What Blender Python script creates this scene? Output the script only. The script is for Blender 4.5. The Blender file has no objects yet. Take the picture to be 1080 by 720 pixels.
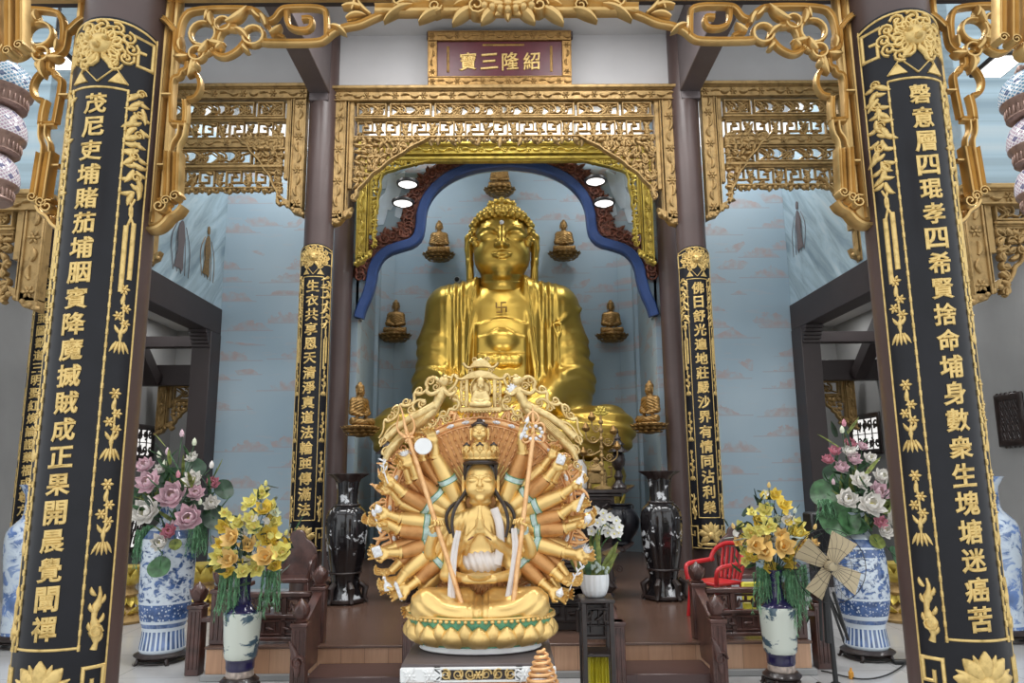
import bpy, math, random
import numpy as np
from mathutils import Vector, Matrix, Euler

SC = bpy.context.scene
COL = SC.collection
rng = random.Random(11)
PI = math.pi
R = math.radians

# ------------------------------------------------------------------ camera model
FPX, CAMH = 780.0, 1.6
PITCH, ROLL, YAW = math.atan(140 / 780.0), R(0.5), R(0.4)
_fw = Vector((math.sin(YAW) * math.cos(PITCH), math.cos(YAW) * math.cos(PITCH), math.sin(PITCH)))
_r0 = Vector((math.cos(YAW), -math.sin(YAW), 0))
_u0 = _r0.cross(_fw)
_rt = _r0 * math.cos(ROLL) - _u0 * math.sin(ROLL)
_up = _r0 * math.sin(ROLL) + _u0 * math.cos(ROLL)


def ray(px, py):
    return _rt * ((px - 540) / FPX) + _up * ((360 - py) / FPX) + _fw


def at(px, py, Y):
    d = ray(px, py)
    return d * (Y / d.y) + Vector((0, 0, CAMH))


def atz(px, py, z):
    d = ray(px, py)
    return d * ((z - CAMH) / d.z) + Vector((0, 0, CAMH))


def atx(px, py, X):
    d = ray(px, py)
    return d * (X / d.x) + Vector((0, 0, CAMH))


# ------------------------------------------------------------------ objects
def link(name, V, F, mat, parent=None, smooth=True, loc=None, mi=None):
    me = bpy.data.meshes.new(name)
    me.from_pydata([tuple(v) for v in V], [], [tuple(int(i) for i in f) for f in F])
    for m in (mat if isinstance(mat, (list, tuple)) else [mat]):
        me.materials.append(m)
    if mi is not None:
        me.polygons.foreach_set('material_index', np.asarray(mi, dtype=np.int32))
    if smooth:
        me.polygons.foreach_set('use_smooth', np.ones(len(me.polygons), dtype=bool))
        try:
            me.set_sharp_from_angle(angle=R(smooth if smooth is not True else 42))
        except Exception:
            pass
    me.update()
    o = bpy.data.objects.new(name, me)
    COL.objects.link(o)
    if parent is not None:
        o.parent = parent
    if loc is not None:
        o.location = loc
    return o


def tag(o, label=None, cat=None, group=None, kind=None):
    if label: o['label'] = label
    if cat: o['category'] = cat
    if group: o['group'] = group
    if kind: o['kind'] = kind
    return o


def thing(name, label, cat, loc=(0, 0, 0), rz=0.0, group=None, scale=1.0):
    o = bpy.data.objects.new(name, None)
    COL.objects.link(o)
    o.location = loc
    o.rotation_euler = (0, 0, rz)
    o.scale = (scale,) * 3
    o.empty_display_size = 0.1
    return tag(o, label, cat, group)


def kids(o):
    return [c for c in COL.objects if c.parent == o]


_kidcache = {}


def dup(root, loc=None, rz=None, label=None, group=None, scale=None, mirror=False):
    def cp(o, parent):
        c = o.copy()
        COL.objects.link(c)
        if parent is not None:
            c.parent = parent
        for k in list(o.children):
            cp(k, c)
        return c
    r = cp(root, None)
    if loc is not None: r.location = loc
    if rz is not None: r.rotation_euler = (0, 0, rz)
    if scale is not None: r.scale = (scale,) * 3
    if label: r['label'] = label
    if group: r['group'] = group
    return r


# ------------------------------------------------------------------ mesh builder
def rot_to(v):
    return Vector((0, 0, 1)).rotation_difference(Vector(v).normalized()).to_matrix()


class MB:
    def __init__(self):
        self.V, self.F, self.MI = [], [], []
        self.M = Matrix.Identity(4)
        self.mi = 0

    def add(self, V, F):
        b = len(self.V)
        M = self.M
        self.V.extend((M @ Vector(v)) for v in V)
        self.F.extend(tuple(b + i for i in f) for f in F)
        self.MI.extend([self.mi] * len(F))
        return self

    def build(self, name, mat, parent=None, smooth=True, loc=None):
        mi = self.MI if isinstance(mat, (list, tuple)) else None
        F = self.F
        if self.M.determinant() < 0:
            F = [f[::-1] for f in F]
        return link(name, self.V, F, mat, parent, smooth, loc, mi)

    # chamfered box centred at c
    def box(self, c, s, bev=0.006, rot=None):
        hx, hy, hz = s[0] / 2, s[1] / 2, s[2] / 2
        b = min(bev, hx * .45, hy * .45, hz * .45)
        V = []
        idx = {}
        for sx in (-1, 1):
            for sy in (-1, 1):
                for sz in (-1, 1):
                    for ax in range(3):
                        p = [sx * (hx - b), sy * (hy - b), sz * (hz - b)]
                        p[ax] = (sx * hx, sy * hy, sz * hz)[ax]
                        idx[(sx, sy, sz, ax)] = len(V)
                        V.append(Vector(p))
        F = []
        for ax in range(3):
            a1, a2 = (ax + 1) % 3, (ax + 2) % 3
            for s0 in (-1, 1):
                q = []
                for (p1, p2) in ((-1, -1), (1, -1), (1, 1), (-1, 1)):
                    k = [0, 0, 0]; k[ax] = s0; k[a1] = p1; k[a2] = p2
                    q.append(idx[(*k, ax)])
                F.append(q if s0 > 0 else q[::-1])
        for ax in range(3):          # edges along ax
            a1, a2 = (ax + 1) % 3, (ax + 2) % 3
            for p1 in (-1, 1):
                for p2 in (-1, 1):
                    def K(s0, n):
                        k = [0, 0, 0]; k[ax] = s0; k[a1] = p1; k[a2] = p2
                        return idx[(*k, n)]
                    q = [K(-1, a1), K(1, a1), K(1, a2), K(-1, a2)]
                    F.append(q[::-1] if p1 * p2 > 0 else q)
        for sx in (-1, 1):
            for sy in (-1, 1):
                for sz in (-1, 1):
                    t = [idx[(sx, sy, sz, 0)], idx[(sx, sy, sz, 1)], idx[(sx, sy, sz, 2)]]
                    F.append(t if sx * sy * sz > 0 else t[::-1])
        c = Vector(c)
        if rot is not None:
            V = [rot @ v + c for v in V]
        else:
            V = [v + c for v in V]
        return self.add(V, F)

    def bx(self, lo, hi, bev=0.006):
        lo, hi = Vector(lo), Vector(hi)
        return self.box((lo + hi) / 2, hi - lo, bev)

    # beam between two points with w (horizontal) x h section
    def beam(self, a, b, w, h, bev=.004):
        a, b = Vector(a), Vector(b)
        d = b - a
        z = d.normalized()
        upv = Vector((0, 0, 1)) if abs(z.z) < .95 else Vector((0, 1, 0))
        x = upv.cross(z).normalized()
        y = z.cross(x)
        m = Matrix((x, y, z)).transposed()
        return self.box((a + b) / 2, (w, h, d.length), bev, m)

    def tube(self, pts, r, n=8, caps=True, squash=None, closed=False):
        pts = [Vector(p) for p in pts]
        m = len(pts)
        rr = [r] * m if not hasattr(r, '__len__') else list(r)
        V, F = [], []
        nrm = None
        for i in range(m):
            if closed:
                t = (pts[(i + 1) % m] - pts[i - 1])
            else:
                t = pts[min(i + 1, m - 1)] - pts[max(i - 1, 0)]
            if t.length < 1e-9: t = Vector((0, 0, 1))
            t.normalize()
            if nrm is None:
                a = Vector((0, 1, 0)) if abs(t.y) < .9 else Vector((1, 0, 0))
                nrm = (a - t * a.dot(t)).normalized()
            else:
                nrm = nrm - t * nrm.dot(t)
                if nrm.length < 1e-6:
                    nrm = t.orthogonal()
                nrm.normalize()
            bn = t.cross(nrm)
            for k in range(n):
                a = 2 * PI * k / n
                e = nrm * math.cos(a) * (squash or 1) + bn * math.sin(a)
                V.append(pts[i] + e * rr[i])
        for i in range(m if closed else m - 1):
            j = (i + 1) % m
            for k in range(n):
                k2 = (k + 1) % n
                F.append((i * n + k, i * n + k2, j * n + k2, j * n + k))
        if caps and not closed:
            F.append(tuple(range(n))[::-1])
            F.append(tuple((m - 1) * n + k for k in range(n)))
        return self.add(V, F)

    def lathe(self, prof, n=32, c=(0, 0, 0), a0=0, a1=2 * PI, cap=True, fn=None):
        full = abs(a1 - a0 - 2 * PI) < 1e-6
        cols = n if full else n + 1
        V, F = [], []
        for i, (r, z) in enumerate(prof):
            for k in range(cols):
                a = a0 + (a1 - a0) * k / n
                q = fn(a, z, r) if fn else r
                V.append((c[0] + q * math.cos(a), c[1] + q * math.sin(a), c[2] + z))
        for i in range(len(prof) - 1):
            for k in range(n):
                k2 = (k + 1) % cols
                F.append((i * cols + k, i * cols + k2, (i + 1) * cols + k2, (i + 1) * cols + k))
        if cap and full:
            if prof[0][0] > 1e-5: F.append(tuple(range(cols))[::-1])
            if prof[-1][0] > 1e-5: F.append(tuple((len(prof) - 1) * cols + k for k in range(cols)))
        return self.add(V, F)

    def ell(self, c, r, nu=16, nv=10, rot=None):
        V, F = [], []
        c = Vector(c)
        if not hasattr(r, '__len__'): r = (r, r, r)
        for j in range(1, nv):
            t = PI * j / nv
            for i in range(nu):
                p = 2 * PI * i / nu
                v = Vector((r[0] * math.sin(t) * math.cos(p), r[1] * math.sin(t) * math.sin(p), -r[2] * math.cos(t)))
                V.append((rot @ v if rot is not None else v) + c)
        b = len(V)
        for s in (-1, 1):
            v = Vector((0, 0, s * r[2]))
            V.append((rot @ v if rot is not None else v) + c)
        for j in range(nv - 2):
            for i in range(nu):
                i2 = (i + 1) % nu
                F.append((j * nu + i, j * nu + i2, (j + 1) * nu + i2, (j + 1) * nu + i))
        for i in range(nu):
            i2 = (i + 1) % nu
            F.append((b, i2, i))
            F.append((b + 1, (nv - 2) * nu + i, (nv - 2) * nu + i2))
        return self.add(V, F)

    # --- carving in the XZ plane (u,v) facing -Y ; depth d centred at y0
    PROF = ((-1, .0), (-.82, .62), (-.35, 1), (.35, 1), (.82, .62), (1, 0), (.82, -.62), (-.82, -.62))
    GROOVE = ((-1, -.6), (-1, .55), (-.72, 1), (-.42, .55), (0, .75), (.42, .55), (.72, 1), (1, .55), (1, -.6))

    def stroke(self, pts, w, d, y0=0.0, closed=False, prof=None, fmap=None):
        prof = prof or MB.PROF
        m, n = len(pts), len(prof)
        ww = w if hasattr(w, '__len__') else [w] * m
        P = [Vector((p[0], p[1])) for p in pts]
        V, F = [], []
        for i in range(m):
            if closed:
                a, b = P[i] - P[i - 1], P[(i + 1) % m] - P[i]
            else:
                a = P[i] - P[i - 1] if i > 0 else P[1] - P[0]
                b = P[i + 1] - P[i] if i < m - 1 else a
            a = a.normalized() if a.length > 1e-9 else Vector((1, 0))
            b = b.normalized() if b.length > 1e-9 else a
            t = a + b
            t = t.normalized() if t.length > .1 else b
            nn = Vector((-t.y, t.x))
            k = 1 / max(.5, nn.dot(Vector((-b.y, b.x))))
            for (s, h) in prof:
                q = P[i] + nn * (s * ww[i] / 2 * k)
                dd = h * d / 2 * min(1, .45 + .55 * ww[i] / max(ww))
                V.append((q.x, y0 - dd, q.y))
        for i in range(m if closed else m - 1):
            j = (i + 1) % m
            for k in range(n):
                k2 = (k + 1) % n
                F.append((i * n + k, j * n + k, j * n + k2, i * n + k2))
        if not closed:
            F.append(tuple(range(n)))
            F.append(tuple((m - 1) * n + k for k in range(n))[::-1])
        if fmap: V = [fmap(*v) for v in V]
        return self.add(V, F)

    def prism(self, poly, d, y0=0.0, bev=0.004, fmap=None):
        """extruded outline facing -Y with a small rounded front edge"""
        P = [Vector((p[0], p[1])) for p in poly]
        area = sum(P[i - 1].x * P[i].y - P[i].x * P[i - 1].y for i in range(len(P)))
        if area < 0: P = P[::-1]
        m = len(P)
        ins = []
        for i in range(m):
            a = (P[i] - P[i - 1]).normalized()
            b = (P[(i + 1) % m] - P[i]).normalized()
            n = Vector((-a.y, a.x)) + Vector((-b.y, b.x))
            n = n.normalized() if n.length > .1 else Vector((-b.y, b.x))
            ins.append(P[i] + n * bev)
        V = [(p.x, y0 + d / 2, p.y) for p in P] + [(p.x, y0 - d / 2 + bev, p.y) for p in P] + [(p.x, y0 - d / 2, p.y) for p in ins]
        F = [tuple(range(m))[::-1], tuple(range(2 * m, 3 * m))]
        for l in (0, 1):
            for i in range(m):
                j = (i + 1) % m
                F.append((l * m + i, l * m + j, (l + 1) * m + j, (l + 1) * m + i))
        if fmap: V = [fmap(*v) for v in V]
        return self.add(V, F)

    def boss(self, c, r, d, y0=0.0, n=10, fmap=None, sy=1.0):
        """domed button at (u,v), facing -Y"""
        V, F = [], []
        for j, (rr, h) in enumerate(((1, 0), (.86, .55), (.5, .9))):
            for k in range(n):
                a = 2 * PI * k / n
                V.append((c[0] + r * rr * math.cos(a), y0 - d * h, c[1] + sy * r * rr * math.sin(a)))
        V.append((c[0], y0 - d, c[1]))
        V.append((c[0], y0, c[1]))
        for j in range(2):
            for k in range(n):
                k2 = (k + 1) % n
                F.append((j * n + k, j * n + k2, (j + 1) * n + k2, (j + 1) * n + k))
        for k in range(n):
            k2 = (k + 1) % n
            F.append((2 * n + k, 2 * n + k2, 3 * n))
            F.append((k2, k, 3 * n + 1))
        if fmap: V = [fmap(*v) for v in V]
        return self.add(V, F)

    def leaf(self, c, ang, L, W, d, y0=0.0, curl=0.0, fmap=None, n=6):
        """carved leaf / flame tongue as a tapering ridge"""
        pts, ww = [], []
        a = ang
        x, z = c
        for i in range(n + 1):
            t = i / n
            pts.append((x, z))
            ww.append(max(.06 * W, W * math.sin(PI * (.12 + .86 * t)) ** .8))
            x += math.cos(a) * L / n
            z += math.sin(a) * L / n
            a += curl / n
        return self.stroke(pts, ww, d, y0, fmap=fmap)

    def rosette(self, c, r, d, y0=0.0, n=8, fmap=None):
        for k in range(n):
            a = 2 * PI * k / n
            self.leaf((c[0] + .25 * r * math.cos(a), c[1] + .25 * r * math.sin(a)), a, r * .8, r * .55, d, y0, fmap=fmap, n=4)
        return self.boss(c, r * .32, d * .8, y0, fmap=fmap)

    # petal surface of a lotus: base at origin, grows along +Z, faces -Y, bulges to -Y
    def petal(self, L, W, bulge, tip=0.0, th=.006, nu=6, nv=7, mat4=None, cup=.35, point=1.0):
        V, F = [], []
        for side in (0, 1):
            for j in range(nv + 1):
                t = j / nv
                w = W / 2 * (math.sin(PI * (.16 + .84 * t) ** 1.05) ** .75 if t < 1 else 0) * (1 if t < .5 else (1 - (t - .5) * .25 * point))
                w = max(w, W * .02)
                for i in range(nu + 1):
                    s = -1 + 2 * i / nu
                    y = -bulge * math.sin(PI * min(1, t * .92)) * (1 - cup * s * s) - tip * t ** 3 * 1.0
                    V.append((s * w, y + (th if side else 0), L * t))
        o = (nv + 1) * (nu + 1)
        for side in (0, 1):
            for j in range(nv):
                for i in range(nu):
                    q = [side * o + j * (nu + 1) + i, side * o + j * (nu + 1) + i + 1, side * o + (j + 1) * (nu + 1) + i + 1, side * o + (j + 1) * (nu + 1) + i]
                    F.append(q if not side else q[::-1])
        ring = [i for i in range(nu + 1)] + [(j + 1) * (nu + 1) + nu for j in range(nv)] + [nv * (nu + 1) + i for i in range(nu - 1, -1, -1)] + [j * (nu + 1) for j in range(nv - 1, 0, -1)]
        for a, b in zip(ring, ring[1:] + ring[:1]):
            F.append((b, a, a + o, b + o))
        if mat4 is not None: V = [mat4 @ Vector(v) for v in V]
        return self.add(V, F)

    def petal_ring(self, n, rx, ry, z, L, W, bulge, lean, tip=0.0, a0=0.0, th=.006, up=1, c=(0, 0), cup=.35, nu=6, nv=7):
        for k in range(n):
            a = a0 + 2 * PI * k / n
            x, y = rx * math.cos(a), ry * math.sin(a)
            nrm = math.atan2(math.sin(a) / ry, math.cos(a) / rx)
            m = Matrix.Translation((c[0] + x, c[1] + y, z)) @ Matrix.Rotation(nrm + PI / 2, 4, 'Z') @ Matrix.Rotation(lean, 4, 'X')
            if up < 0: m = m @ Matrix.Rotation(PI, 4, 'Y')
            self.petal(L, W, bulge, tip, th, nu, nv, mat4=m, cup=cup)
        return self


def spiral(c, r0, r1, a0, turns, n=22):
    return [(c[0] + (r0 + (r1 - r0) * i / n) * math.cos(a0 + 2 * PI * turns * i / n),
             c[1] + (r0 + (r1 - r0) * i / n) * math.sin(a0 + 2 * PI * turns * i / n)) for i in range(n + 1)]


def taper(n, w0, w1):
    return [w0 + (w1 - w0) * i / (n - 1) for i in range(n)]


def smoothpath(pts, it=2, closed=False):
    P = [tuple(p) for p in pts]
    for _ in range(it):
        Q = []
        m = len(P)
        if not closed: Q.append(P[0])
        for i in range(m if closed else m - 1):
            a, b = P[i], P[(i + 1) % m]
            Q.append(tuple(a[k] * .75 + b[k] * .25 for k in range(len(a))))
            Q.append(tuple(a[k] * .25 + b[k] * .75 for k in range(len(a))))
        if not closed: Q.append(P[-1])
        P = Q
    return P


# ------------------------------------------------------------------ signed-distance sculpting
class Vox:
    def __init__(s, lo, hi, h):
        s.lo, s.h = np.array(lo, float), h
        s.n = np.ceil((np.array(hi) - s.lo) / h).astype(int) + 1
        s.ax = [(s.lo[i] + h * np.arange(s.n[i])).astype(np.float32) for i in range(3)]
        s.f = np.full(s.n, 1e3 * h, np.float32)

    def sub(s, lo, hi):
        a = np.clip(np.floor((np.array(lo) - s.lo) / s.h).astype(int), 0, s.n - 1)
        b = np.clip(np.ceil((np.array(hi) - s.lo) / s.h).astype(int) + 1, 1, s.n)
        sl = tuple(slice(a[i], max(a[i] + 1, b[i])) for i in range(3))
        X = s.ax[0][sl[0]][:, None, None]; Y = s.ax[1][sl[1]][None, :, None]; Z = s.ax[2][sl[2]][None, None, :]
        return sl, X, Y, Z

    def comb(s, sl, d, k, op):
        a = s.f[sl]
        if op == '-':
            d = -d
            if k > 0:
                h = np.maximum(k - np.abs(a - d), 0) / k
                s.f[sl] = np.maximum(a, d) + h * h * k * .25
            else:
                s.f[sl] = np.maximum(a, d)
        else:
            if k > 0:
                h = np.maximum(k - np.abs(a - d), 0) / k
                s.f[sl] = np.minimum(a, d) - h * h * k * .25
            else:
                s.f[sl] = np.minimum(a, d)

    def ell(s, c, r, k=0, op='+', rot=None):
        if not hasattr(r, '__len__'): r = (r, r, r)
        m = max(r) if rot is not None else None
        rr = np.array([m] * 3 if m else r) + k + 3 * s.h
        sl, X, Y, Z = s.sub(np.array(c) - rr, np.array(c) + rr)
        x, y, z = X - c[0], Y - c[1], Z - c[2]
        if rot is not None:
            q = np.array(Euler(rot).to_matrix().transposed())
            x, y, z = (q[i][0] * x + q[i][1] * y + q[i][2] * z for i in range(3))
        k0 = np.sqrt((x / r[0]) ** 2 + (y / r[1]) ** 2 + (z / r[2]) ** 2)
        k1 = np.sqrt((x / r[0] ** 2) ** 2 + (y / r[1] ** 2) ** 2 + (z / r[2] ** 2) ** 2)
        s.comb(sl, (k0 * (k0 - 1) / np.maximum(k1, 1e-9)).astype(np.float32), k, op)
        return s

    def cap(s, a, b, r1, r2=None, k=0, op='+', sq=None):
        r2 = r1 if r2 is None else r2
        a, b = np.array(a, float), np.array(b, float)
        m = max(r1, r2) + k + 3 * s.h
        if sq is not None: m = m * max(1, *(1 / q for q in sq))
        sl, X, Y, Z = s.sub(np.minimum(a, b) - m, np.maximum(a, b) + m)
        g = np.array(sq if sq is not None else (1, 1, 1), float)
        d = (b - a) * g
        L = max(float(d @ d), 1e-12)
        x, y, z = (X - a[0]) * g[0], (Y - a[1]) * g[1], (Z - a[2]) * g[2]
        t = np.clip((x * d[0] + y * d[1] + z * d[2]) / L, 0, 1)
        dist = np.sqrt((x - t * d[0]) ** 2 + (y - t * d[1]) ** 2 + (z - t * d[2]) ** 2) - (r1 + (r2 - r1) * t)
        s.comb(sl, dist.astype(np.float32), k, op)
        return s

    def chain(s, pts, r, k=0, op='+', sq=None):
        rr = r if hasattr(r, '__len__') else [r] * len(pts)
        for i in range(len(pts) - 1):
            s.cap(pts[i], pts[i + 1], rr[i], rr[i + 1], k, op, sq)
        return s

    def boxr(s, c, hsz, rad=0, k=0, op='+'):
        hs = np.array(hsz, float)
        m = hs + k + 3 * s.h
        sl, X, Y, Z = s.sub(np.array(c) - m, np.array(c) + m)
        qx, qy, qz = np.abs(X - c[0]) - hs[0] + rad, np.abs(Y - c[1]) - hs[1] + rad, np.abs(Z - c[2]) - hs[2] + rad
        d = np.sqrt(np.maximum(qx, 0) ** 2 + np.maximum(qy, 0) ** 2 + np.maximum(qz, 0) ** 2) + np.minimum(np.maximum(qx, np.maximum(qy, qz)), 0) - rad
        s.comb(sl, d.astype(np.float32), k, op)
        return s

    def disp(s, fn, lo=None, hi=None):
        sl, X, Y, Z = s.sub(lo if lo is not None else s.lo, hi if hi is not None else s.lo + s.n * s.h)
        s.f[sl] += fn(X, Y, Z).astype(np.float32)
        return s

    def mesh(s):
        f = s.f
        f[0], f[-1] = np.maximum(f[0], s.h * .5), np.maximum(f[-1], s.h * .5)
        f[:, 0], f[:, -1] = np.maximum(f[:, 0], s.h * .5), np.maximum(f[:, -1], s.h * .5)
        f[:, :, 0], f[:, :, -1] = np.maximum(f[:, :, 0], s.h * .5), np.maximum(f[:, :, -1], s.h * .5)
        ins = f < 0
        nx, ny, nz = f.shape
        cnt = np.zeros((nx - 1, ny - 1, nz - 1), np.int8)
        cs = [(i, j, k) for i in (0, 1) for j in (0, 1) for k in (0, 1)]
        for i, j, k in cs:
            cnt += ins[i:nx - 1 + i, j:ny - 1 + j, k:nz - 1 + k]
        act = np.argwhere((cnt > 0) & (cnt < 8))
        vid = np.full(cnt.shape, -1, np.int64)
        vid[act[:, 0], act[:, 1], act[:, 2]] = np.arange(len(act))
        val = {c: f[act[:, 0] + c[0], act[:, 1] + c[1], act[:, 2] + c[2]] for c in cs}
        acc = np.zeros((len(act), 3)); num = np.zeros(len(act))
        for c in cs:
            for ax in range(3):
                if c[ax]: continue
                e = list(c); e[ax] = 1; e = tuple(e)
                va, vb = val[c], val[e]
                x = (va < 0) != (vb < 0)
                t = np.where(x, va / np.where(x, va - vb, 1), 0)
                p = np.tile(np.array(c, float), (len(act), 1)); p[:, ax] = t
                acc += p * x[:, None]; num += x
        V = (act + acc / np.maximum(num, 1)[:, None]) * s.h + s.lo
        F = []
        for ax in range(3):
            a1, a2 = (ax + 1) % 3, (ax + 2) % 3
            sa = [slice(None)] * 3; sb = [slice(None)] * 3
            sa[ax] = slice(0, -1); sb[ax] = slice(1, None)
            A, B = ins[tuple(sa)], ins[tuple(sb)]
            E = np.argwhere(A != B)
            ok = (E[:, a1] > 0) & (E[:, a2] > 0) & (E[:, a1] < f.shape[a1] - 1) & (E[:, a2] < f.shape[a2] - 1)
            E = E[ok]
            sg = A[E[:, 0], E[:, 1], E[:, 2]]
            q = []
            for (d1, d2) in ((-1, -1), (0, -1), (0, 0), (-1, 0)):
                T = E.copy(); T[:, a1] += d1; T[:, a2] += d2
                q.append(vid[T[:, 0], T[:, 1], T[:, 2]])
            Q = np.stack(q, 1)
            Q[~sg] = Q[~sg][:, ::-1]
            F.append(Q)
        return V, np.concatenate(F)

    def build(s, name, mat, parent=None, loc=None, scale=1.0, relax=1):
        V, F = s.mesh()
        for _ in range(relax):
            acc = np.zeros_like(V); n = np.zeros(len(V))
            for i in range(4):
                a, b = F[:, i], F[:, (i + 1) % 4]
                np.add.at(acc, a, V[b]); np.add.at(n, a, 1)
                np.add.at(acc, b, V[a]); np.add.at(n, b, 1)
            V = V * .5 + .5 * acc / np.maximum(n, 1)[:, None]
        return linknp(name, V * scale, F, mat, parent, loc)


def linknp(name, V, F, mat, parent=None, loc=None):
    me = bpy.data.meshes.new(name)
    me.vertices.add(len(V)); me.vertices.foreach_set('co', np.asarray(V, np.float32).ravel())
    me.loops.add(F.size); me.loops.foreach_set('vertex_index', F.astype(np.int32).ravel())
    me.polygons.add(len(F)); me.polygons.foreach_set('loop_start', np.arange(0, F.size, 4, dtype=np.int32))
    me.update(calc_edges=True)
    me.polygons.foreach_set('use_smooth', np.ones(len(F), dtype=bool))
    me.materials.append(mat)
    me.validate()
    o = bpy.data.objects.new(name, me)
    COL.objects.link(o)
    if parent is not None: o.parent = parent
    if loc is not None: o.location = loc
    return o
# ------------------------------------------------------------------ materials
def newmat(name):
    m = bpy.data.materials.new(name)
    m.use_nodes = True
    nt = m.node_tree
    return m, nt, nt.nodes['Principled BSDF']


class N:
    """tiny node-graph helper"""
    def __init__(s, nt): s.nt = nt
    def n(s, t, **kw):
        o = s.nt.nodes.new(t)
        for k, v in kw.items(): setattr(o, k, v)
        return o
    def put(s, sock, v):
        if hasattr(v, 'is_output'): s.nt.links.new(v, sock)
        elif v is not None: sock.default_value = v
    def coord(s, k='Object'): return s.n('ShaderNodeTexCoord').outputs[k]
    def math(s, op, a, b=None, c=None, clamp=False):
        o = s.n('ShaderNodeMath', operation=op, use_clamp=clamp)
        for i, v in enumerate((a, b, c)):
            if v is not None: s.put(o.inputs[i], v)
        return o.outputs[0]
    def xyz(s, v):
        o = s.n('ShaderNodeSeparateXYZ'); s.put(o.inputs[0], v); return o.outputs
    def comb(s, x, y, z):
        o = s.n('ShaderNodeCombineXYZ')
        for i, v in enumerate((x, y, z)): s.put(o.inputs[i], v)
        return o.outputs[0]
    def map(s, v, scale=(1, 1, 1), loc=(0, 0, 0)):
        o = s.n('ShaderNodeMapping'); s.put(o.inputs[0], v)
        o.inputs['Scale'].default_value = scale; o.inputs['Location'].default_value = loc
        return o.outputs[0]
    def noise(s, v, scale=5, detail=3, rough=.5, dist=0, out=0):
        o = s.n('ShaderNodeTexNoise'); s.put(o.inputs['Vector'], v)
        o.inputs['Scale'].default_value = scale; o.inputs['Detail'].default_value = detail
        o.inputs['Roughness'].default_value = rough; o.inputs['Distortion'].default_value = dist
        return o.outputs[out]
    def voro(s, v, scale=5, feature='F1', out='Distance'):
        o = s.n('ShaderNodeTexVoronoi', feature=feature); s.put(o.inputs['Vector'], v)
        o.inputs['Scale'].default_value = scale
        return o.outputs[out]
    def ramp(s, f, stops, interp='LINEAR'):
        o = s.n('ShaderNodeValToRGB'); s.put(o.inputs[0], f)
        cr = o.color_ramp; cr.interpolation = interp
        while len(cr.elements) > 1: cr.elements.remove(cr.elements[-1])
        for i, (p, c) in enumerate(stops):
            e = cr.elements[0] if i == 0 else cr.elements.new(p)
            e.position = p
            c = c if hasattr(c, '__len__') else (c, c, c)
            e.color = (*c[:3], 1)
        return o.outputs[0]
    def mix(s, f, a, b):
        o = s.n('ShaderNodeMix', data_type='RGBA')
        s.put(o.inputs[0], f)
        for i, v in ((6, a), (7, b)):
            if hasattr(v, 'is_output'): s.nt.links.new(v, o.inputs[i])
            else: o.inputs[i].default_value = (*v[:3], 1)
        return o.outputs[2]
    def bump(s, h, st=.3, dist=.01):
        o = s.n('ShaderNodeBump'); s.put(o.inputs['Height'], h)
        o.inputs['Strength'].default_value = st; o.inputs['Distance'].default_value = dist
        return o.outputs[0]


def plain(name, col, rough=.5, metal=0.0, spec=.5, var=.06, vscale=6, bump=0, coat=0):
    m, nt, b = newmat(name)
    g = N(nt)
    co = g.coord()
    n = g.noise(co, vscale, 4)
    c2 = tuple(min(1, x * (1 + var * 2)) for x in col)
    c1 = tuple(x * (1 - var * 2) for x in col)
    nt.links.new(g.ramp(n, [(.3, c1), (.7, c2)]), b.inputs['Base Color'])
    b.inputs['Roughness'].default_value = rough
    b.inputs['Metallic'].default_value = metal
    b.inputs['Specular IOR Level'].default_value = spec
    b.inputs['Coat Weight'].default_value = coat
    if bump:
        nt.links.new(g.bump(g.noise(co, vscale * 6, 3), bump, .01), b.inputs['Normal'])
    return m


def gold(name, col, dark, rough=.4, metal=.75, vscale=14, dirt=.45, bump=.12):
    """gilded paint with worn, blotchy tone variation"""
    m, nt, b = newmat(name)
    g = N(nt)
    co = g.coord()
    n = g.noise(co, vscale, 5, .6)
    f = g.ramp(n, [(.30, dark), (.30 + dirt * .5, col)])
    nt.links.new(f, b.inputs['Base Color'])
    b.inputs['Metallic'].default_value = metal
    nt.links.new(g.ramp(g.noise(co, vscale * 2, 3), [(.3, rough - .07), (.7, rough + .12)]), b.inputs['Roughness'])
    if bump:
        nt.links.new(g.bump(g.noise(co, vscale * 3, 4), bump, .01), b.inputs['Normal'])
    return m


M = {}
M['gold_front'] = gold('gilded carving pale', (.62, .415, .165), (.44, .285, .105), .36, .8, 5)
M['gold_old'] = gold('gilded carving antique', (.42, .275, .11), (.20, .125, .045), .48, .5, 12)
M['gold_yellow'] = gold('gilded carving bright yellow', (.60, .46, .09), (.34, .24, .05), .4, .5, 10)
M['gold_buddha'] = plain('bright gold leaf', (.58, .39, .08), .34, .92, var=.03, vscale=2)
M['gold_kwan'] = plain('warm gold lacquer', (.82, .56, .21), .34, .66, var=.06, vscale=6)
M['gold_pale'] = gold('pale gold carving', (.80, .61, .29), (.52, .35, .13), .36, .68, 20, .5)
M['gold_copper'] = gold('copper gold carving', (.86, .52, .25), (.66, .33, .12), .4, .5, 16, .5)
M['gold_letter'] = gold('gilt lettering', (.70, .50, .19), (.46, .31, .10), .4, .5, 30)
M['gold_bronze'] = gold('bronze gilt', (.32, .185, .06), (.16, .09, .03), .4, .7, 30)
M['column'] = plain('brown column paint', (.078, .049, .044), .38, var=.05, vscale=3)
M['beam'] = plain('dark brown beam paint', (.030, .021, .021), .5, var=.05, vscale=3)
M['beam_gray'] = plain('dull grey brown beam', (.115, .092, .092), .5, var=.06, vscale=3)
M['lacquer'] = plain('black lacquer board', (.008, .008, .011), .36, var=.1, spec=.28)
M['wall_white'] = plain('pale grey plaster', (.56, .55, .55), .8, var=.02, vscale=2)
M['wall_gray'] = plain('grey plaster', (.32, .32, .315), .8, var=.03, vscale=2)
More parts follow.
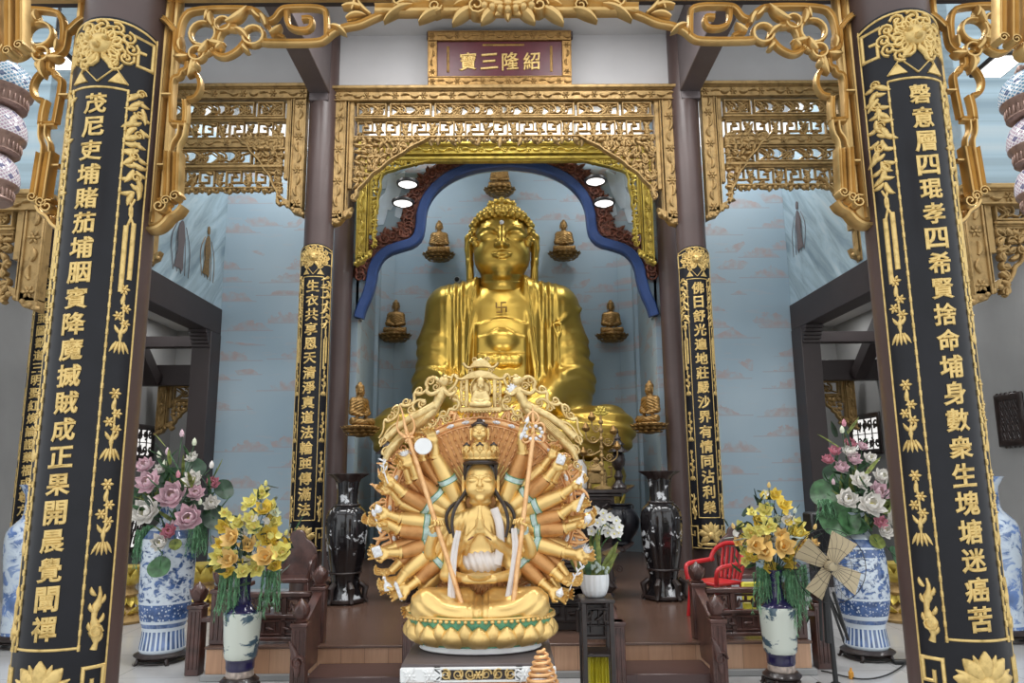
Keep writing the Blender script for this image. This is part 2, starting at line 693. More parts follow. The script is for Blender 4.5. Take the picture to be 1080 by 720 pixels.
M['ceil'] = plain('ceiling plaster', (.62, .62, .62), .85, var=.02, vscale=2)
M['wood'] = plain('dark rosewood', (.080, .035, .028), .32, var=.22, vscale=9, coat=.25)
M['wood_dark'] = plain('blackish carved wood', (.026, .016, .014), .35, var=.2, vscale=12, coat=.2)
M['black_metal'] = plain('black painted metal', (.012, .012, .013), .4)
M['white'] = plain('white enamel', (.80, .80, .79), .4, var=.02)
M['white_porc'] = plain('white porcelain', (.80, .82, .84), .15, var=.02, coat=.4)
M['red_plastic'] = plain('red plastic', (.55, .025, .03), .35, var=.04)
M['blade'] = plain('beige plastic', (.47, .38, .235), .4, var=.05)
M['green_leaf'] = plain('leaf green', (.045, .12, .045), .45, var=.3, vscale=14)
M['green_dark'] = plain('dark leaf green', (.018, .05, .024), .45, var=.25, vscale=14)
M['green_fern'] = plain('fern green', (.13, .30, .15), .55, var=.3, vscale=20)
M['green_olive'] = plain('olive leaf', (.20, .24, .055), .55, var=.3, vscale=20)
M['yellow_cloth'] = plain('yellow satin', (.62, .55, .05), .5, var=.1)
M['hair'] = plain('black lacquer hair', (.035, .025, .022), .38, var=.15, vscale=30)
M['sash'] = plain('white robe', (.74, .68, .64), .5, var=.04, vscale=10)
M['teal'] = plain('pale teal enamel', (.50, .64, .60), .4, var=.12, vscale=30)
M['green_paint'] = plain('green enamel', (.10, .30, .17), .4, var=.2, vscale=20)
M['copper_sleeve'] = gold('copper lacquer sleeve', (.58, .29, .10), (.42, .18, .055), .38, .55, 12)
M['gem'] = plain('white crystal', (.82, .82, .84), .12, var=.12, vscale=60)
M['cloth_blue'] = plain('arch blue paint', (.022, .060, .20), .5, var=.06)
M['maroon'] = plain('red brown carving', (.17, .058, .035), .5, var=.35, vscale=18, bump=.4)
M['sign_red'] = plain('wine red lacquer', (.10, .013, .022), .35, var=.08)
M['orange_glaze'] = plain('orange petal paint', (.62, .25, .07), .4, var=.2, vscale=12)
M['smoke'] = plain('pale blue painted cloud', (.55, .66, .76), .6, var=.05)
M['cable'] = plain('black rubber', (.01, .01, .01), .6)
M['stamen'] = plain('orange stamen', (.62, .28, .03), .6)

M['lotus_pink'] = plain('pink silk petal', (.70, .50, .55), .55, var=.12, vscale=10)
M['lotus_rose'] = plain('rose silk petal', (.64, .27, .33), .55, var=.2, vscale=10)
M['lotus_white'] = plain('white silk petal', (.80, .77, .72), .55, var=.06, vscale=10)
M['bud_cream'] = plain('cream bud', (.72, .76, .58), .55, var=.1, vscale=10)
M['petal_yellow'] = plain('yellow silk petal', (.80, .60, .10), .55, var=.14, vscale=10)
M['petal_orange'] = plain('apricot silk petal', (.84, .56, .20), .55, var=.14, vscale=10)
M['petal_lemon'] = plain('lemon silk petal', (.82, .74, .24), .55, var=.12, vscale=10)


def lamp_mat():
    m, nt, b = newmat('lit lamp diffuser')
    b.inputs['Base Color'].default_value = (.9, .9, .9, 1)
    b.inputs['Emission Color'].default_value = (1, .98, .95, 1)
    b.inputs['Emission Strength'].default_value = 1.3
    return m
M['lamp'] = lamp_mat()
M['slab_glow'] = M['lamp'].copy()
M['slab_glow'].name = 'glowing slab over niche'
M['slab_glow'].node_tree.nodes['Principled BSDF'].inputs['Emission Strength'].default_value = .85  # emission replaces the skylight that would fall on the slab


def cloud_wall():
    m, nt, b = newmat('blue wall painted with clouds')
    g = N(nt)
    co = g.coord()
    x, y, z = g.xyz(co)
    w = g.math('ADD', x, y)
    v = g.comb(w, z, 0.0)
    n1 = g.noise(g.map(v, (.5, .5, 1)), 1.2, 2)
    base = g.ramp(n1, [(.3, (.265, .36, .43)), (.7, (.345, .435, .495))])
    # flat-bottomed drifting clouds: one per cell of a stretched voronoi
    vv = g.comb(g.math('MULTIPLY', w, 1.05), g.math('MULTIPLY', z, 2.1), 0.0)
    vo = g.n('ShaderNodeTexVoronoi', feature='F1'); nt.links.new(vv, vo.inputs['Vector'])
    vo.inputs['Scale'].default_value = 1.0; vo.inputs['Randomness'].default_value = .75
    px, py, pz = g.xyz(vo.outputs['Position'])
    vx, vy, vz = g.xyz(vv)
    # voronoi Position is returned in scaled space
    dx = g.math('MULTIPLY', g.math('SUBTRACT', vx, px), 1.0)
    dz = g.math('MULTIPLY', g.math('SUBTRACT', vy, py), 1.0)
    wob = g.math('MULTIPLY', g.math('SUBTRACT', g.noise(v, 5.5, 4, .6), .5), .34)
    ax = g.math('ABSOLUTE', g.math('ADD', dx, wob))
    top = g.math('SUBTRACT', .27, g.math('MULTIPLY', g.math('MULTIPLY', ax, ax), 2.6))
    hgt = g.math('ADD', top, g.math('MULTIPLY', g.math('SUBTRACT', g.noise(v, 11, 3, .6), .5), .5))
    inside = g.math('MULTIPLY', g.math('LESS_THAN', dz, hgt), g.math('GREATER_THAN', dz, -.03))
    inside = g.math('MULTIPLY', inside, g.math('LESS_THAN', ax, .36))
    streak = g.math('MULTIPLY', g.math('LESS_THAN', g.math('ABSOLUTE', g.math('ADD', dz, .05)), .016), g.math('LESS_THAN', g.math('ABSOLUTE', dx), .55))
    wis = g.math('GREATER_THAN', g.noise(g.map(v, (1.4, 9, 1)), 1.3, 4, .62), .615)
    amt = g.math('MULTIPLY', g.ramp(g.noise(v, 9, 4), [(.35, .1), (.62, 1.0)]), g.math('MULTIPLY', inside, .8))
    col = g.mix(amt, base, (.37, .29, .27))
    col = g.mix(g.math('MULTIPLY', streak, .5), col, (.33, .26, .25))
    col = g.mix(g.math('MULTIPLY', wis, .16), col, (.45, .38, .37))
    nt.links.new(col, b.inputs['Base Color'])
    b.inputs['Roughness'].default_value = .75
    return m
M['cloud_wall'] = cloud_wall()


def mural_wall():
    m, nt, b = newmat('blue mural with brushed mist')
    g = N(nt)
    co = g.coord()
    x, y, z = g.xyz(co)
    v = g.comb(g.math('ADD', g.math('MULTIPLY', y, .8), g.math('MULTIPLY', z, .6)), g.math('SUBTRACT', z, y), 0.0)
    n = g.noise(g.map(v, (.55, 2.2, 1)), 1.6, 5, .6, .6)
    col = g.ramp(n, [(.32, (.17, .25, .30)), (.46, (.28, .37, .42)), (.56, (.34, .46, .53)), (.72, (.46, .53, .55))])
    nt.links.new(col, b.inputs['Base Color'])
    b.inputs['Roughness'].default_value = .75
    return m
M['mural'] = mural_wall()


def tile_floor():
    m, nt, b = newmat('glossy pale stone tiles')
    g = N(nt)
    co = g.coord()
    br = g.n('ShaderNodeTexBrick', offset=0.0, squash=1.0)
    nt.links.new(co, br.inputs['Vector'])
    br.inputs['Scale'].default_value = 1.0
    br.inputs['Brick Width'].default_value = .8; br.inputs['Row Height'].default_value = .8
    br.inputs['Mortar Size'].default_value = .004; br.inputs['Mortar Smooth'].default_value = .2
    br.inputs['Color1'].default_value = (.46, .455, .45, 1); br.inputs['Color2'].default_value = (.48, .475, .47, 1)
    br.inputs['Mortar'].default_value = (.26, .255, .25, 1)
    n = g.noise(co, 3, 5, .6)
    nt.links.new(g.mix(g.ramp(n, [(.35, .0), (.7, .25)]), br.outputs['Color'], (.40, .395, .39)), b.inputs['Base Color'])
    b.inputs['Roughness'].default_value = .16
    b.inputs['Specular IOR Level'].default_value = .5
    return m
M['floor'] = tile_floor()


def planks(name, c1, c2, rough, along='x', width=.12, gloss=.5):
    m, nt, b = newmat(name)
    g = N(nt)
    co = g.coord()
    x, y, z = g.xyz(co)
    u, v = (x, y) if along == 'x' else (y, x)
    br = g.n('ShaderNodeTexBrick', offset=.37)
    nt.links.new(g.comb(u, g.math('ADD', v, g.math('MULTIPLY', z, 1.0)), 0.0), br.inputs['Vector'])
    br.inputs['Scale'].default_value = 1
    br.inputs['Brick Width'].default_value = .95; br.inputs['Row Height'].default_value = width
    br.inputs['Mortar Size'].default_value = .0015
    br.inputs['Color1'].default_value = (*c1, 1); br.inputs['Color2'].default_value = (*c2, 1)
    br.inputs['Mortar'].default_value = (*[q * .45 for q in c1], 1)
    gr = g.noise(g.comb(g.math('MULTIPLY', u, 1.5), g.math('MULTIPLY', v, 26), g.math('MULTIPLY', z, 26)), 1, 4, .6)
    col = g.mix(g.ramp(gr, [(.35, .0), (.75, .5)]), br.outputs['Color'], tuple(q * .62 for q in c1))
    nt.links.new(col, b.inputs['Base Color'])
    b.inputs['Roughness'].default_value = rough
    b.inputs['Specular IOR Level'].default_value = gloss
    return m
M['plank_floor'] = planks('brown wooden floorboards', (.125, .070, .050), (.145, .083, .06), .24)


def riser_wood():
    m, nt, b = newmat('honey coloured wooden riser boards')
    g = N(nt)
    co = g.coord()
    x, y, z = g.xyz(co)
    br = g.n('ShaderNodeTexBrick', offset=0)
    nt.links.new(g.comb(g.math('ADD', x, y), z, 0.0), br.inputs['Vector'])
    br.inputs['Scale'].default_value = 1
    br.inputs['Brick Width'].default_value = .19; br.inputs['Row Height'].default_value = 3
    br.inputs['Mortar Size'].default_value = .0015
    br.inputs['Color1'].default_value = (.52, .29, .17, 1); br.inputs['Color2'].default_value = (.64, .39, .25, 1)
    br.inputs['Mortar'].default_value = (.15, .07, .04, 1)
    gr = g.noise(g.comb(g.math('MULTIPLY', g.math('ADD', x, y), 36), g.math('MULTIPLY', z, 3), 0.0), 1, 3)
    nt.links.new(g.mix(g.ramp(gr, [(.35, .0), (.75, .4)]), br.outputs['Color'], (.38, .20, .115)), b.inputs['Base Color'])
    b.inputs['Roughness'].default_value = .35
    return m
M['riser'] = riser_wood()
M['tread'] = planks('dark reddish tread boards', (.070, .036, .033), (.080, .042, .038), .3, 'x', .3)


def blue_white(name, bands, dens=.5, sc=7.0, blue=(.035, .075, .19), white=(.64, .71, .78)):
    """porcelain: bands = [(z0,z1,mode)], mode: scene, dense, stripes, plain, dark"""
    m, nt, b = newmat(name)
    g = N(nt)
    co = g.coord()
    x, y, z = g.xyz(co)
    ang = g.math('ARCTAN2', y, x)
    v = g.comb(g.math('MULTIPLY', ang, .2), g.math('MULTIPLY', z, 1.0), 0.0)
    n = g.noise(v, sc * 2.0, 5, .62, .8)
    n2 = g.noise(v, sc * .8, 3, .5)
    big = g.math('ADD', g.math('MULTIPLY', n, .6), g.math('MULTIPLY', n2, .5))
    scene = g.ramp(big, [(.0, 1), (.50, 1), (.535, .25), (.58, .0), (.64, .0), (.66, .7), (.75, .95)])
    vo = g.voro(g.comb(g.math('MULTIPLY', ang, .25), z, 0.0), sc * 4.5)
    dense = g.ramp(vo, [(.0, .0), (.25, .15), (.38, 1), (1, 1)])
    st = g.math('FRACT', g.math('MULTIPLY', ang, 14 / (2 * PI)))
    stripes = g.ramp(st, [(.0, 1), (.10, 1), (.14, .05), (.3, .05), (.36, .9), (.64, .9), (.7, .05), (.86, .05), (.9, 1)])
    dark = g.ramp(n, [(.4, 1), (.62, .75)])
    modes = {'scene': scene, 'dense': dense, 'stripes': stripes, 'dark': dark, 'plain': None}
    fac = None
    for (z0, z1, md) in bands:
        k = g.math('MULTIPLY', g.math('GREATER_THAN', z, z0), g.math('LESS_THAN', z, z1))
        if modes[md] is None: continue
        t = g.math('MULTIPLY', k, modes[md])
        fac = t if fac is None else g.math('ADD', fac, t)
    tone = g.ramp(g.noise(v, sc * 1.3, 2), [(.35, blue), (.65, tuple(min(1, q * 2.0 + .02) for q in blue))])
    nt.links.new(g.mix(fac, white, tone), b.inputs['Base Color'])
    b.inputs['Roughness'].default_value = .12
    b.inputs['Coat Weight'].default_value = .4
    return m


def splotch(name, base, spots, sc=6, th=.58, rough=.2, coat=.5, stretch=(1, 1, 1), metal=0):
    m, nt, b = newmat(name)
    g = N(nt)
    co = g.map(g.coord(), stretch)
    n = g.noise(co, sc, 5, .65, .5)
    n2 = g.noise(co, sc * .33, 2)
    f = g.ramp(g.math('ADD', g.math('MULTIPLY', n, .6), g.math('MULTIPLY', n2, .5)), [(th, 0.0), (th + .03, 1.0)])
    nt.links.new(g.mix(f, base, spots), b.inputs['Base Color'])
    b.inputs['Roughness'].default_value = rough
    b.inputs['Coat Weight'].default_value = coat
    return m
# ------------------------------------------------------------------ the setting
PZ = .26            # platform height
XS = 4.42           # inner face of the hall's side walls
YB = 11.2           # back wall of the hall
YN = 13.4           # back wall of the niche


def struct(name, mb, mat, smooth=True):
    o = mb.build(name, mat, None, smooth)
    o['kind'] = 'structure'
    return o


def slab(name, lo, hi, mat, bev=.004):
    return struct(name, MB().bx(lo, hi, bev), mat)


slab('floor', (-11, -3, -.2), (11, 15.2, 0), M['floor'])
# raised wooden platform of the shrine
mb = MB(); mb.bx((-2.44, 6.62, 0), (2.44, 13.4, PZ - .02), .002)
struct('floor_platform_core', mb, M['plank_floor'])
slab('floor_platform', (-2.44, 6.27, PZ - .02), (2.44, 13.4, PZ), M['plank_floor'], .004)
mb = MB()
mb.bx((-2.43, 6.29, .05), (2.43, 6.62, PZ - .021), .003)
mb.bx((-2.44, 6.60, .05), (-2.425, 10, PZ - .021), .003); mb.bx((2.425, 6.60, .05), (2.44, 10, PZ - .021), .003)
struct('trim_platform_riser', mb, M['riser'])
mb = MB(); mb.bx((-2.46, 6.26, 0), (2.46, 6.62, .05), .006)
struct('trim_platform_plinth', mb, M['wall_gray'])
# lower steps in the two stair openings
mb = MB()
for x0, x1 in ((-1.52, -.76), (.83, 1.54)):
    mb.bx((x0, 5.86, 0), (x1, 6.28, .125), .006)
struct('floor_step', mb, M['tread'])

# --- back wall of the hall, both sides of the niche
for s, nm in ((-1, 'left'), (1, 'right')):
    a, b = sorted((s * 2.3, s * XS))
    slab('wall_back_' + nm, (a, YB, 0), (b, YB + .25, 6.78), M['cloud_wall'], .001)
    # clerestory over it: mullions against the open sky
    mb = MB()
    for k in range(5):
        x = a + (b - a) * k / 4
        mb.bx((x - .03, YB, 6.78), (x + .03, YB + .1, 7.5), .004)
    mb.bx((a, YB - .01, 6.78), (b, YB + .12, 6.84), .004)
    struct('window_%d' % (1 if s < 0 else 2), mb, M['white'])

# --- arch wall between the rear columns
half = [(2.27, 3.98), (2.23, 4.14), (2.15, 4.32), (2.09, 4.55), (2.07, 4.74), (1.99, 4.92), (1.86, 5.04), (1.66, 5.11), (1.47, 5.16),
        (1.37, 5.27), (1.34, 5.45), (1.33, 5.66), (1.27, 5.86), (1.16, 6.03), (.99, 6.2), (.79, 6.32), (.55, 6.41), (.28, 6.46), (0, 6.48)]
half = smoothpath(half, 1)
arch = [(-x, z) for x, z in half] + [(x, z) for x, z in half[::-1][1:]]
mb = MB()
V, F = [], []
nA = len(arch)
for y in (YB, YB + .22):
    for x, z in arch: V.append((x, y, z))
    for i, (x, z) in enumerate(arch):
        V.append((max(-2.34, min(2.34, x * 1.0 if z > 6.2 else math.copysign(2.34, x))), y, 6.78 if z > 6.2 else z))
for l in (0, 1):
    o = l * 2 * nA
    for i in range(nA - 1):
        q = (o + i, o + i + 1, o + nA + i + 1, o + nA + i)
        F.append(q[::-1] if l else q)
for i in range(nA - 1):
    F.append((i, 2 * nA + i, 2 * nA + i + 1, i + 1))
mb.add(V, F)
struct('wall_arch', mb, M['cloud_wall'])
mb = MB(); mb.bx((-2.34, YB, 6.76), (2.34, YB + .22, 6.85), .002)
for k in range(-4, 5): mb.bx((k * .56 - .03, YB, 6.85), (k * .56 + .03, YB + .1, 7.5), .004)
struct('window_3', mb, M['white'])
slab('window_6', (-2.34, YB + .13, 6.8), (2.34, YB + .22, 8.05), M['slab_glow'], .002)  # wall slab closing the niche top, with added glow for skylight
band = MB(); band.stroke(arch, .15, .15, YB - .08, prof=((-1, -1), (-1, .7), (-.7, 1), (.7, 1), (1, .7), (1, -1)))
band.build('arch_band', M['cloth_blue'])
tag(bpy.data.objects['arch_band'], 'deep blue moulding outlining the trefoil arch around the golden seated statue', 'arch moulding')
# red-brown carved flames along the outside of the arch
fl = MB()
r2 = random.Random(5)
off = []
for i, (x, z) in enumerate(arch):
    a, b = arch[max(0, i - 1)], arch[min(nA - 1, i + 1)]
    tx, tz = b[0] - a[0], b[1] - a[1]
    L = math.hypot(tx, tz) or 1
    off.append((x - tz / L * .19, z + tx / L * .19, math.atan2(tx / L, -tz / L)))
ok = lambda x, z: abs(x) < 2.28 and z < 6.72
P = [(x, z) for x, z, a in off if ok(x, z)]
fl.stroke(P, .26, .08, YB - .045)
for i, (x, z, a) in enumerate(off):
    for k in range(3):
        q = r2.uniform(-.5, .5)
        px_, pz_ = x + .05 * r2.uniform(-1, 1), z + .07 * r2.uniform(-1, 1)
        tip = (px_ + math.cos(a + q) * .2, pz_ + math.sin(a + q) * .2)
        if ok(px_, pz_) and ok(*tip):
            fl.leaf((px_, pz_), a + q, r2.uniform(.10, .19), .07, .07, YB - .06, r2.uniform(-1, 1))
    if ok(x, z):
        fl.stroke(spiral((x, z), .09, .02, r2.uniform(0, 6), 1.4, 12), taper(13, .035, .02), .07, YB - .1)
fl.build('arch_flames', M['maroon'])
tag(bpy.data.objects['arch_flames'], 'red-brown carved flame border outside the blue arch moulding', 'carving')
# pale clouds painted in the spandrels
sm = MB()
for s in (-1, 1):
    for (cx, cz, L, w, a) in ((1.72, 5.62, .62, .22, 2.0), (1.88, 5.75, .7, .24, 1.75), (1.98, 5.5, .55, .2, 1.5), (1.75, 5.95, .5, .2, 1.2), (1.95, 6.1, .45, .2, 1.4)):
        sm.leaf((s * cx, cz), a if s > 0 else PI - a, L, w, .02, YB - .004, .5 * s)
sm.build('painted_cloud', M['smoke'])
tag(bpy.data.objects['painted_cloud'], 'pale blue cloud wisps in the corners above the trefoil arch', 'wall painting', kind='structure')

# --- niche
mb = MB()
mb.bx((-2.6, YB + .22, 0), (-2.36, YN, 7.95), .001); mb.bx((2.36, YB + .22, 0), (2.6, YN, 7.95), .001)
mb.bx((-2.6, YN, 0), (2.6, YN + .2, 7.95), .001)
for s in (-1, 1):       # chamfered inner corners
    mb.prism([(s * 2.36, 0), (s * 2.36, 0)][:0] or [(s * 2.36, .0), (s * 2.36, 7.9), (s * 2.3, 7.9), (s * 2.3, .0)], .4, YN - .2, .001)
    mb.box((s * 2.2, YN - .1, 3.95), (.28, .03, 7.9), .001, Matrix.Rotation(s * -R(35), 3, 'Z'))
struct('wall_niche', mb, M['cloud_wall'])
slab('ceiling_niche', (-2.6, YB + .22, 7.95), (2.6, YN + .2, 8.05), M['ceil'], .001)

# --- side walls of the hall with their wide openings
for s, nm in ((-1, 'left'), (1, 'right')):
    mb = MB()
    a, b = sorted((s * XS, s * (XS + .22)))
    mb.bx((a, 7.0, 4.13), (b, YB + .25, 6.78), .001)
    struct('wall_' + nm, mb, M['mural'])
    mb = MB()
    a, b = sorted((s * (XS - .03), s * (XS + .25)))
    mb.bx((a, 7.1, 3.74), (b, YB - .02, 4.14), .006)           # lintel
    mb.bx((a, 10.82, 0), (b, YB - .002, 3.74), .006)           # rear post
    for k in range(5):                                          # stepped bracket
        mb.bx((a + .01, 10.82 - .18 + .036 * k, 3.74 - .05 * (k + 1)), (b - .01, 10.83, 3.74 - .05 * k), .004)
    struct('trim_opening_' + nm, mb, M['beam'])
    mb = MB()
    for k in range(6):
        y = 7.1 + k * .8
        mb.bx((s * XS - .05, y - .03, 6.78), (s * XS + .05, y + .03, 7.5), .003)
    struct('window_%d' % (4 if s < 0 else 5), mb, M['white'])
    # side corridor beyond
    xo = 6.65
    a, b = sorted((s * xo, s * (xo + .2)))
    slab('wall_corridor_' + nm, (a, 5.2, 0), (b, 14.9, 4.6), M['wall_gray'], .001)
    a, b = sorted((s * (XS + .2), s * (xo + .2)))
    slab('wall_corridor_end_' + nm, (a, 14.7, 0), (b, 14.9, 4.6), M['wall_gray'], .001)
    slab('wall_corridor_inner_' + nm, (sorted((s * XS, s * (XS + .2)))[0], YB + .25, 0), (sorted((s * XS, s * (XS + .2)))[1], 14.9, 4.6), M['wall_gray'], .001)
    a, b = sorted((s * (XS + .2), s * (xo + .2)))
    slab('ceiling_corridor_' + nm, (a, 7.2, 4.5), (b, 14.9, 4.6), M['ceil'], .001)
    mb = MB()
    for y, z, h_ in ((11.6, 3.64, .17), (13.0, 3.2, .36)):
        mb.bx((a + .02, y, z), (b - .02, y + .2, z + h_), .004)
    struct('trim_beam_corridor_' + nm, mb, M['beam'])
    mb = MB()
    mb.beam((s * 6.35, 12.0, 4.3), (s * 6.2, 12.95, 3.25), .22, .2)
    struct('trim_rafter_corridor_' + nm, mb, M['beam'])
    # blue wall above the outer bay
    a, b = sorted((s * (XS - .15), s * 9.0))
    slab('wall_outer_' + nm, (a, 7.0, 4.26), (b, 7.2, 7.4), M['mural'], .001)

# --- upper front wall over the inner gilded frames, tie beams, ceilings
mb = MB(); mb.bx((-4.7, 8.98, 6.47), (4.7, 9.12, 7.36), .001)
struct('wall_upper', mb, M['wall_white'])
mb = MB(); mb.bx((-1.03, 8.9, 7.27), (.9, 8.97, 7.5), .003)
for x in (-.42, .26): mb.bx((x - .012, 8.885, 7.27), (x + .012, 8.9, 7.5), .002)
struct('trim_upper', mb, M['beam_gray'])
slab('ceiling', (-9, 3.2, 7.36), (9, 9.1, 7.45), M['ceil'], .001)
slab('ceiling_rear', (-4.7, 9.1, 7.5), (4.7, 11.6, 7.6), M['ceil'], .001)
mb = MB()
for s in (-1, 1):
    x = s * 2.37
    mb.bx((x - .13, 3.6, 6.40), (x + .13, 8.95, 7.36), .01)
    mb.prism([(8.9, 6.40), (8.72, 6.40), (8.72, 6.30), (8.9, 6.30)], .24, 0, .004, fmap=lambda u, d, v, x=x: (x + d, u, v))
struct('ceiling_tie_beam', mb, M['beam_gray'])
mb = MB(); mb.bx((-9, 4.03, 4.44), (9, 4.13, 4.85), .01)
struct('trim_front_beam', mb, M['beam'])
# ------------------------------------------------------------------ columns
def column(x, y, r, z0, z1, label, mat=None, base=True):
    t = thing('column', label, 'column', (x, y, z0))
    mb = MB()
    mb.lathe([(r * 1.0, .0), (r, z1 - z0)], 40)
    mb.build('shaft', mat or M['column'], t)
    if base:
        mb = MB(); mb.lathe([(r * 1.45, 0), (r * 1.5, .03), (r * 1.5, .09), (r * 1.3, .14), (r * 1.38, .18), (r * 1.05, .24), (r * .9, .24)], 40)
        mb.build('plinth', M['wall_gray'], t)
    return t


FC = ((-2.205, 3.95), (2.255, 3.95))
column(*FC[0], .225, 0, 7.36, 'large front brown column beside the pink lotus vase, wrapped in a black couplet')
column(*FC[1], .225, 0, 7.36, 'large front brown column nearest the standing fan, wrapped in a black couplet')
IC = ((-2.345, 8.9), (2.32, 8.9))
column(*IC[0], .18, PZ, 7.36, 'inner brown column behind the yellow flowers without the red chair', base=False)
column(*IC[1], .18, PZ, 7.36, 'inner brown column behind the red plastic chair', base=False)
column(-2.515, 11.02, .15, PZ, 7.4, 'slim rear brown column at the arch edge behind the railing without a chair', base=False)
column(2.50, 11.02, .15, PZ, 7.4, 'slim rear brown column at the arch edge on the red chair side', base=False)
column(at(50, 400, 8.2).x, 8.2, .17, 0, 4.49, 'thin outer column hung with a narrow black couplet by the blue floor vase')


# ------------------------------------------------------------------ writing
def glyphs(ch, bold=.012):
    """outline of one character as a flat mesh (list of verts, faces), unit size, centred"""
    cu = bpy.data.curves.new('glyph', 'FONT')
    cu.body = ch
    cu.size = 1.0
    cu.resolution_u = 3
    cu.bevel_depth = bold
    cu.bevel_resolution = 0
    cu.extrude = .004
    cu.align_x = 'CENTER'
    ob = bpy.data.objects.new('glyph', cu)
    COL.objects.link(ob)
    dg = bpy.context.evaluated_depsgraph_get()
    dg.update()
    me = ob.evaluated_get(dg).to_mesh()
    V = [v.co.copy() for v in me.vertices]
    F = [tuple(p.vertices) for p in me.polygons]
    ob.evaluated_get(dg).to_mesh_clear()
    bpy.data.objects.remove(ob)
    bpy.data.curves.remove(cu)
    if V:
        x0, x1 = min(v.x for v in V), max(v.x for v in V)
        y0, y1 = min(v.y for v in V), max(v.y for v in V)
        s = 1.0 / max(x1 - x0, y1 - y0, .3)
        V = [Vector(((v.x - (x0 + x1) / 2) * s, (v.y - (y0 + y1) / 2) * s + (v.x - (x0 + x1) / 2) * s * .07, v.z)) for v in V]
    return V, F


_gl = {}


def glyph(ch, bold=.012):
    if (ch, bold) not in _gl: _gl[(ch, bold)] = glyphs(ch, bold)
    return _gl[(ch, bold)]


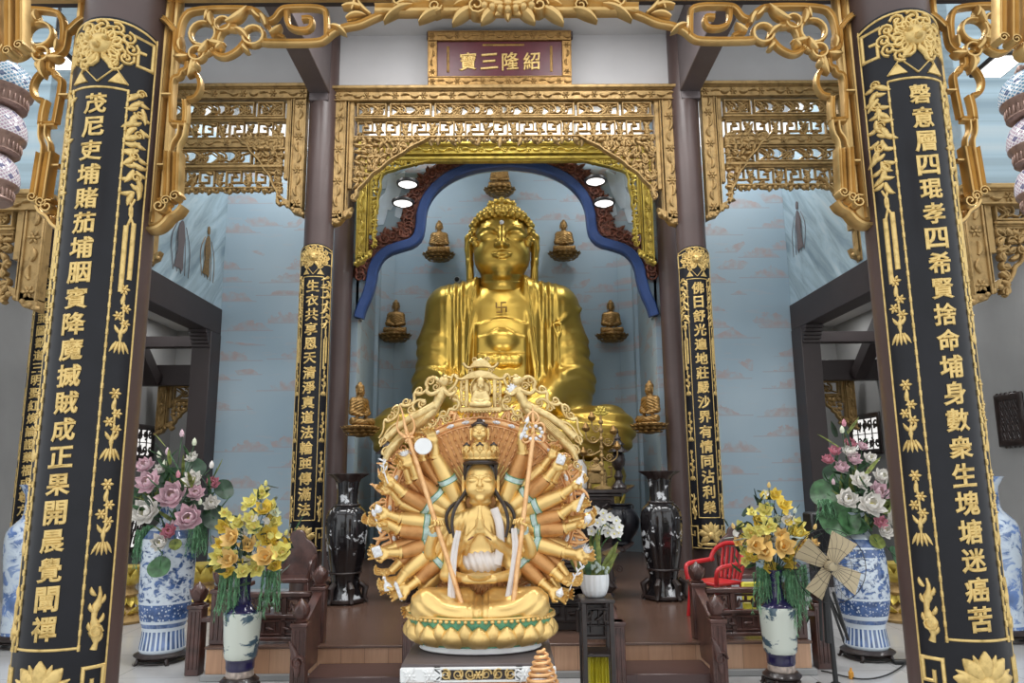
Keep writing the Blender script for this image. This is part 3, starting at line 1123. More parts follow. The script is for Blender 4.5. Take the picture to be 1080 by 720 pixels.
def couplet(text, x, y, r, z0, z1, label, face=-PI / 2, spread=68, gm=None, char=None, head=.42, foot=.36, detail=True):
    """long curved lacquer board hugging a column, gilt border, characters and flowers"""
    t = thing('couplet_board', label, 'couplet board', (x, y, z0), group=None)
    gm = gm or M['gold_letter']
    H = z1 - z0
    half = R(spread)

    def wrap(u, d, v):          # u arc length from centre (right +), d toward wall, v height
        a = face + u / r
        q = r - d
        return (q * math.cos(a), q * math.sin(a), v)
    mb = MB()
    n = 24
    for (ra, rb) in ((r - .012, r),):
        V, F = [], []
        for k in range(n + 1):
            a = -half + 2 * half * k / n
            zt = H - .06 * (abs(a) / half) ** 2.2
            for q in (ra, rb):
                for z in (0, zt):
                    V.append((q * math.cos(face + a), q * math.sin(face + a), z))
        for k in range(n):
            i, j = 4 * k, 4 * k + 4
            F += [(i + 2, j + 2, j + 3, i + 3), (i, i + 1, j + 1, j), (i + 1, i + 3, j + 3, j + 1), (i, j, j + 2, i + 2)]
        F += [(0, 2, 3, 1), (4 * n, 4 * n + 1, 4 * n + 3, 4 * n + 2)]
        mb.add(V, F)
    mb.build('board', M['lacquer'], t)
    W = r * R(36)                       # half width of the text panel
    zt, zb = H - head, foot
    g = MB()
    w = r * .055
    def seg(u0, v0, u1, v1, w_=w):
        k = max(1, int(abs(u1 - u0) / (r * .12)))
        g.stroke([(u0 + (u1 - u0) * i / k, v0 + (v1 - v0) * i / k) for i in range(k + 1)], w_, r * .05, 0, fmap=wrap)
    seg(-W, zb, W, zb); seg(-W, zt, W, zt); seg(-W, zb, -W, zt, w * .8); seg(W, zb, W, zt, w * .8)
    E_ = r * half
    seg(-E_ * .985, 0.02, E_ * .985, 0.02); seg(-E_ * .985, 0, -E_ * .985, H - .06, w * .7); seg(E_ * .985, 0, E_ * .985, H - .06, w * .7)
    g.stroke([(u, H - .02 - .06 * (abs(u) / E_) ** 2.2) for u in [E_ * (-1 + k / 8) for k in range(17)]], w, r * .05, 0, fmap=wrap)
    if detail:                          # small key pattern beside the panel
        for s in (-1, 1):
            v = zb
            while v < zt:
                g.box(wrap(s * (W + w * 0), -.004, v), (.012, .012, .03), .002)
                v += .07
    g.build('gilt_border', gm, t)
    # lotus at the foot, lion mask at the head
    k = r / .24
    g = MB()
    c = (0, foot * .47)
    S = foot * .42
    for a in (90, 48, 132, 8, 172, -38, 218): g.leaf((c[0] + .12 * S * math.cos(R(a)), c[1] + .1 * S * math.sin(R(a))), R(a), S * .86, S * .52, .03 * k, 0, 0, wrap)
    for a in (69, 111, 28, 152): g.leaf((c[0], c[1] - .1 * S), R(a), S * 1.0, S * .3, .02 * k, 0, 0, wrap)
    g.boss((c[0], c[1] - .05 * S), S * .3, .03 * k, 0, fmap=wrap)
    g.leaf((c[0] - S * .8, c[1] - S * .7), 0, S * 1.6, S * .25, .02 * k, 0, 0, wrap)
    g.build('lotus_ornament', gm, t)
    for s in (-1, 1):
        g = MB()
        x0 = s * W * 1.18; q = S * .62
        g.stroke([(x0, .05), (x0, c[1] + q), (x0 + s * q, c[1] + q), (x0 + s * q, c[1] - .1 * q), (x0 + s * .45 * q, c[1] - .1 * q), (x0 + s * .45 * q, c[1] + .45 * q)], .13 * S, .02 * k, 0, fmap=wrap)
        g.stroke(spiral((x0 - s * .16 * q, .05 + .1 * q), .3 * q, .06 * q, 0, 1.3 * s, 14), .1 * S, .02 * k, 0, fmap=wrap)
        g.build('key_fret', gm, t)
    g = MB()
    c = (0, H - head * .42)
    S = head * .36
    for j in range(11):
        a = R(-60 + j * 30)
        g.stroke(spiral((c[0] + S * 1.02 * math.cos(a), c[1] + S * .78 * math.sin(a)), S * .26, .04 * S, a + 1, -1.4, 12), .11 * S, .025 * k, 0, fmap=wrap)
        g.stroke(spiral((c[0] + S * .6 * math.cos(a), c[1] + S * .5 * math.sin(a)), S * .34, .04 * S, a, 1.4, 12), .13 * S, .03 * k, 0, fmap=wrap)
    g.boss((0, c[1] + .05 * S), .42 * S, .05 * k, 0, fmap=wrap)
    for s in (-1, 1):
        g.boss((s * .24 * S, c[1] + .16 * S), .13 * S, .07 * k, 0, fmap=wrap)
        g.leaf((s * .1 * S, c[1] - .3 * S), R(-90 + s * 35), S * .7, S * .25, .03 * k, 0, 0, wrap)
        g.stroke([(s * W * .98, H - head - .02 + .05), (s * W * .55, H - head * .72), (0, H - head + .03)], .06 * S, .02 * k, 0, fmap=wrap)
        g.prism([(s * W * .95, H - head + .03), (s * W * .35, H - head + .03), (s * W * .65, H - head * .78)], .02 * k, 0, .003, fmap=wrap)
        x0 = s * W * 1.05; q = S * .55
        g.stroke([(x0, H - .09), (x0 + s * q * 1.3, H - .1), (x0 + s * q * 1.3, H - head * .62), (x0 + s * q * .3, H - head * .62), (x0 + s * q * .3, H - head * .42), (x0 + s * q * .8, H - head * .42)], .13 * S, .02 * k, 0, fmap=wrap)
    g.boss((0, c[1] - .12 * S), .15 * S, .08 * k, 0, fmap=wrap)
    g.build('lion_mask', gm, t)
    # side sprays: tassel below the head, flower baskets, flame vase above the foot
    xs_ = W * 1.42
    spray_id = 0
    for s in (-1, 1):
        g = MB()
        v = H - head * 1.0
        L = H * .165
        u = s * xs_
        rt = random.Random(int(H * 100) + s)
        for j in range(15):
            vv = v - L * j / 15
            q = .014 * k * math.sin(j * 1.1)
            g.leaf((u + q, vv), R(-90 + rt.uniform(-70, 70)), L * .15, .032 * k, .022 * k, 0, rt.uniform(-1.4, 1.4), wrap)
            g.leaf((u - q, vv), R(-90 + (50 if j % 2 else -50)), L * .12, .026 * k, .018 * k, 0, .9 if j % 2 else -.9, wrap)
            if j % 3 == 0: g.stroke(spiral((u + q, vv), .026 * k, .005 * k, j, 1.4, 12), .012 * k, .024 * k, 0, fmap=wrap)
        g.stroke(smoothpath([(u - .02 * k, v - L), (u + .012 * k, v - L * 1.12), (u - .016 * k, v - L * 1.28)], 1), .014 * k, .012 * k, 0, fmap=wrap)
        g.stroke(smoothpath([(u + .014 * k, v - L), (u - .014 * k, v - L * 1.12), (u + .018 * k, v - L * 1.24)], 1), .014 * k, .012 * k, 0, fmap=wrap)
        g.stroke([(u - .018 * k, v - L * 1.26), (u - .018 * k, v - L * 1.86)], .026 * k, .016 * k, 0, fmap=wrap)
        g.stroke([(u + .02 * k, v - L * 1.22), (u + .02 * k, v - L * 1.74)], .026 * k, .016 * k, 0, fmap=wrap)
        g.build('gilt_tassel', gm, t)
        for (f0,) in ((.475,), (.325,), (.20,)):
            g = MB()
            vb = H * (f0 - .012) + foot * .3
            Lb = H * .085
            for j in range(5):
                a = R(-90 + (j - 2) * 14)
                g.leaf((u + (j - 2) * .009 * k, vb + .05 * k), a, .062 * k, .017 * k, .012 * k, 0, 0, wrap, 3)
            for (du, fv, kk) in ((0, .2, .8), (.018, .38, 1), (-.018, .5, 1), (.016, .64, 1), (-.006, .80, .9), (0, .97, 1.1)):
                if kk > .95: g.rosette((u + du * k, vb + fv * Lb + .03 * k), .026 * k * kk, .014 * k, 0, 6, wrap)
                else: g.leaf((u + du * k, vb + fv * Lb), R(90 + du * 1500), .06 * k, .024 * k, .014 * k, 0, 0, wrap, 3)
            g.stroke(smoothpath([(u, vb + .04 * k), (u + .008 * k, vb + Lb * .5), (u, vb + Lb)], 1), .012 * k, .01 * k, 0, fmap=wrap)
            for ss in (-1, 1): g.leaf((u, vb + Lb * .3), R(90 - ss * 48), .055 * k, .02 * k, .012 * k, 0, ss * .6, wrap, 3)
            g.build('gilt_flower_spray', gm, t)
        g = MB()
        vb = foot * .95
        Lb = H * .07
        Lb *= 1.15
        g.stroke([(u + .010 * k * math.sin(q * .9), vb + Lb * q / 10) for q in range(11)], [k * q for q in (.034, .022, .05, .062, .046, .024, .03, .044, .026, .018, .01)], .028 * k, 0, fmap=wrap)
        for q, (f_, sd) in enumerate(((.12, 1), (.3, -1), (.42, 1), (.6, -1), (.72, 1), (.86, -1))): g.leaf((u + sd * .01 * k, vb + Lb * f_), R(90 - sd * 55), .05 * k, .022 * k, .02 * k, 0, sd * 1.2, wrap, 5)
        g.stroke(spiral((u + .0, vb + Lb * .28), .032 * k, .006 * k, 0, 1.5 * s, 12), .014 * k, .03 * k, 0, fmap=wrap)
        g.build('gilt_flame', gm, t)
    # characters
    m = len(text)
    step = (zt - zb - .06) / m
    size = char or min(step * .88, W * 1.38)
    for i, ch in enumerate(text):
        V, F = glyph(ch, .032)
        v = zt - .03 - step * (i + .5)
        mb = MB()
        mb.add([wrap(p.x * size, -.004 - p.z * size * .9, v + p.y * size) for p in V], F)
        if len(V): mb.build('gilt_character', gm, t, smooth=False)
    return t


couplet('茂尼吏埔賭茄埔胭賓降魔搣賊成正果開晨覺闡禪', *FC[0], .248, .44, 4.10,
        'big black couplet board wrapped around the front column beside the pink lotus bouquet')
couplet('磬意層四琨孝四希賢捨命埔身數衆生塊塘迷癌苦', *FC[1], .248, .44, 4.13,
        'big black couplet board wrapped around the front column beside the fan and cable')
couplet('生衣共享恩天清淨真道法輪亜傳滿法', *IC[0], .205, .74, 4.40, 'slim black couplet board on the inner column above the yellow flowers and no chair', detail=False)
couplet('佛日舒光遍地莊嚴沙界有情同沾利樂', *IC[1], .205, .73, 4.34, 'slim black couplet board on the inner column above the red chair', detail=False)
couplet('其廷亜圖勸道三明聖紅煥論證藥福成尊方大唯', at(50, 400, 8.2).x, 8.2, .195, .78, 3.93,
        'narrow black couplet board on the thin outer column above the blue floor vase', detail=False, spread=70, head=.22, foot=.12)


# ------------------------------------------------------------------ gilded openwork
def key_motif(mb, u0, u1, v0, v1, w, d, y, flip):
    """one angular scroll"""
    W, Hh = u1 - u0, v1 - v0
    p = [(0, .0), (0, 1), (.92, 1), (.92, .28), (.34, .28), (.34, .66), (.62, .66)]
    if flip: p = [(1 - a, b) for a, b in p]
    mb.stroke([(u0 + a * W, v0 + b * Hh) for a, b in p], w, d, y)


def scroll_row(mb, u0, u1, v0, v1, y, d, rr, w):
    """running vine with curls, leaves and a flower or two"""
    H = v1 - v0
    vm = (v0 + v1) / 2
    n = max(2, int((u1 - u0) / (H * 1.15)))
    st = (u1 - u0) / n
    for i in range(n):
        c = u0 + (i + .5) * st
        up = 1 if i % 2 else -1
        if i % 3 == 1:
            mb.rosette((c, vm), H * .40, d * .55, y, 8)
            mb.stroke([(c + H * .42 * math.cos(a * PI / 6), vm + H * .42 * math.sin(a * PI / 6)) for a in range(12)], w * .7, d * .8, y, True)
        else:
            mb.stroke(spiral((c, vm), H * .40, H * .07, up * PI / 2 + (0 if up > 0 else PI), 1.5 * up, 18), taper(19, w * 1.2, w * .7), d, y)
            mb.leaf((c - .1 * st, vm - up * H * .1), up * R(60), H * .5, w * 1.8, d, y, up)
        mb.leaf((c - st * .5, vm + H * .46 * up), R(-20 * up), st * .7, w * 2.0, d * .9, y, -up * .9)
        mb.leaf((c - st * .4, vm - H * .44 * up), R(25 * up), st * .6, w * 1.6, d * .9, y, up * .8)
        mb.stroke(smoothpath([(c - st * .5, vm - up * H * .3), (c - st * .1, vm + up * H * .1), (c + st * .5, vm + up * H * .34)], 1), w, d * .8, y)


def key_row(mb, u0, u1, v0, v1, y, d, rr, w):
    H = v1 - v0
    n = max(2, int(round((u1 - u0) / (H * 1.7))))
    st = (u1 - u0) / n
    for i in range(n):
        a = u0 + i * st
        key_motif(mb, a + st * .05, a + st * .62, v0 + H * .06, v1 - H * .06, w, d, y, i % 2)
        c = a + st * .82
        mb.leaf((c, v0 + H * .05), R(90 + rr.uniform(-25, 25)), H * .85, w * 2.4, d, y, rr.uniform(-.8, .8))
        mb.leaf((c - st * .12, v1 - H * .1), R(-60), H * .5, w * 1.8, d, y, .8)
        mb.leaf((c + st * .1, v1 - H * .1), R(-120), H * .5, w * 1.8, d, y, -.8)
        mb.boss((c, v0 + H * .5), w * 1.3, d * .7, y)
        mb.stroke(spiral((c, v0 + H * .3), H * .22, .01, i, 1.3, 12), taper(13, w * 1.1, w * .7), d, y)
        mb.stroke(spiral((a + st * .2, v0 + H * .12), H * .16, .01, i + 2, 1.2, 10), w * .8, d, y)
        mb.leaf((a + st * .3, v1 - H * .06), R(-70 + 40 * (i % 2)), H * .45, w * 1.9, d, y, .8)
        mb.stroke([(a + st * .6, v0 + H * .3), (a + st * 1.02, v0 + H * .3)], w * .8, d * .8, y)


def carved_band(mb, u0, u1, v0, v1, y, d, rr):
    """solid rail with relief leaves"""
    mb.box(((u0 + u1) / 2, y, (v0 + v1) / 2), (abs(u1 - u0), d, abs(v1 - v0)), .008)
    hor = abs(u1 - u0) > abs(v1 - v0)
    L = abs(u1 - u0) if hor else abs(v1 - v0)
    T = abs(v1 - v0) if hor else abs(u1 - u0)
    n = max(2, int(L / (T * .8)))
    for i in range(n):
        f = (i + .5) / n
        c = (u0 + (u1 - u0) * f, (v0 + v1) / 2) if hor else ((u0 + u1) / 2, v0 + (v1 - v0) * f)
        a = 0 if hor else PI / 2
        if i % 3 == 0: mb.rosette(c, T * .33, d * .3, y - d / 2, 6)
        else:
            mb.leaf((c[0] - .3 * T * math.cos(a), c[1] - .3 * T * math.sin(a)), a + (.6 if i % 2 else -.6), T * .8, T * .28, d * .5, y - d / 2, -1.4 if i % 2 else 1.4)
    for sgn in (-1, 1):
        if hor: mb.box(((u0 + u1) / 2, y - d / 2, (v0 + v1) / 2 + sgn * T * .44), (L, d * .35, T * .1), .004)
        else: mb.box(((u0 + u1) / 2 + sgn * T * .44, y - d / 2, (v0 + v1) / 2), (T * .1, d * .35, L), .004)


def bracket(mb, u, v, su, W, H, y, d, rr, w):
    """leafy corner bracket filling the angle (u,v): spreads to su*W and down H"""
    st = .075
    nv_ = max(2, int(H / st))
    for i in range(nv_):
        f = (i + .5) / nv_
        span = max(.06, W * (1 - f) ** 1.6)
        nu_ = max(1, int(span / st))
        for j in range(nu_):
            cu = u + su * (span * (j + .5) / nu_ + rr.uniform(-.012, .012))
            cv = v - H * f + rr.uniform(-.012, .012)
            k = rr.random()
            if k < .5:
                mb.stroke(spiral((cu, cv), .046, .008, rr.uniform(0, 6), 1.35 * (1 if k < .25 else -1), 12), taper(13, w * 1.15, w * .7), d, y)
            elif k < .62:
                mb.rosette((cu, cv), .05, d * .5, y - d * .2, 6)
            a = rr.uniform(0, 6.28)
            mb.leaf((cu - .045 * math.cos(a), cv - .045 * math.sin(a)), a, .1, w * 2.2, d, y - .008, rr.uniform(-1.2, 1.2), n=5)
    P = []
    m = 12
    for i in range(m + 1):
        f = i / m
        P.append((u + su * (W * (1 - f) ** 1.6 + .02 + .018 * math.sin(i * 2.4)), v - H * f))
    mb.stroke(smoothpath(P, 1), w * 1.5, d * 1.1, y - .006)


def gilded_frame(label, x0, x1, z1, y, rows, stiles, brk, mat, sw=.28, group=None, w=.022):
    """rows = [(v0, v1, kind)] below the top rail; stiles = (left bottom, right bottom)"""
    rr = random.Random(int((x0 + 20) * 1000))
    t = thing('gilded_frame', label, 'gilded frame', ((x0 + x1) / 2, y, z1), group=group)
    xo, zo = (x0 + x1) / 2, z1
    X0, X1 = x0 - xo, x1 - xo
    mb = MB(); carved_band(mb, X0, X1, -.15, 0, 0, .14, rr)
    mb.box(((X0 + X1) / 2, -.03, .02), (X1 - X0 + .03, .2, .05), .01)
    mb.build('top_rail', mat, t)
    for sgn, xb, zb in ((-1, X0, stiles[0]), (1, X1, stiles[1])):
        if zb is None: continue
        mb = MB()
        xi = xb - sgn * sw
        b = zb - zo
        carved_band(mb, min(xb, xb - sgn * sw * .62), max(xb, xb - sgn * sw * .62), b + .1, -.15, 0, .12, rr)
        mb.stroke([(xb - sgn * sw * .7, -.15), (xb - sgn * sw * .7, b + .16)], .03, .13, 0)
        mb.box((xb - sgn * sw * .85, 0, (b + .5 - .15) / 2 + .08), (sw * .2, .08, abs(b) - .5), .006)
        mb.prism([(xb, b), (xb, b + .12), (xi, b + .26), (xi + sgn * sw * .12, b + .16), (xi + sgn * sw * .35, b + .13), (xi + sgn * sw * .55, b + .05), (xi + sgn * sw * .8, b + .03)], .12, 0, .01)
        for k in range(5): mb.boss((xb - sgn * sw * k / 4.4, b + .03 + .035 * k), .03, .03, -.05)
        mb.build('stile', mat, t)
    for (v0, v1, kind) in rows:
        mb = MB()
        a, b = X0 + (sw if stiles[0] else 0), X1 - (sw if stiles[1] else 0)
        v0, v1 = v0 - zo, v1 - zo
        if kind == 'rail':
            mb.box(((a + b) / 2, 0, (v0 + v1) / 2), (b - a, .1, v1 - v0), .01)
            mb.box(((a + b) / 2, -.03, (v0 + v1) / 2), (b - a, .1, (v1 - v0) * .4), .008)
            mb.build('rail', mat, t)
        elif kind == 'band':
            carved_band(mb, a, b, v0, v1, 0, .1, rr); mb.build('rail', mat, t)
        elif kind == 'scroll':
            m = 5 if b - a > 3 else (2 if b - a > 1 else 1)
            cuts = {5: [0, .11, .26, .74, .89, 1], 2: [0, .74, 1] if x0 < 0 else [0, .26, 1], 1: [0, 1]}[m]
            for p, q in zip(cuts, cuts[1:]):
                A, B = a + (b - a) * p, a + (b - a) * q
                mb.stroke([(A + .03, v0 + .015), (B - .03, v0 + .015), (B - .03, v1 - .015), (A + .03, v1 - .015)], .035, .09, 0, True)
                scroll_row(mb, A + .05, B - .05, v0 + .02, v1 - .02, 0, .07, rr, w)
            mb.build('scroll_openwork', mat, t)
        elif kind == 'key':
            key_row(mb, a + .02, b - .02, v0, v1, 0, .07, rr, w * 1.15)
            mb.build('key_openwork', mat, t)
        elif kind == 'drip':
            n = int((b - a) / .13)
            for i in range(n):
                c = a + (b - a) * (i + .5) / n
                dz = (v1 - v0) * (.55 + .45 * abs(math.sin(i * 1.9)))
                mb.leaf((c - .05, v1), R(-80 + (20 if i % 2 else -20)), dz, .07, .07, 0, rr.uniform(-.7, .7))
                mb.boss((c, v1 - dz * .5), .03, .05, -.02)
                mb.stroke(spiral((c + .03, v1 - .03), .045, .012, rr.uniform(0, 6), 1.2, 10), .02, .06, 0)
            mb.stroke([(a, v1 - .01), (b, v1 - .01)], .04, .09, 0)
            mb.build('carved_edge', mat, t)
    for (side, W, H, v) in brk:
        mb = MB()
        if side < 0: bracket(mb, X0 + sw, v - zo, 1, W, H, -.02, .09, rr, w * 1.2)
        else: bracket(mb, X1 - sw, v - zo, -1, W, H, -.02, .09, rr, w * 1.2)
        mb.build('corner_bracket', mat, t)
    return t


gilded_frame('wide antique gold openwork frame spanning the centre bay under the wine-red signboard', -2.21, 2.19, 6.49, 8.9,
             [(6.14, 6.33, 'scroll'), (6.08, 6.14, 'rail'), (5.88, 6.08, 'key'), (5.72, 5.88, 'drip')], (4.66, 4.63),
             [(-1, .95, .85, 5.86), (1, .95, .85, 5.86)], M['gold_old'])
gilded_frame('antique gold four-row openwork frame over the side bay with two painted robed figures', -4.57, -2.55, 6.53, 8.9,
             [(6.15, 6.36, 'scroll'), (6.08, 6.15, 'rail'), (5.86, 6.08, 'key'), (5.72, 5.86, 'band'), (5.5, 5.72, 'scroll'), (5.42, 5.5, 'rail'), (5.2, 5.42, 'key'), (5.1, 5.2, 'drip')],
             (4.10, 4.80), [(1, .6, .95, 5.9), (-1, .3, .5, 5.3)], M['gold_old'])
gilded_frame('antique gold four-row openwork frame over the side bay next to the fan', 2.53, 4.58, 6.53, 8.9,
             [(6.15, 6.36, 'scroll'), (6.08, 6.15, 'rail'), (5.86, 6.08, 'key'), (5.72, 5.86, 'band'), (5.5, 5.72, 'scroll'), (5.42, 5.5, 'rail'), (5.2, 5.42, 'key'), (5.1, 5.2, 'drip')],
             (4.72, 4.08), [(-1, .6, .95, 5.9), (1, .3, .5, 5.3)], M['gold_old'])
# bright inner frame around the niche
yf = 10.85
s_ = yf / YB
gilded_frame('bright yellow gold inner frame right in front of the blue trefoil arch', -2.28, 2.25, 6.64, yf,
             [(6.38, 6.48, 'rail')], (4.72, 4.70), [(-1, .85, .3, 6.40), (1, .85, .3, 6.40), (-1, .13, 1.3, 6.3), (1, .13, 1.3, 6.3)], M['gold_yellow'], sw=.24, w=.02)
# outer bays and corridor frames
for s in (-1, 1):
    e = 'by the narrow couplet' if s < 0 else 'beside the window of the fan side'
    x0, x1 = (-6.6, -4.31) if s < 0 else (4.32, 6.6)
    gilded_frame('dull gold carved frame across the outer bay ' + e, x0, x1, 4.22, 6.70,
                 [(3.92, 4.12, 'scroll'), (3.86, 3.92, 'rail'), (3.72, 3.86, 'drip')], ((None, 3.10) if s < 0 else (3.10, None)),
                 [((1 if s < 0 else -1), .5, .65, 3.84)], M['gold_old'], sw=.3)
    x0, x1 = (-6.45, -4.7) if s < 0 else (4.7, 6.45)
    e = 'above the lotus bouquet without the fan' if s < 0 else 'above the white lotus bouquet near the fan'
    gilded_frame('small distant gold frame in the side corridor ' + e, x0, x1, 3.4, 13.7,
                 [(3.0, 3.26, 'scroll'), (2.85, 3.0, 'drip')], ((2.35, None) if s < 0 else (None, 2.35)),
                 [((-1 if s < 0 else 1), .4, .5, 2.95)], M['gold_old'], sw=.26, w=.03)


# --- front row: heavy gilt frames between the big columns. Traced from the corner beside the column.
def T(px, py):
    p = at(px, py, 3.9)
    return (p.x - FC[0][0], p.z)


CORNER = [  # (points in image px of the corner, width px, closed)
    ([(189, 50), (190, 36), (194, 20), (204, 11), (262, 10), (274, 14), (281, 24)], 5.5, False),
    ([(187, 33), (186, 46), (187, 55), (196, 60), (208, 62)], 5, False),
    ([(224, 52), (227, 58), (237, 62), (250, 56), (258, 47), (262, 40)], 5.5, False),
    ([(277, 45), (284, 46), (336, 46), (344, 42), (352, 34), (366, 29), (380, 27), (394, 20), (410, 14), (430, 12)], 6.5, False),
    ([(281, 24), (290, 22), (296, 12), (304, 9), (343, 9), (345, 20), (345, 40)], 5.5, False),
    ([(303, 10), (303, 27), (312, 33), (326, 33), (330, 27), (329, 20), (319, 21)], 5, False),
    ([(281, 24), (288, 36), (300, 41)], 4.5, False),
    ([(199, 66), (198, 75), (192, 76), (191, 82), (183, 83), (182, 100), (182, 130)], 5, False),
    ([(199, 74), (209, 79), (213, 92), (208, 104), (199, 106)], 4.5, False),
    ([(196, 106), (197, 118), (196, 132)], 6, False),
    ([(182, 131), (197, 132)], 6, False),
    ([(190, 133), (189, 144), (183, 151), (181, 161)], 3.6, False),
    ([(197, 132), (195, 146), (190, 153), (189, 162)], 3.6, False),
    ([(250, 31), (238, 30), (231, 38), (230, 48), (220, 56), (210, 58)], 7, False),
    ([(172, 20), (178, 24), (186, 34)], 6, False),
    ([(172, 101), (182, 101)], 4, False),
    ([(168, 175), (176, 175)], 4, False),
    ([(168, 213), (176, 210), (186, 208)], 5, False),
]


def px2m(w): return w * .0061


def corner(mb, xc, s, y):
    """s=+1: corner to the right of the column at xc; -1 mirrored"""
    U = lambda p: (xc + s * T(*p)[0], T(*p)[1])
    for pts, w, cl in CORNER:
        mb.stroke([U(p) for p in smoothpath(pts, 2)] if len(pts) > 2 else [U(p) for p in pts], px2m(w), .055, y, prof=MB.GROOVE if w > 4.4 else MB.PROF)
    for (c, r, w) in (((268, 39), 9.5, 5), ((215, 37), 12, 4.5), ((209, 58), 7, 4), ((236, 27), 7, 4)):
        cu, cv = U(c)
        mb.stroke([(cu + px2m(r) * math.cos(a * PI / 8), cv + px2m(r) * math.sin(a * PI / 8)) for a in range(16)], px2m(w), .06, y, True)
    r3 = random.Random(3)
    for (c, a, L, w) in (((240, 26), 20, 26, 9), ((226, 30), 120, 16, 8), ((222, 46), -30, 16, 8), ((205, 66), -80, 18, 8), ((200, 62), 200, 14, 7), ((282, 30), 100, 16, 8),
                         ((286, 38), 20, 14, 7), ((250, 33), -20, 18, 7), ((212, 58), 40, 16, 8), ((258, 50), -70, 10, 6), ((362, 10), 10, 26, 7), ((372, 14), 60, 14, 6), ((350, 30), -10, 18, 6),
                         ((206, 76), 60, 10, 6), ((193, 56), 110, 14, 6), ((218, 24), 60, 12, 6), ((236, 48), -110, 10, 6), ((276, 22), 150, 14, 6), ((392, 18), 150, 22, 6), ((366, 22), 30, 20, 6)):
        cu, cv = U(c)
        a = R(a)
        mb.leaf((cu, cv), a if s > 0 else PI - a, px2m(L), px2m(w), .09, y - .01, (1 if r3.random() < .5 else -1) * .9 * s)
    # the tied scrolls hanging on the stile
    for (x, y0, y1, w) in ((179.5, 161, 213, 8), (189, 162, 208, 8)):
        mb.stroke([U((x, y0)), U((x - .6, (y0 + y1) / 2)), U((x - 1.5, y1))], px2m(w), .085, y, prof=MB.GROOVE)
        cu, cv = U((x - 1.5, y1 + 1))
        mb.stroke(spiral((cu, cv), px2m(5), px2m(1), 0, 1.5 * s, 14), px2m(2.4), .09, y)
    cu, cv = U((171, 219))
    mb.stroke(spiral((cu, cv), px2m(6.5), px2m(1), 1, -1.4 * s, 14), px2m(3.2), .085, y)


def stile_strip(mb, xc, s, y):
    """grooved moulding beside the column ending in a rounded hook"""
    U = lambda q: (xc + s * q[0], q[1])
    mb.stroke([U((.215, 4.6)), U((.205, 2.99))], .105, .10, y, prof=MB.GROOVE)
    mb.stroke([U((.285, 4.6)), U((.285, 3.06))], .042, .075, y, prof=MB.PROF)
    mb.stroke([U(p) for p in smoothpath([(.16, 3.1), (.16, 2.99), (.19, 2.955), (.26, 2.95), (.31, 2.985), (.335, 3.03), (.38, 3.05), (.40, 3.09)], 2)], .04, .11, y)
    mb.prism([U(p) for p in smoothpath([(.17, 3.05), (.17, 2.98), (.25, 2.965), (.31, 3.02), (.31, 3.08)], 1, True)], .07, y, .01)


YF = 3.9
t = thing('gilded_frame', 'heavy pale gold front frame of the centre bay with a flower boss in its middle', 'gilded frame', (0, YF, 4.3))
for s, xc in ((1, FC[0][0]), (-1, FC[1][0])):
    mb = MB(); mb.M = Matrix.Translation((0, 0, -4.3)); stile_strip(mb, xc, s, .065); mb.build('stile', M['gold_front'], t)
    mb = MB(); mb.M = Matrix.Translation((0, 0, -4.3)); corner(mb, xc, s, 0); mb.build('corner_carving', M['gold_front'], t)
mb = MB(); mb.M = Matrix.Translation((0, 0, -4.3))
zb = at(540, 11, YF).z
xl, xr = at(405, 12, YF).x, at(664, 12, YF).x
mb.stroke([(xl - .05, zb), (xr + .05, zb)], .07, .08, 0, prof=MB.GROOVE)
mb.box((.02, 0, 4.37), (4.0, .1, .055), .01)
mb.build('top_rail', M['gold_front'], t)
mb = MB(); mb.M = Matrix.Translation((0, 0, -4.3))
cx, cz = .02, zb + .015
for sgn in (-1, 1):
    for k, (dx, dz, a, L, w) in enumerate(((.05, .0, 25, .16, .09), (.05, -.01, -25, .15, .08), (.12, .03, 10, .2, .07), (.2, -.02, -20, .16, .07), (.28, .02, 20, .2, .07), (.38, -.03, -10, .16, .05),
                                            (.45, .02, 12, .22, .06), (.2, .05, 40, .14, .06), (.55, .0, -12, .2, .04))):
        aa = R(a)
        mb.leaf((cx + sgn * dx, cz + dz), aa if sgn > 0 else PI - aa, L, w, .11, -.01, -sgn * .8)
    mb.stroke(spiral((cx + sgn * .18, cz - .02), .055, .012, 0, 1.5 * sgn, 14), .025, .12, -.01)
    mb.stroke(spiral((cx + sgn * .62, cz + .03), .06, .012, 0, -1.4 * sgn, 14), .025, .1, 0)
    mb.stroke(spiral((cx + sgn * .42, cz - .015), .04, .01, 0, 1.4 * sgn, 12), .02, .11, 0)
mb.rosette((cx, cz), .1, .06, -.03, 8)
for k in range(7): mb.boss((cx + (k - 3) * .045, cz - .05 + .008 * abs(k - 3)), .028, .05, -.04)
mb.build('flower_boss', M['gold_front'], t)

for s, xc, lab in ((-1, FC[0][0], 'heavy pale gold front frame of the outer bay over the narrow couplet'),
                   (1, FC[1][0], 'heavy pale gold front frame of the outer bay on the fan side')):
    t = thing('gilded_frame', lab, 'gilded frame', (xc, YF, 4.3))
    mb = MB(); mb.M = Matrix.Translation((-xc, 0, -4.3)); stile_strip(mb, xc, s, .065); mb.build('stile', M['gold_front'], t)
    mb = MB(); mb.M = Matrix.Translation((-xc, 0, -4.3)); corner(mb, xc, s, 0); mb.build('corner_carving', M['gold_front'], t)
    mb = MB(); mb.box((s * 1.4, 0, .07), (2.4, .1, .055), .01); mb.build('top_rail', M['gold_front'], t)

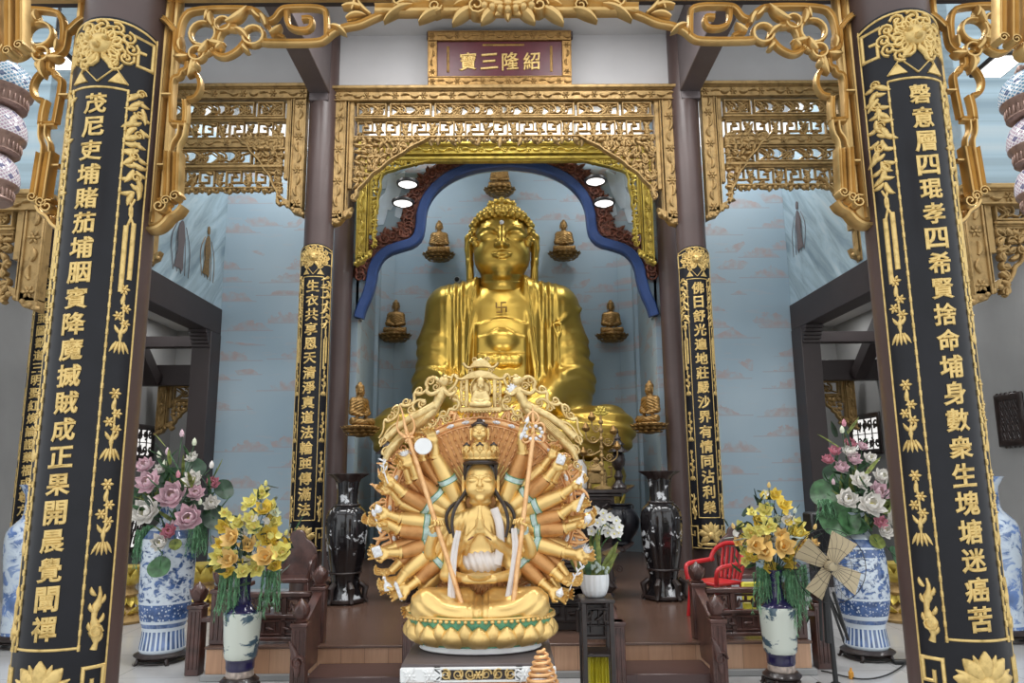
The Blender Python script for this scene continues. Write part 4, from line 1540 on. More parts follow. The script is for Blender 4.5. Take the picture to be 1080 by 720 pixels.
# nearer porch frames, of which only the tied scrolls reach into the photo
for s, pxa, lab in ((-1, (14, 24), 'bright gold tied scrolls of the porch frame above the narrow couplet side lantern'), (1, (1052, 37), 'bright gold tied scrolls of the porch frame above the lantern on the fan side')):
    yq = 2.6
    t = thing('gilded_frame', lab, 'gilded frame', (at(pxa[0] if s < 0 else pxa[1], 0, yq).x, yq, 3.3))
    mb = MB()
    U = lambda a, b: (at(a, b, yq).x - t.location.x, at(a, b, yq).z - 3.3)
    c0 = [(pxa[0], -60), (pxa[0], 48)], [(pxa[1] - (0 if s > 0 else 0), -60), (pxa[1], 44)]
    xs2 = (13, 25) if s < 0 else (1053, 1066)
    for q, yb_ in zip(xs2, (56, 50) if s < 0 else (42, 44)):
        mb.stroke([U(q, -90), U(q, yb_)], .034, .06, 0, prof=MB.GROOVE)
        cu, cv = U(q, yb_ + 2)
        mb.stroke(spiral((cu, cv), .02, .004, 0, 1.5, 12), .01, .07, 0)
    q = -2 if s < 0 else 1081
    cu, cv = U(q, 52 if s < 0 else 56)
    mb.stroke(spiral((cu, cv), .038, .006, 0, 1.5 * s, 16), .016, .07, 0)
    mb.stroke([U(q, -90), U(q, 30), U(q - 3 * s, 50)], .03, .07, 0)
    mb.stroke([U(xs2[0] - 5, -30), U(xs2[1] + 8, -30)], .03, .05, 0)
    mb.stroke([U(-14 if s < 0 else 1094, -90), U(-14 if s < 0 else 1094, 80)], .06, .08, 0, prof=MB.GROOVE)
    mb.stroke([U(-14 if s < 0 else 1094, 60), U(q, 62)], .02, .05, 0)
    mb.build('tied_scrolls', M['gold_front'], t)
# ------------------------------------------------------------------ faces and seated figures (sculpted)
def face(v, c, s, nose=1.0, ears=True, wide=1.0, lobes=1.0, k0=1.0):
    """head on voxel field v; c = centre of skull, s = scale (face half height 40 units), looks to -Y"""
    cx, cy, cz = c
    P = lambda x, y, z: (cx + x * s * wide, cy + y * s, cz + z * s)
    S = lambda *r: tuple(q * s * (wide if i == 0 else 1) for i, q in enumerate(r))
    k = lambda q: q * s

    def fy(x, z):        # front surface of the main face ellipsoid
        q = 1 - (x / 31) ** 2 - (z / 41) ** 2
        return -34 * math.sqrt(max(q, .02))
    v.ell(P(0, 0, 0), S(31, 34, 41), 0)
    v.ell(P(0, -3, -19), S(29, 28.5, 25), k(8))            # jaw
    v.ell(P(0, -24, -37), S(9, 7, 6.5), k(6))            # chin
    for e in (-1, 1):
        v.ell(P(e * 16.5, -19, -17), S(12, 10.5, 13), k(8))   # cheeks
    v.ell(P(0, 2, -46), S(24, 24, 9), k(9))              # soft under-chin
    for e in (-1, 1):
        # socket, lid, slit
        v.ell(P(e * 13.5, -34, 1.5), S(11.5, 3.8, 5.6), k(3), '-')
        v.ell(P(e * 13.5, -26.4, .8), S(11, 6.8, 6.0), k(1.2))
        pts = [P(e * x, -32.8 + .010 * (x - 13) ** 2, z) for x, z in ((4, -.8), (8, -2.2), (13, -2.9), (18, -2.3), (24, -.4))]
        v.chain(pts, k(.75), k(.5), '-')
        pts = [P(e * x, -31.2 + .026 * (x - 10) ** 2, z) for x, z in ((5, 3.2), (9, 5.6), (14, 6.4), (19, 5.4), (24, 2.4))]
        v.chain(pts, k(.6), k(.6), '-')
        # brow
        pts = [P(e * x, fy(x, z) - .1, z) for x, z in ((3.6, 3), (6, 8), (12, 11.2), (19, 10.6), (26, 5.5))]
        v.chain(pts, [k(1.0), k(1.4), k(1.6), k(1.4), k(.9)], k(2.4))
        # nostril wings
        v.ell(P(e * 4.4, -35.2, -9.6), S(3.1, 3.6, 2.9), k(2))
        v.ell(P(e * 2.6, -37.5, -12.2), S(1.3, 1.6, .9), k(.6), '-')
        # nose-cheek fold
    v.chain([P(0, -33, 9), P(0, -36.5, 0), P(0, -39.6, -8.5)], [k(2.0), k(2.5), k(3.9)], k(3))
    v.ell(P(0, -38, -9), S(3.6, 4, 3.6), k(2))
    # lips
    v.chain([P(-10, -32.6, -18.3), P(-5, -34.2, -17.6), P(-1.5, -34.9, -16.9), P(0, -34.7, -17.4), P(1.5, -34.9, -16.9), P(5, -34.2, -17.6), P(10, -32.6, -18.3)],
            [k(.8), k(1.5), k(1.7), k(1.6), k(1.7), k(1.5), k(.8)], k(1.0))
    v.chain([P(-8, -33, -20.4), P(-3, -34.6, -21.8), P(3, -34.6, -21.8), P(8, -33, -20.4)], [k(1.0), k(2.1), k(2.1), k(1.0)], k(1.2))
    v.chain([P(-11.2, -33.4, -18.4), P(-5, -35.9, -19.5), P(0, -36.5, -19.6), P(5, -35.9, -19.5), P(11.2, -33.4, -18.4)], k(.8), k(.5), '-')
    v.ell(P(0, -36, -26.6), S(5, 1.8, 1.3), k(2.4), '-')
    v.chain([P(0, -36.5, -13.4), P(0, -36.8, -15.6)], k(.7), k(1), '-')
    if ears:
        for e in (-1, 1):
            L = lobes
            v.chain([P(e * 33, 4, 10), P(e * 36, 5, 6), P(e * 36.5, 5, -6), P(e * 35.5, 3, -22), P(e * 34.5, 1, -18 - 28 * L)], [k(4), k(5), k(4.6), k(4), k(4.6)], k(2), sq=(1, .8, 1))
            v.chain([P(e * 36.5, -1, 7), P(e * 38.8, 0, -4), P(e * 38, -1, -16)], k(1.7), k(1.2), '-')
            v.chain([P(e * 35, -3, -10 - 18 * L), P(e * 34.6, -3.5, -16 - 26 * L)], k(1.2), k(1), '-')


# ---- the great seated statue
UB = 12.35 / FPX                         # metres per pixel of the photo at the statue
bp = at(531, 492, 12.35)
statue = thing('buddha_statue', 'colossal bright gold seated statue in monk robes inside the blue arched niche', 'statue', (bp.x, 12.35, bp.z))

# body: chest, arms, lap
v = Vox((-150, -100, -8), (150, 48, 206), 1.7)
v.ell((0, 2, 120), (62, 36, 66), 0)                       # ribcage
v.ell((0, -6, 60), (66, 42, 50), 20)                      # belly
v.cap((0, 0, 190), (0, 0, 206), 25, 23, 10)               # neck root
for e, ex in ((-1, -84), (1, 88)):
    v.cap((e * 30, 4, 182), (e * 56, 6, 170), 20, 24, 14)         # shoulders
    v.cap((e * 56, 6, 166), (e * 66, 8, 128), 25, 24, 14)         # upper arms
    v.cap((e * 66, 8, 128), (ex * .83, 2, 92), 25, 23, 10)
    v.cap((ex * .83, 2, 92), (e * 42, -52, 62), 22, 15, 8)        # forearms under sleeves
    v.cap((e * 46, -46, 64), (e * 12, -64, 52), 13, 9, 6)         # hands in the lap
    v.cap((e * 70, 2, 80), (e * 62, -24, 30), 24, 28, 14)         # hanging sleeve
    # crossed legs
    v.cap((e * 44, -10, 26), (e * 104, -38, 34), 28, 25, 14)
    v.cap((e * 104, -40, 32), (e * 30, -80, 22), 24, 17, 12)
v.ell((0, -40, 20), (90, 46, 22), 16)
v.ell((0, -68, 46), (20, 12, 8), 5)


def folds(X, Y, Z):
    d = 0 * X + 0 * Y + 0 * Z
    aX = np.abs(X)
    # lapel bands falling from the neck
    m = np.exp(-((aX - 47) / 13.0) ** 2) * (Z > 80) * (Y < 20) * np.clip((Z - 80) / 15, 0, 1)
    xw = aX + 3.0 * np.sin(Z * .022) + .05 * (Z - 130)
    d = d + 1.35 * m * np.sin(xw * .83)
    # drapery arcs round the upper arms
    arm = np.clip((aX - 58) / 10, 0, 1) * np.clip((150 - Z) / 20, 0, 1) * np.clip((Z - 62) / 12, 0, 1)
    s = (Z + .34 * (aX - 58) * 1.0 - .0 * Y)
    d = d + .95 * arm * np.sin((s - 6 * np.sin((aX - 70) * .10)) * .48)
    up = np.clip((aX - 50) / 14, 0, 1) * np.clip((Z - 130) / 15, 0, 1) * np.clip((176 - Z) / 14, 0, 1)
    d = d + .45 * up * np.sin((aX * .8 + Z * .25) * .35)
    # cloth over the legs
    leg = np.clip((58 - Z) / 8, 0, 1) * np.clip((aX - 38) / 18, 0, 1)
    d = d + 1.5 * leg * np.sin((Z * 1.25 + .30 * aX + .16 * Y + 7 * np.sin(aX * .03)) * .36)
    mid = np.clip((46 - Z) / 8, 0, 1) * np.clip((38 - aX) / 14, 0, 1)
    d = d + 1.0 * mid * np.sin(X * .45)
    return d


v.disp(folds)
# the opening of the robe with the bare chest, and the tied under-robe below it
sl, X, Y, Z = v.sub((-44, -60, 78), (44, 40, 204))
wid = 27.0 + .10 * np.clip(190 - Z, 0, 120) * .35 + 3 * np.sin(Z * .02)
q = np.maximum(np.abs(X + 2) - wid, -(Z - 84))
inner = np.sqrt(((X + 0) / 58.0) ** 2 + ((Y - 2) / 31.0) ** 2 + ((Z - 122) / 78.0) ** 2)
rec = np.where((q < 0) & (Y < 4), (inner - 1) * 31.0, -1e3)
ramp_ = np.clip(-q / 3.0, 0, 1)
cur = v.f[sl]
v.f[sl] = (cur * (1 - ramp_) + np.maximum(cur, rec) * ramp_).astype(np.float32)
# under-robe hem with its wavy edge, belt, knot
v.disp(lambda X, Y, Z: -3.6 * np.clip((27.5 - np.abs(X + 1)) / 2, 0, 1) * (Y < 0) * np.clip((150 + 3 * np.cos(X * .1) - Z) / 1.6, 0, 1) * (Z > 70), (-40, -70, 70), (40, 10, 156))
v.disp(lambda X, Y, Z: -2.6 * np.clip((27.5 - np.abs(X + 1)) / 2, 0, 1) * (Y < 0) * np.clip((133 + 9 * np.exp(-((X + 1) / 12.0) ** 2) - Z) / 1.4, 0, 1) * (Z > 70), (-40, -70, 70), (40, 10, 150))
v.ell((0, -35, 127), (14, 6, 10), 5)
v.disp(lambda X, Y, Z: -3.2 * np.clip((27.5 - np.abs(X + 1)) / 2, 0, 1) * (Y < 0) * np.clip((114 - Z) / 1.4, 0, 1) * (Z > 80), (-40, -74, 80), (40, 10, 118))
for xx in (-14, 0, 13): v.ell((xx, -42, 105), (8, 6, 7), 3)
# raised edge on the sleeve cuffs and the pinned cloth on one shoulder
v.chain([(63, -18, 98), (74, -19, 106), (86, -14, 110), (97, -4, 106)], 1.3, 2)
v.chain([(-62, -20, 92), (-74, -20, 96), (-92, -8, 98)], 1.0, 2)
v.chain([(52, -22, 146), (60, -22, 148), (68, -18, 156), (78, -8, 164), (84, 2, 168)], [1.2, 2, 2, 2.4, 2.6], 2)
v.ell((80, -7, 164), (5, 4, 3.5), 2)
v.chain([(53, -25, 145), (57, -26, 132), (58, -26, 112), (60, -24, 96)], [1.8, 2, 1.6, 1.2], 3)
v.chain([(62, -24, 146), (60, -26, 134)], [1, 2.2], 2)
for e in (-1, 1):
    v.chain([(e * 27 - 1, -26, 196), (e * 30 - 1, -32, 170), (e * 33 - 1, -34, 140), (e * 37 - 1, -37, 100), (e * 34, -44, 82)], 1.5, 1.2)
body = v.build('robed_body', M['gold_buddha'], statue, scale=UB, relax=2)

v = Vox((-46, -46, 186), (46, 42, 292), .85)
face(v, (0, 0, 241), 1.0, lobes=1.0)
v.cap((0, 3, 182), (0, 3, 214), 24, 22, 4)
for z_ in (196, 203): v.disp(lambda X, Y, Z, z_=z_: .7 * np.exp(-((Z - z_ - .004 * X * X) / 1.1) ** 2) * (Y < 0), (-30, -40, z_ - 6), (30, 10, z_ + 6))
HM = Matrix.Translation((0, 0, 203 * UB)) @ Matrix.Rotation(R(6), 4, 'X') @ Matrix.Translation((0, 0, -203 * UB))
hd_o = v.build('head', M['gold_buddha'], statue, scale=UB, relax=2)
hd_o.data.transform(HM)
# hair: cap, ushnisha and rows of snail-shell curls
mb = MB()
mb.ell((0, 6, 250), (33.5, 34, 30), 28, 18)
mb.ell((0, 6, 277), (16, 16, 13), 22, 14)
def curl_(x, y, z, nx, ny, nz, r):
    m = rot_to((nx, ny, nz))
    prof = [(1.0, -.2), (1.02, .15), (.8, .45), (.82, .5), (.5, .8), (.5, .84), (.2, 1.02), (.0, 1.06)]
    sub = MB(); sub.lathe([(r * a, r * b) for a, b in prof], 10)
    mb.add([m @ p + Vector((x, y, z)) for p in sub.V], sub.F)
for row, (el, n) in enumerate(((-8, 30), (9, 30), (25, 27), (41, 22), (55, 16))):
    for i in range(n):
        az = 2 * PI * (i + .5 * (row % 2)) / n
        ca, sa = math.cos(R(el)), math.sin(R(el))
        nx, ny, nz = ca * math.sin(az), -ca * math.cos(az), sa
        y0_ = ny * 35.5 + 5
        z0_ = 250 + nz * 31 + (9 if el < 12 else 4) * (1 if ny < 0 else 0) * max(0, -ny) ** 2
        if el < 0 and ny < -.35:
            continue
        if row == 1 and ny < -.2: z0_ += 4
        curl_(nx * 33.5, y0_, z0_, nx, ny, nz, 3.7)
# hairline row framing the forehead
for i in range(17):
    f = -1 + 2 * i / 16
    th_ = f * R(118)
    x = 30 * math.copysign(abs(math.sin(th_)) ** .62, f)
    z = 249 + 20.5 * math.copysign(abs(math.cos(th_)) ** .62, math.cos(th_))
    y = -33 * math.sqrt(max(.06, 1 - (x / 36) ** 2 - ((z - 241) / 47) ** 2)) - .5
    curl_(x, y, z, x * .6, y, 8, 3.9)
for e in (-1, 1):
    for z in (249, 241): curl_(e * 33, -8, z, e, -.5, 0, 3.4)
for row, (el, n) in enumerate(((8, 14), (38, 9), (68, 4))):
    for i in range(n):
        az = 2 * PI * (i + .5 * (row % 2)) / n
        ca, sa = math.cos(R(el)), math.sin(R(el))
        curl_(17 * ca * math.sin(az), 6 - 17 * ca * math.cos(az), 277 + 13 * sa, ca * math.sin(az), -ca * math.cos(az), sa, 3.4)
mb.V = [HM @ (p * UB) for p in mb.V]
mb.build('curled_hair', M['gold_buddha'], statue)
mb = MB(); mb.ell((0, -33.6, 256), (2.4, 1.6, 2.4), 14, 10); mb.ell((0, -35.2, 256), (1.2, .6, 1.2), 10, 8)
mb.V = [HM @ (p * UB) for p in mb.V]
tag(mb.build('forehead_jewel', M['gem'], statue), 'white forehead jewel')
# emblem on the chest
mb = MB()
e_ = 5.2
for p in ([(-e_, e_), (-e_, 0), (e_, 0), (e_, -e_)], [(-e_, -e_), (0, -e_), (0, e_), (e_, e_)]):
    mb.stroke([(a - 1, b + 163) for a, b in p], 1.5, 2.0, -29.8)
mb.V = [p * UB for p in mb.V]
mb.build('chest_emblem', M['gold_bronze'], statue)
# lotus seat
zb = PZ - bp.z
mb = MB()
mb.lathe([(1.62, 0), (1.66, .1), (1.5, .2), (1.35, .5), (1.45, .62), (1.72, .8), (1.86, -zb - .02)], 60)
mb.M = Matrix.Translation((0, -.3, zb))
mb2 = MB(); mb2.M = Matrix.Diagonal((1.06, .62, 1, 1)) ; mb2.M.translation = (0, -.25, zb)
mb2.lathe([(1.62, 0), (1.66, .1), (1.5, .2), (1.35, .5), (1.45, .62), (1.72, .8), (1.86, 1.3), (1.8, -zb + .06), (0, -zb + .06)], 60)
mb2.build('lotus_seat', M['gold_yellow'], statue)
mb = MB(); mb.M = Matrix.Translation((0, -.25, zb))
mb.petal_ring(22, 1.62, .98, .72, .62, .5, .13, R(14), .05, th=.02)
mb.petal_ring(22, 1.66, 1.02, .62, .48, .5, .12, R(26), .06, a0=PI / 22, th=.02)
mb.petal_ring(22, 1.6, .98, .6, .45, .46, .1, R(160), .05, th=.02)
mb.build('lotus_petal', M['gold_yellow'], statue)


# ---- small seated figures on lotus brackets along the niche wall
def small_buddha_meshes(parent, mat, lab=None):
    v = Vox((-20, -17, -1), (20, 13, 62), .62)
    v.ell((0, 2, 26), (11, 8, 14), 0)
    v.cap((-9, 2, 34), (9, 2, 34), 5, 5, 5)
    for e in (-1, 1):
        v.cap((e * 11, 2, 33), (e * 13.5, 0, 19), 4.6, 4.2, 3)
        v.cap((e * 13.5, 0, 18), (e * 3, -9, 14), 4, 2.6, 2.5)
        v.cap((e * 8, -2, 6), (e * 16, -6, 6), 6, 4.6, 3)
        v.cap((e * 16, -6, 5), (e * 2, -11, 5), 4.8, 3.6, 3)
    v.ell((0, -5, 4), (15, 9, 5), 3)
    v.disp(lambda X, Y, Z: .32 * np.sin((Z + .5 * np.abs(X)) * 1.5) * (Z < 34))
    v.cap((0, 1, 38), (0, 1, 43), 3.6, 3.2, 2)
    face(v, (0, 0, 49), .17, lobes=.9, wide=1.04)
    v.ell((0, 1, 53), (6.2, 6.6, 5.6), .8)
    v.ell((0, 1, 58.4), (3, 3, 2.8), .8)
    v.build('seated_figure', mat, parent, scale=.0104, relax=1)
    mb = MB()
    k = .0148
    mb.lathe([(4 * k, -11 * k), (9 * k, -9 * k), (12 * k, -5.5 * k), (16 * k, -1.0 * k), (15 * k, 0)], 24, c=(0, -2 * k, 0), fn=lambda a, z, r: r * (.86 + .14 * abs(math.cos(a))))
    for j, (n, r, z, L, lean) in enumerate(((16, 16.0, -4.0, 5.5, 40), (14, 13.5, -7, 5.5, 46), (11, 10.0, -9.5, 5, 52))):
        mb.petal_ring(n, r * k, r * .72 * k, z * k, L * k, 6.6 * k, 2.2 * k, R(lean), 1.2 * k, a0=j * .22, th=.004, nu=4, nv=5, c=(0, -2 * k))
    mb.build('lotus_bracket', mat, parent)


spots = [(527, 199, 13.36, 'on the niche wall directly above the big statue', 1.0), (463, 267, 13.36, 'upper niche wall beside the statue head, on the drooping shoulder side without the pinned cloth', 1.0),
         (595, 266, 13.36, 'upper niche wall beside the statue head, above the shoulder with the pinned cloth', 1.0), (417, 352, 13.36, 'niche wall level with the elbow, on the black pagoda and apsara feet side', 1.0),
         (645, 352, 13.36, 'niche wall level with the elbow, above the yellow candelabra', 1.0), (379, 449, 13.3, 'lowest on the niche wall, over the black vase near the yellow flowers without chair', .98), (686, 446, 13.3, 'lowest on the niche wall, over the black vase on the chair side', .98)]
LB = ['small bronze buddha on a lotus bracket straight above the big statue',
      'small bronze buddha level with the statue head above the dome camera',
      'small bronze buddha level with the statue head above the pinned shoulder cloth',
      'small bronze buddha level with the statue elbow above the white round mirror side',
      'small bronze buddha level with the statue elbow over the gold lotus candelabra',
      'lowest small bronze buddha, above the black vase behind the plain railing',
      'lowest small bronze buddha, above the black vase near the red chair']
src = None
for (px, py, Y, _, sc), lb in zip(spots, LB):
    p = at(px, py, Y)
    yq = YN - .27
    p = at(px, py, yq) if abs(px - 532) < 130 else atx(px, py, math.copysign(2.08, px - 532))
    if src is None:
        src = thing('buddha_figurine', lb, 'figurine', p, 0, 'bronze buddhas on the niche wall', 1.0)
        small_buddha_meshes(src, M['gold_bronze'])
        src.location = p
    else:
        o = dup(src, p, label=lb, scale=sc)
        if abs(px - 532) > 130: o.rotation_euler = (0, 0, math.copysign(R(50), px - 532) * -1)
# small dome camera on the wall
p = at(482, 295, YN - .06)
t = thing('dome_camera', 'tiny black and white dome camera on the niche wall above the statue shoulder', 'camera', p)
mb = MB(); mb.M = Matrix.Rotation(PI / 2, 4, 'X'); mb.lathe([(.055, -.06), (.06, -.02), (.06, .02), (.05, .035)], 20); mb.build('housing', M['white'], t)
mb = MB(); mb.ell((0, -.04, -.0), (.046, .05, .046), 16, 10); mb.build('dome', M['black_metal'], t)
# ------------------------------------------------------------------ the many-armed seated statue in front
YG = 4.8
UG = .00583
gp = at(507, 677, YG)
kwan = thing('guanyin_statue', 'gilded many-armed seated deity on a lotus throne with copper halo and white-gemmed rim', 'statue', gp)
K = kwan


def gb(mb, name, mat, parent=None, smooth=True):
    mb.V = [p * UG for p in mb.V]
    return mb.build(name, mat, parent or K, smooth)


# --- body
v = Vox((-82, -50, 28), (82, 30, 152), .95)
v.ell((0, 2, 112), (23, 14, 30), 0)
v.ell((0, 0, 84), (22, 15, 18), 8)
v.cap((0, 1, 138), (0, 1, 152), 8.5, 7.5, 6)
for e in (-1, 1):
    v.cap((e * 10, 2, 137), (e * 27, 3, 131), 9, 10.5, 6)
    # pressed-together forearms and hands
    v.cap((e * 28, 2, 130), (e * 32, -2, 98), 9.5, 8.0, 5)
    v.cap((e * 31, -4, 97), (e * 13, -20, 114), 7.5, 4.6, 4)
    v.cap((e * 12, -20, 114), (e * 2.4, -22, 126), 4.2, 3.4, 3)
    # lower hands holding the bowl
    v.cap((e * 30, -2, 92), (e * 34, -10, 78), 8, 6.5, 6)
    v.cap((e * 34, -10, 77), (e * 12, -30, 76), 6.5, 4.2, 4)
    v.cap((e * 14, -30, 75), (e * 2, -34, 74), 4, 3, 2)
    # crossed legs
    v.cap((e * 18, -8, 48), (e * 52, -18, 50), 17, 16, 8)
    v.cap((e * 52, -20, 47), (e * 10, -38, 42), 15, 9, 7)
v.ell((0, -16, 42), (58, 24, 11), 8)
v.ell((0, -4, 36), (66, 34, 5), 3)
# palms and fingers upright
for e in (-1, 1):
    v.boxr((e * 2.1, -22, 128), (2.2, 4.6, 8), 2, 2)
    for j, (yy, L) in enumerate(((-25.2, 13), (-23, 16), (-20.8, 15), (-18.8, 12))):
        v.cap((e * 1.5, yy, 133), (e * .9, yy, 133 + L), 1.25, .85, .7)
    v.cap((e * 1.5, -26.5, 126), (e * .8, -28, 136), 1.4, .9, .8)


def gf(X, Y, Z):
    aX = np.abs(X)
    leg = np.clip((64 - Z) / 5, 0, 1) * np.clip((aX - 12) / 8, 0, 1)
    r_ = np.sqrt((aX - 22) ** 2 + (Z - 72) ** 2 * 1.5)
    d = .62 * leg * np.sin(r_ * .62)
    mid = np.clip((62 - Z) / 5, 0, 1) * np.clip((14 - aX) / 5, 0, 1) * (Y < 0)
    d = d + .55 * mid * np.sin(X * 1.1)
    ch = np.clip((Z - 96) / 8, 0, 1) * np.clip((aX - 9) / 4, 0, 1) * np.clip((24 - aX) / 4, 0, 1) * (Y < -4)
    d = d + .35 * ch * np.sin((aX + .25 * Z) * 1.2)
    return d


v.disp(gf)
v.build('robed_body', M['gold_kwan'], K, scale=UG, relax=1)
# bowl in the lap
mb = MB(); mb.lathe([(2, 0), (7, 1), (11, 4), (12, 7), (10.5, 7), (6, 4), (0, 4)], 24, c=(0, -36, 74)); gb(mb, 'alms_bowl', M['gold_kwan'])
# white inner robe, shoulder cloth, sashes
mb = MB()
vw = Vox((-26, -26, 72), (28, 16, 108), .8)
vw.ell((1.5, -3.6, 90), (21, 15.8, 13))
vw.disp(lambda X, Y, Z: .8 * np.sin((X + .35 * (Z - 90)) * .95))
tag(vw.build('white_under_robe', M['sash'], K, scale=UG, relax=1), 'pleated white under robe')
V = []
mb.stroke(smoothpath([(14, 146), (20, 130), (21, 108), (17, 88)], 2), [6, 7, 8, 8, 8, 9, 9, 9, 9, 8, 8, 7][:len(smoothpath([(14, 146), (20, 130), (21, 108), (17, 88)], 2))] if False else 8.5, 3, -14)
tag(gb(mb, 'white_shoulder_cloth', M['sash']), 'white shoulder cloth')
for e, pts in ((-1, [(-21, 124), (-25, 105), (-27, 80), (-28, 58), (-26, 44)]), (1, [(34, 126), (36, 105), (33, 80), (29, 58), (26, 46)])):
    mb = MB()
    P = smoothpath(pts, 2)
    mb.stroke(P, [5.5 + 3.5 * i / len(P) for i in range(len(P))], 2.6, -28 if e < 0 else -27)
    mb.stroke(P, [1.4 + 1.0 * i / len(P) for i in range(len(P))], 4.2, -28 if e < 0 else -27)
    tag(gb(mb, 'white_sash', M['sash']), 'hanging white sash')
mb = MB()
for e in (-1, 1): mb.tube([(e * 9.6 + 4.4 * math.cos(a) * .8, -21.5 + 3.8 * math.sin(a), 115.5 + e * 0 + 2.2 * math.cos(a) * -e) for a in [k * PI / 6 for k in range(12)]], .8, 6, closed=True)
gb(mb, 'bracelet', M['maroon'])

# --- head
v = Vox((-20, -22, 148), (20, 20, 204), .5)
face(v, (0, -1, 175), .5, lobes=.8)
v.cap((0, 1, 145), (0, 1, 160), 7.6, 7.2, 2)
v.disp(lambda X, Y, Z: .0 * X)
v.build('head', M['gold_kwan'], K, scale=UG, relax=1)
mb = MB(); mb.ell((0, 1.6, 181), (17, 18, 19), 28, 16)
V2 = []
mb2 = MB()
# hairline: keep the cap behind the forehead
for p in mb.V: V2.append(Vector((p.x, p.y if (p.z > 193 or p.y > -4) else max(p.y, -4), p.z)))
mb.V = V2
mb.tube([(16.6 * math.sin(a), -1 - 17.6 * math.cos(a), 194.5 - 1.5 * (1 - math.cos(a))) for a in [R(-100 + k * 10) for k in range(21)]], 2.2, 8)
for e in (-1, 1):
    mb.tube([(e * 15.6, -6, 193), (e * 16.4, -4, 184), (e * 16.2, -2, 176)], [2, 1.8, 1.0], 6)
gb(mb, 'black_hair', M['hair'])
for e in (-1, 1):       # tresses over the shoulders
    for k, pts in enumerate(([(14, 0, 166), (19, -4, 157), (24, -12, 150), (27, -15.5, 142), (29, -15.5, 130), (26, -17, 116)],
                             [(13, 4, 164), (21, 2, 155), (30, -8, 148), (35, -9, 139), (34, -11, 128), (30, -13, 120)])):
        mb = MB(); mb.tube(smoothpath([(e * a, b, c) for a, b, c in pts], 2), taper(len(smoothpath(pts, 2)), 2.4, 1.4), 8)
        gb(mb, 'hair_tress', M['hair'])
# crown
mb = MB()
mb.lathe([(17.2, 197), (18.4, 198), (17.8, 201), (18.8, 205), (18, 205), (16.8, 198)], 36, c=(0, 0, 0))
for k in range(18):
    a = 2 * PI * k / 18
    mb.petal(9, 6.2, 1.2, .6, .8, 4, 5, mat4=Matrix.Translation((17.6 * math.cos(a), 17.6 * math.sin(a), 199)) @ Matrix.Rotation(a + PI / 2, 4, 'Z') @ Matrix.Rotation(R(8), 4, 'X'))
    mb.ell((18.4 * math.cos(a + .17), 18.4 * math.sin(a + .17), 199.5), 1.1, 8, 6)
mb.lathe([(16, 200), (14, 208), (10, 214), (9, 216), (0, 217)], 28)
gb(mb, 'crown', M['gold_kwan'])


def mini_head(cx, cy, cz, s, parent):
    v = Vox((cx - 42 * s, cy - 44 * s, cz - 52 * s), (cx + 42 * s, cy + 40 * s, cz + 44 * s), 1.7 * s)
    face(v, (cx, cy, cz), s, lobes=.7)
    v.cap((cx, cy + 1, cz - 60 * s), (cx, cy + 1, cz - 30 * s), 17 * s, 16 * s, 3 * s)
    h = v.build('crown_head', M['gold_kwan'], parent, scale=UG, relax=1)
    mb = MB(); mb.ell((cx, cy + 5 * s, cz + 16 * s), (33 * s, 33 * s, 28 * s), 18, 12)
    mb.ell((cx, cy + 4 * s, cz + 44 * s), (13 * s, 13 * s, 10 * s), 14, 8)
    mb.tube([(cx + 32 * s * math.sin(a), cy - 33 * s * math.cos(a), cz + (26 + 5 * math.cos(a * 3)) * s) for a in [R(-95 + k * 19) for k in range(11)]], 4.4 * s, 6)
    mb.V = [p * UG for p in mb.V]
    mb.build('black_hair', M['hair'], h)


for cx, cy, cz, s in ((-14, -11, 210, .115), (0, -17.5, 210, .115), (14, -11, 210, .115)): mini_head(cx, cy, cz, s, K)
mini_head(-1, -2, 229, .255, K)

# --- hands: one sculpted curled hand, one fist
def hand_mesh(curl, nm):
    v = Vox((-9, -13, -7), (11, 6, 24), .42)
    v.boxr((0, 0, 5), (4.6, 1.9, 5), 1.9, 0)
    v.cap((0, 0, -6), (0, 0, 2), 3.0, 3.6, 2)
    v.ell((3.4, -1.4, 3), (2.4, 2.2, 4), 1.5)
    for j, (x, L) in enumerate(((-3.7, 8.2), (-1.3, 10), (1.2, 10.6), (3.6, 9.6))):
        c_ = curl * (1.15 - .12 * j)
        p = [Vector((x, 0, 9.4))]
        a = R(6) * 1
        for seg, f in enumerate((.44, .32, .24)):
            a += c_ * (1.0 if seg else .75)
            p.append(p[-1] + Vector((x * .05, -math.sin(a), math.cos(a))) * L * f)
        v.chain([tuple(q) for q in p], [1.35, 1.2, 1.08, .8], .8)
    a = curl
    v.chain([(4.2, -1, 2.5), (7.4, -2.6, 6), (7.4 - 2.0 * curl, -4.6 - 1.5 * curl, 9.6)], [1.7, 1.35, 1.0], 1.2)
    return v.build(nm, M['gold_kwan'], None, scale=UG, relax=1)


proto_open = hand_mesh(.42, 'hand')
proto_fist = hand_mesh(1.28, 'hand')


def put_hand(proto, pos, dirv, palm, parent, first=[True], s=1.0, flip=1):
    """fingers along dirv, palm facing palm"""
    z = Vector(dirv).normalized()
    y = -Vector(palm)
    y = (y - z * y.dot(z)).normalized()
    x = y.cross(z)
    m = Matrix((x * flip, y, z)).transposed().to_4x4()
    m = Matrix.Translation(Vector(pos) * UG) @ m @ Matrix.Scale(s, 4)
    o = bpy.data.objects.new('hand', proto.data)
    COL.objects.link(o)
    o.parent = parent
    o.matrix_local = m
    return o


rg = random.Random(21)
AR = [(57, 1), (35, 1), (21, 1), (7, 1), (-6, 1), (-18, 1), (-30, 1), (-41, 1), (28, 0), (14, 0), (0, 0), (-12, 0), (-24, 0), (-35, 0), (44, 0), (-47, 0), (-18, 0)]
OBJ = ['conch', 'jewel', 'bell', 'flower', 'vajra', 'scroll', 'willow', 'box']


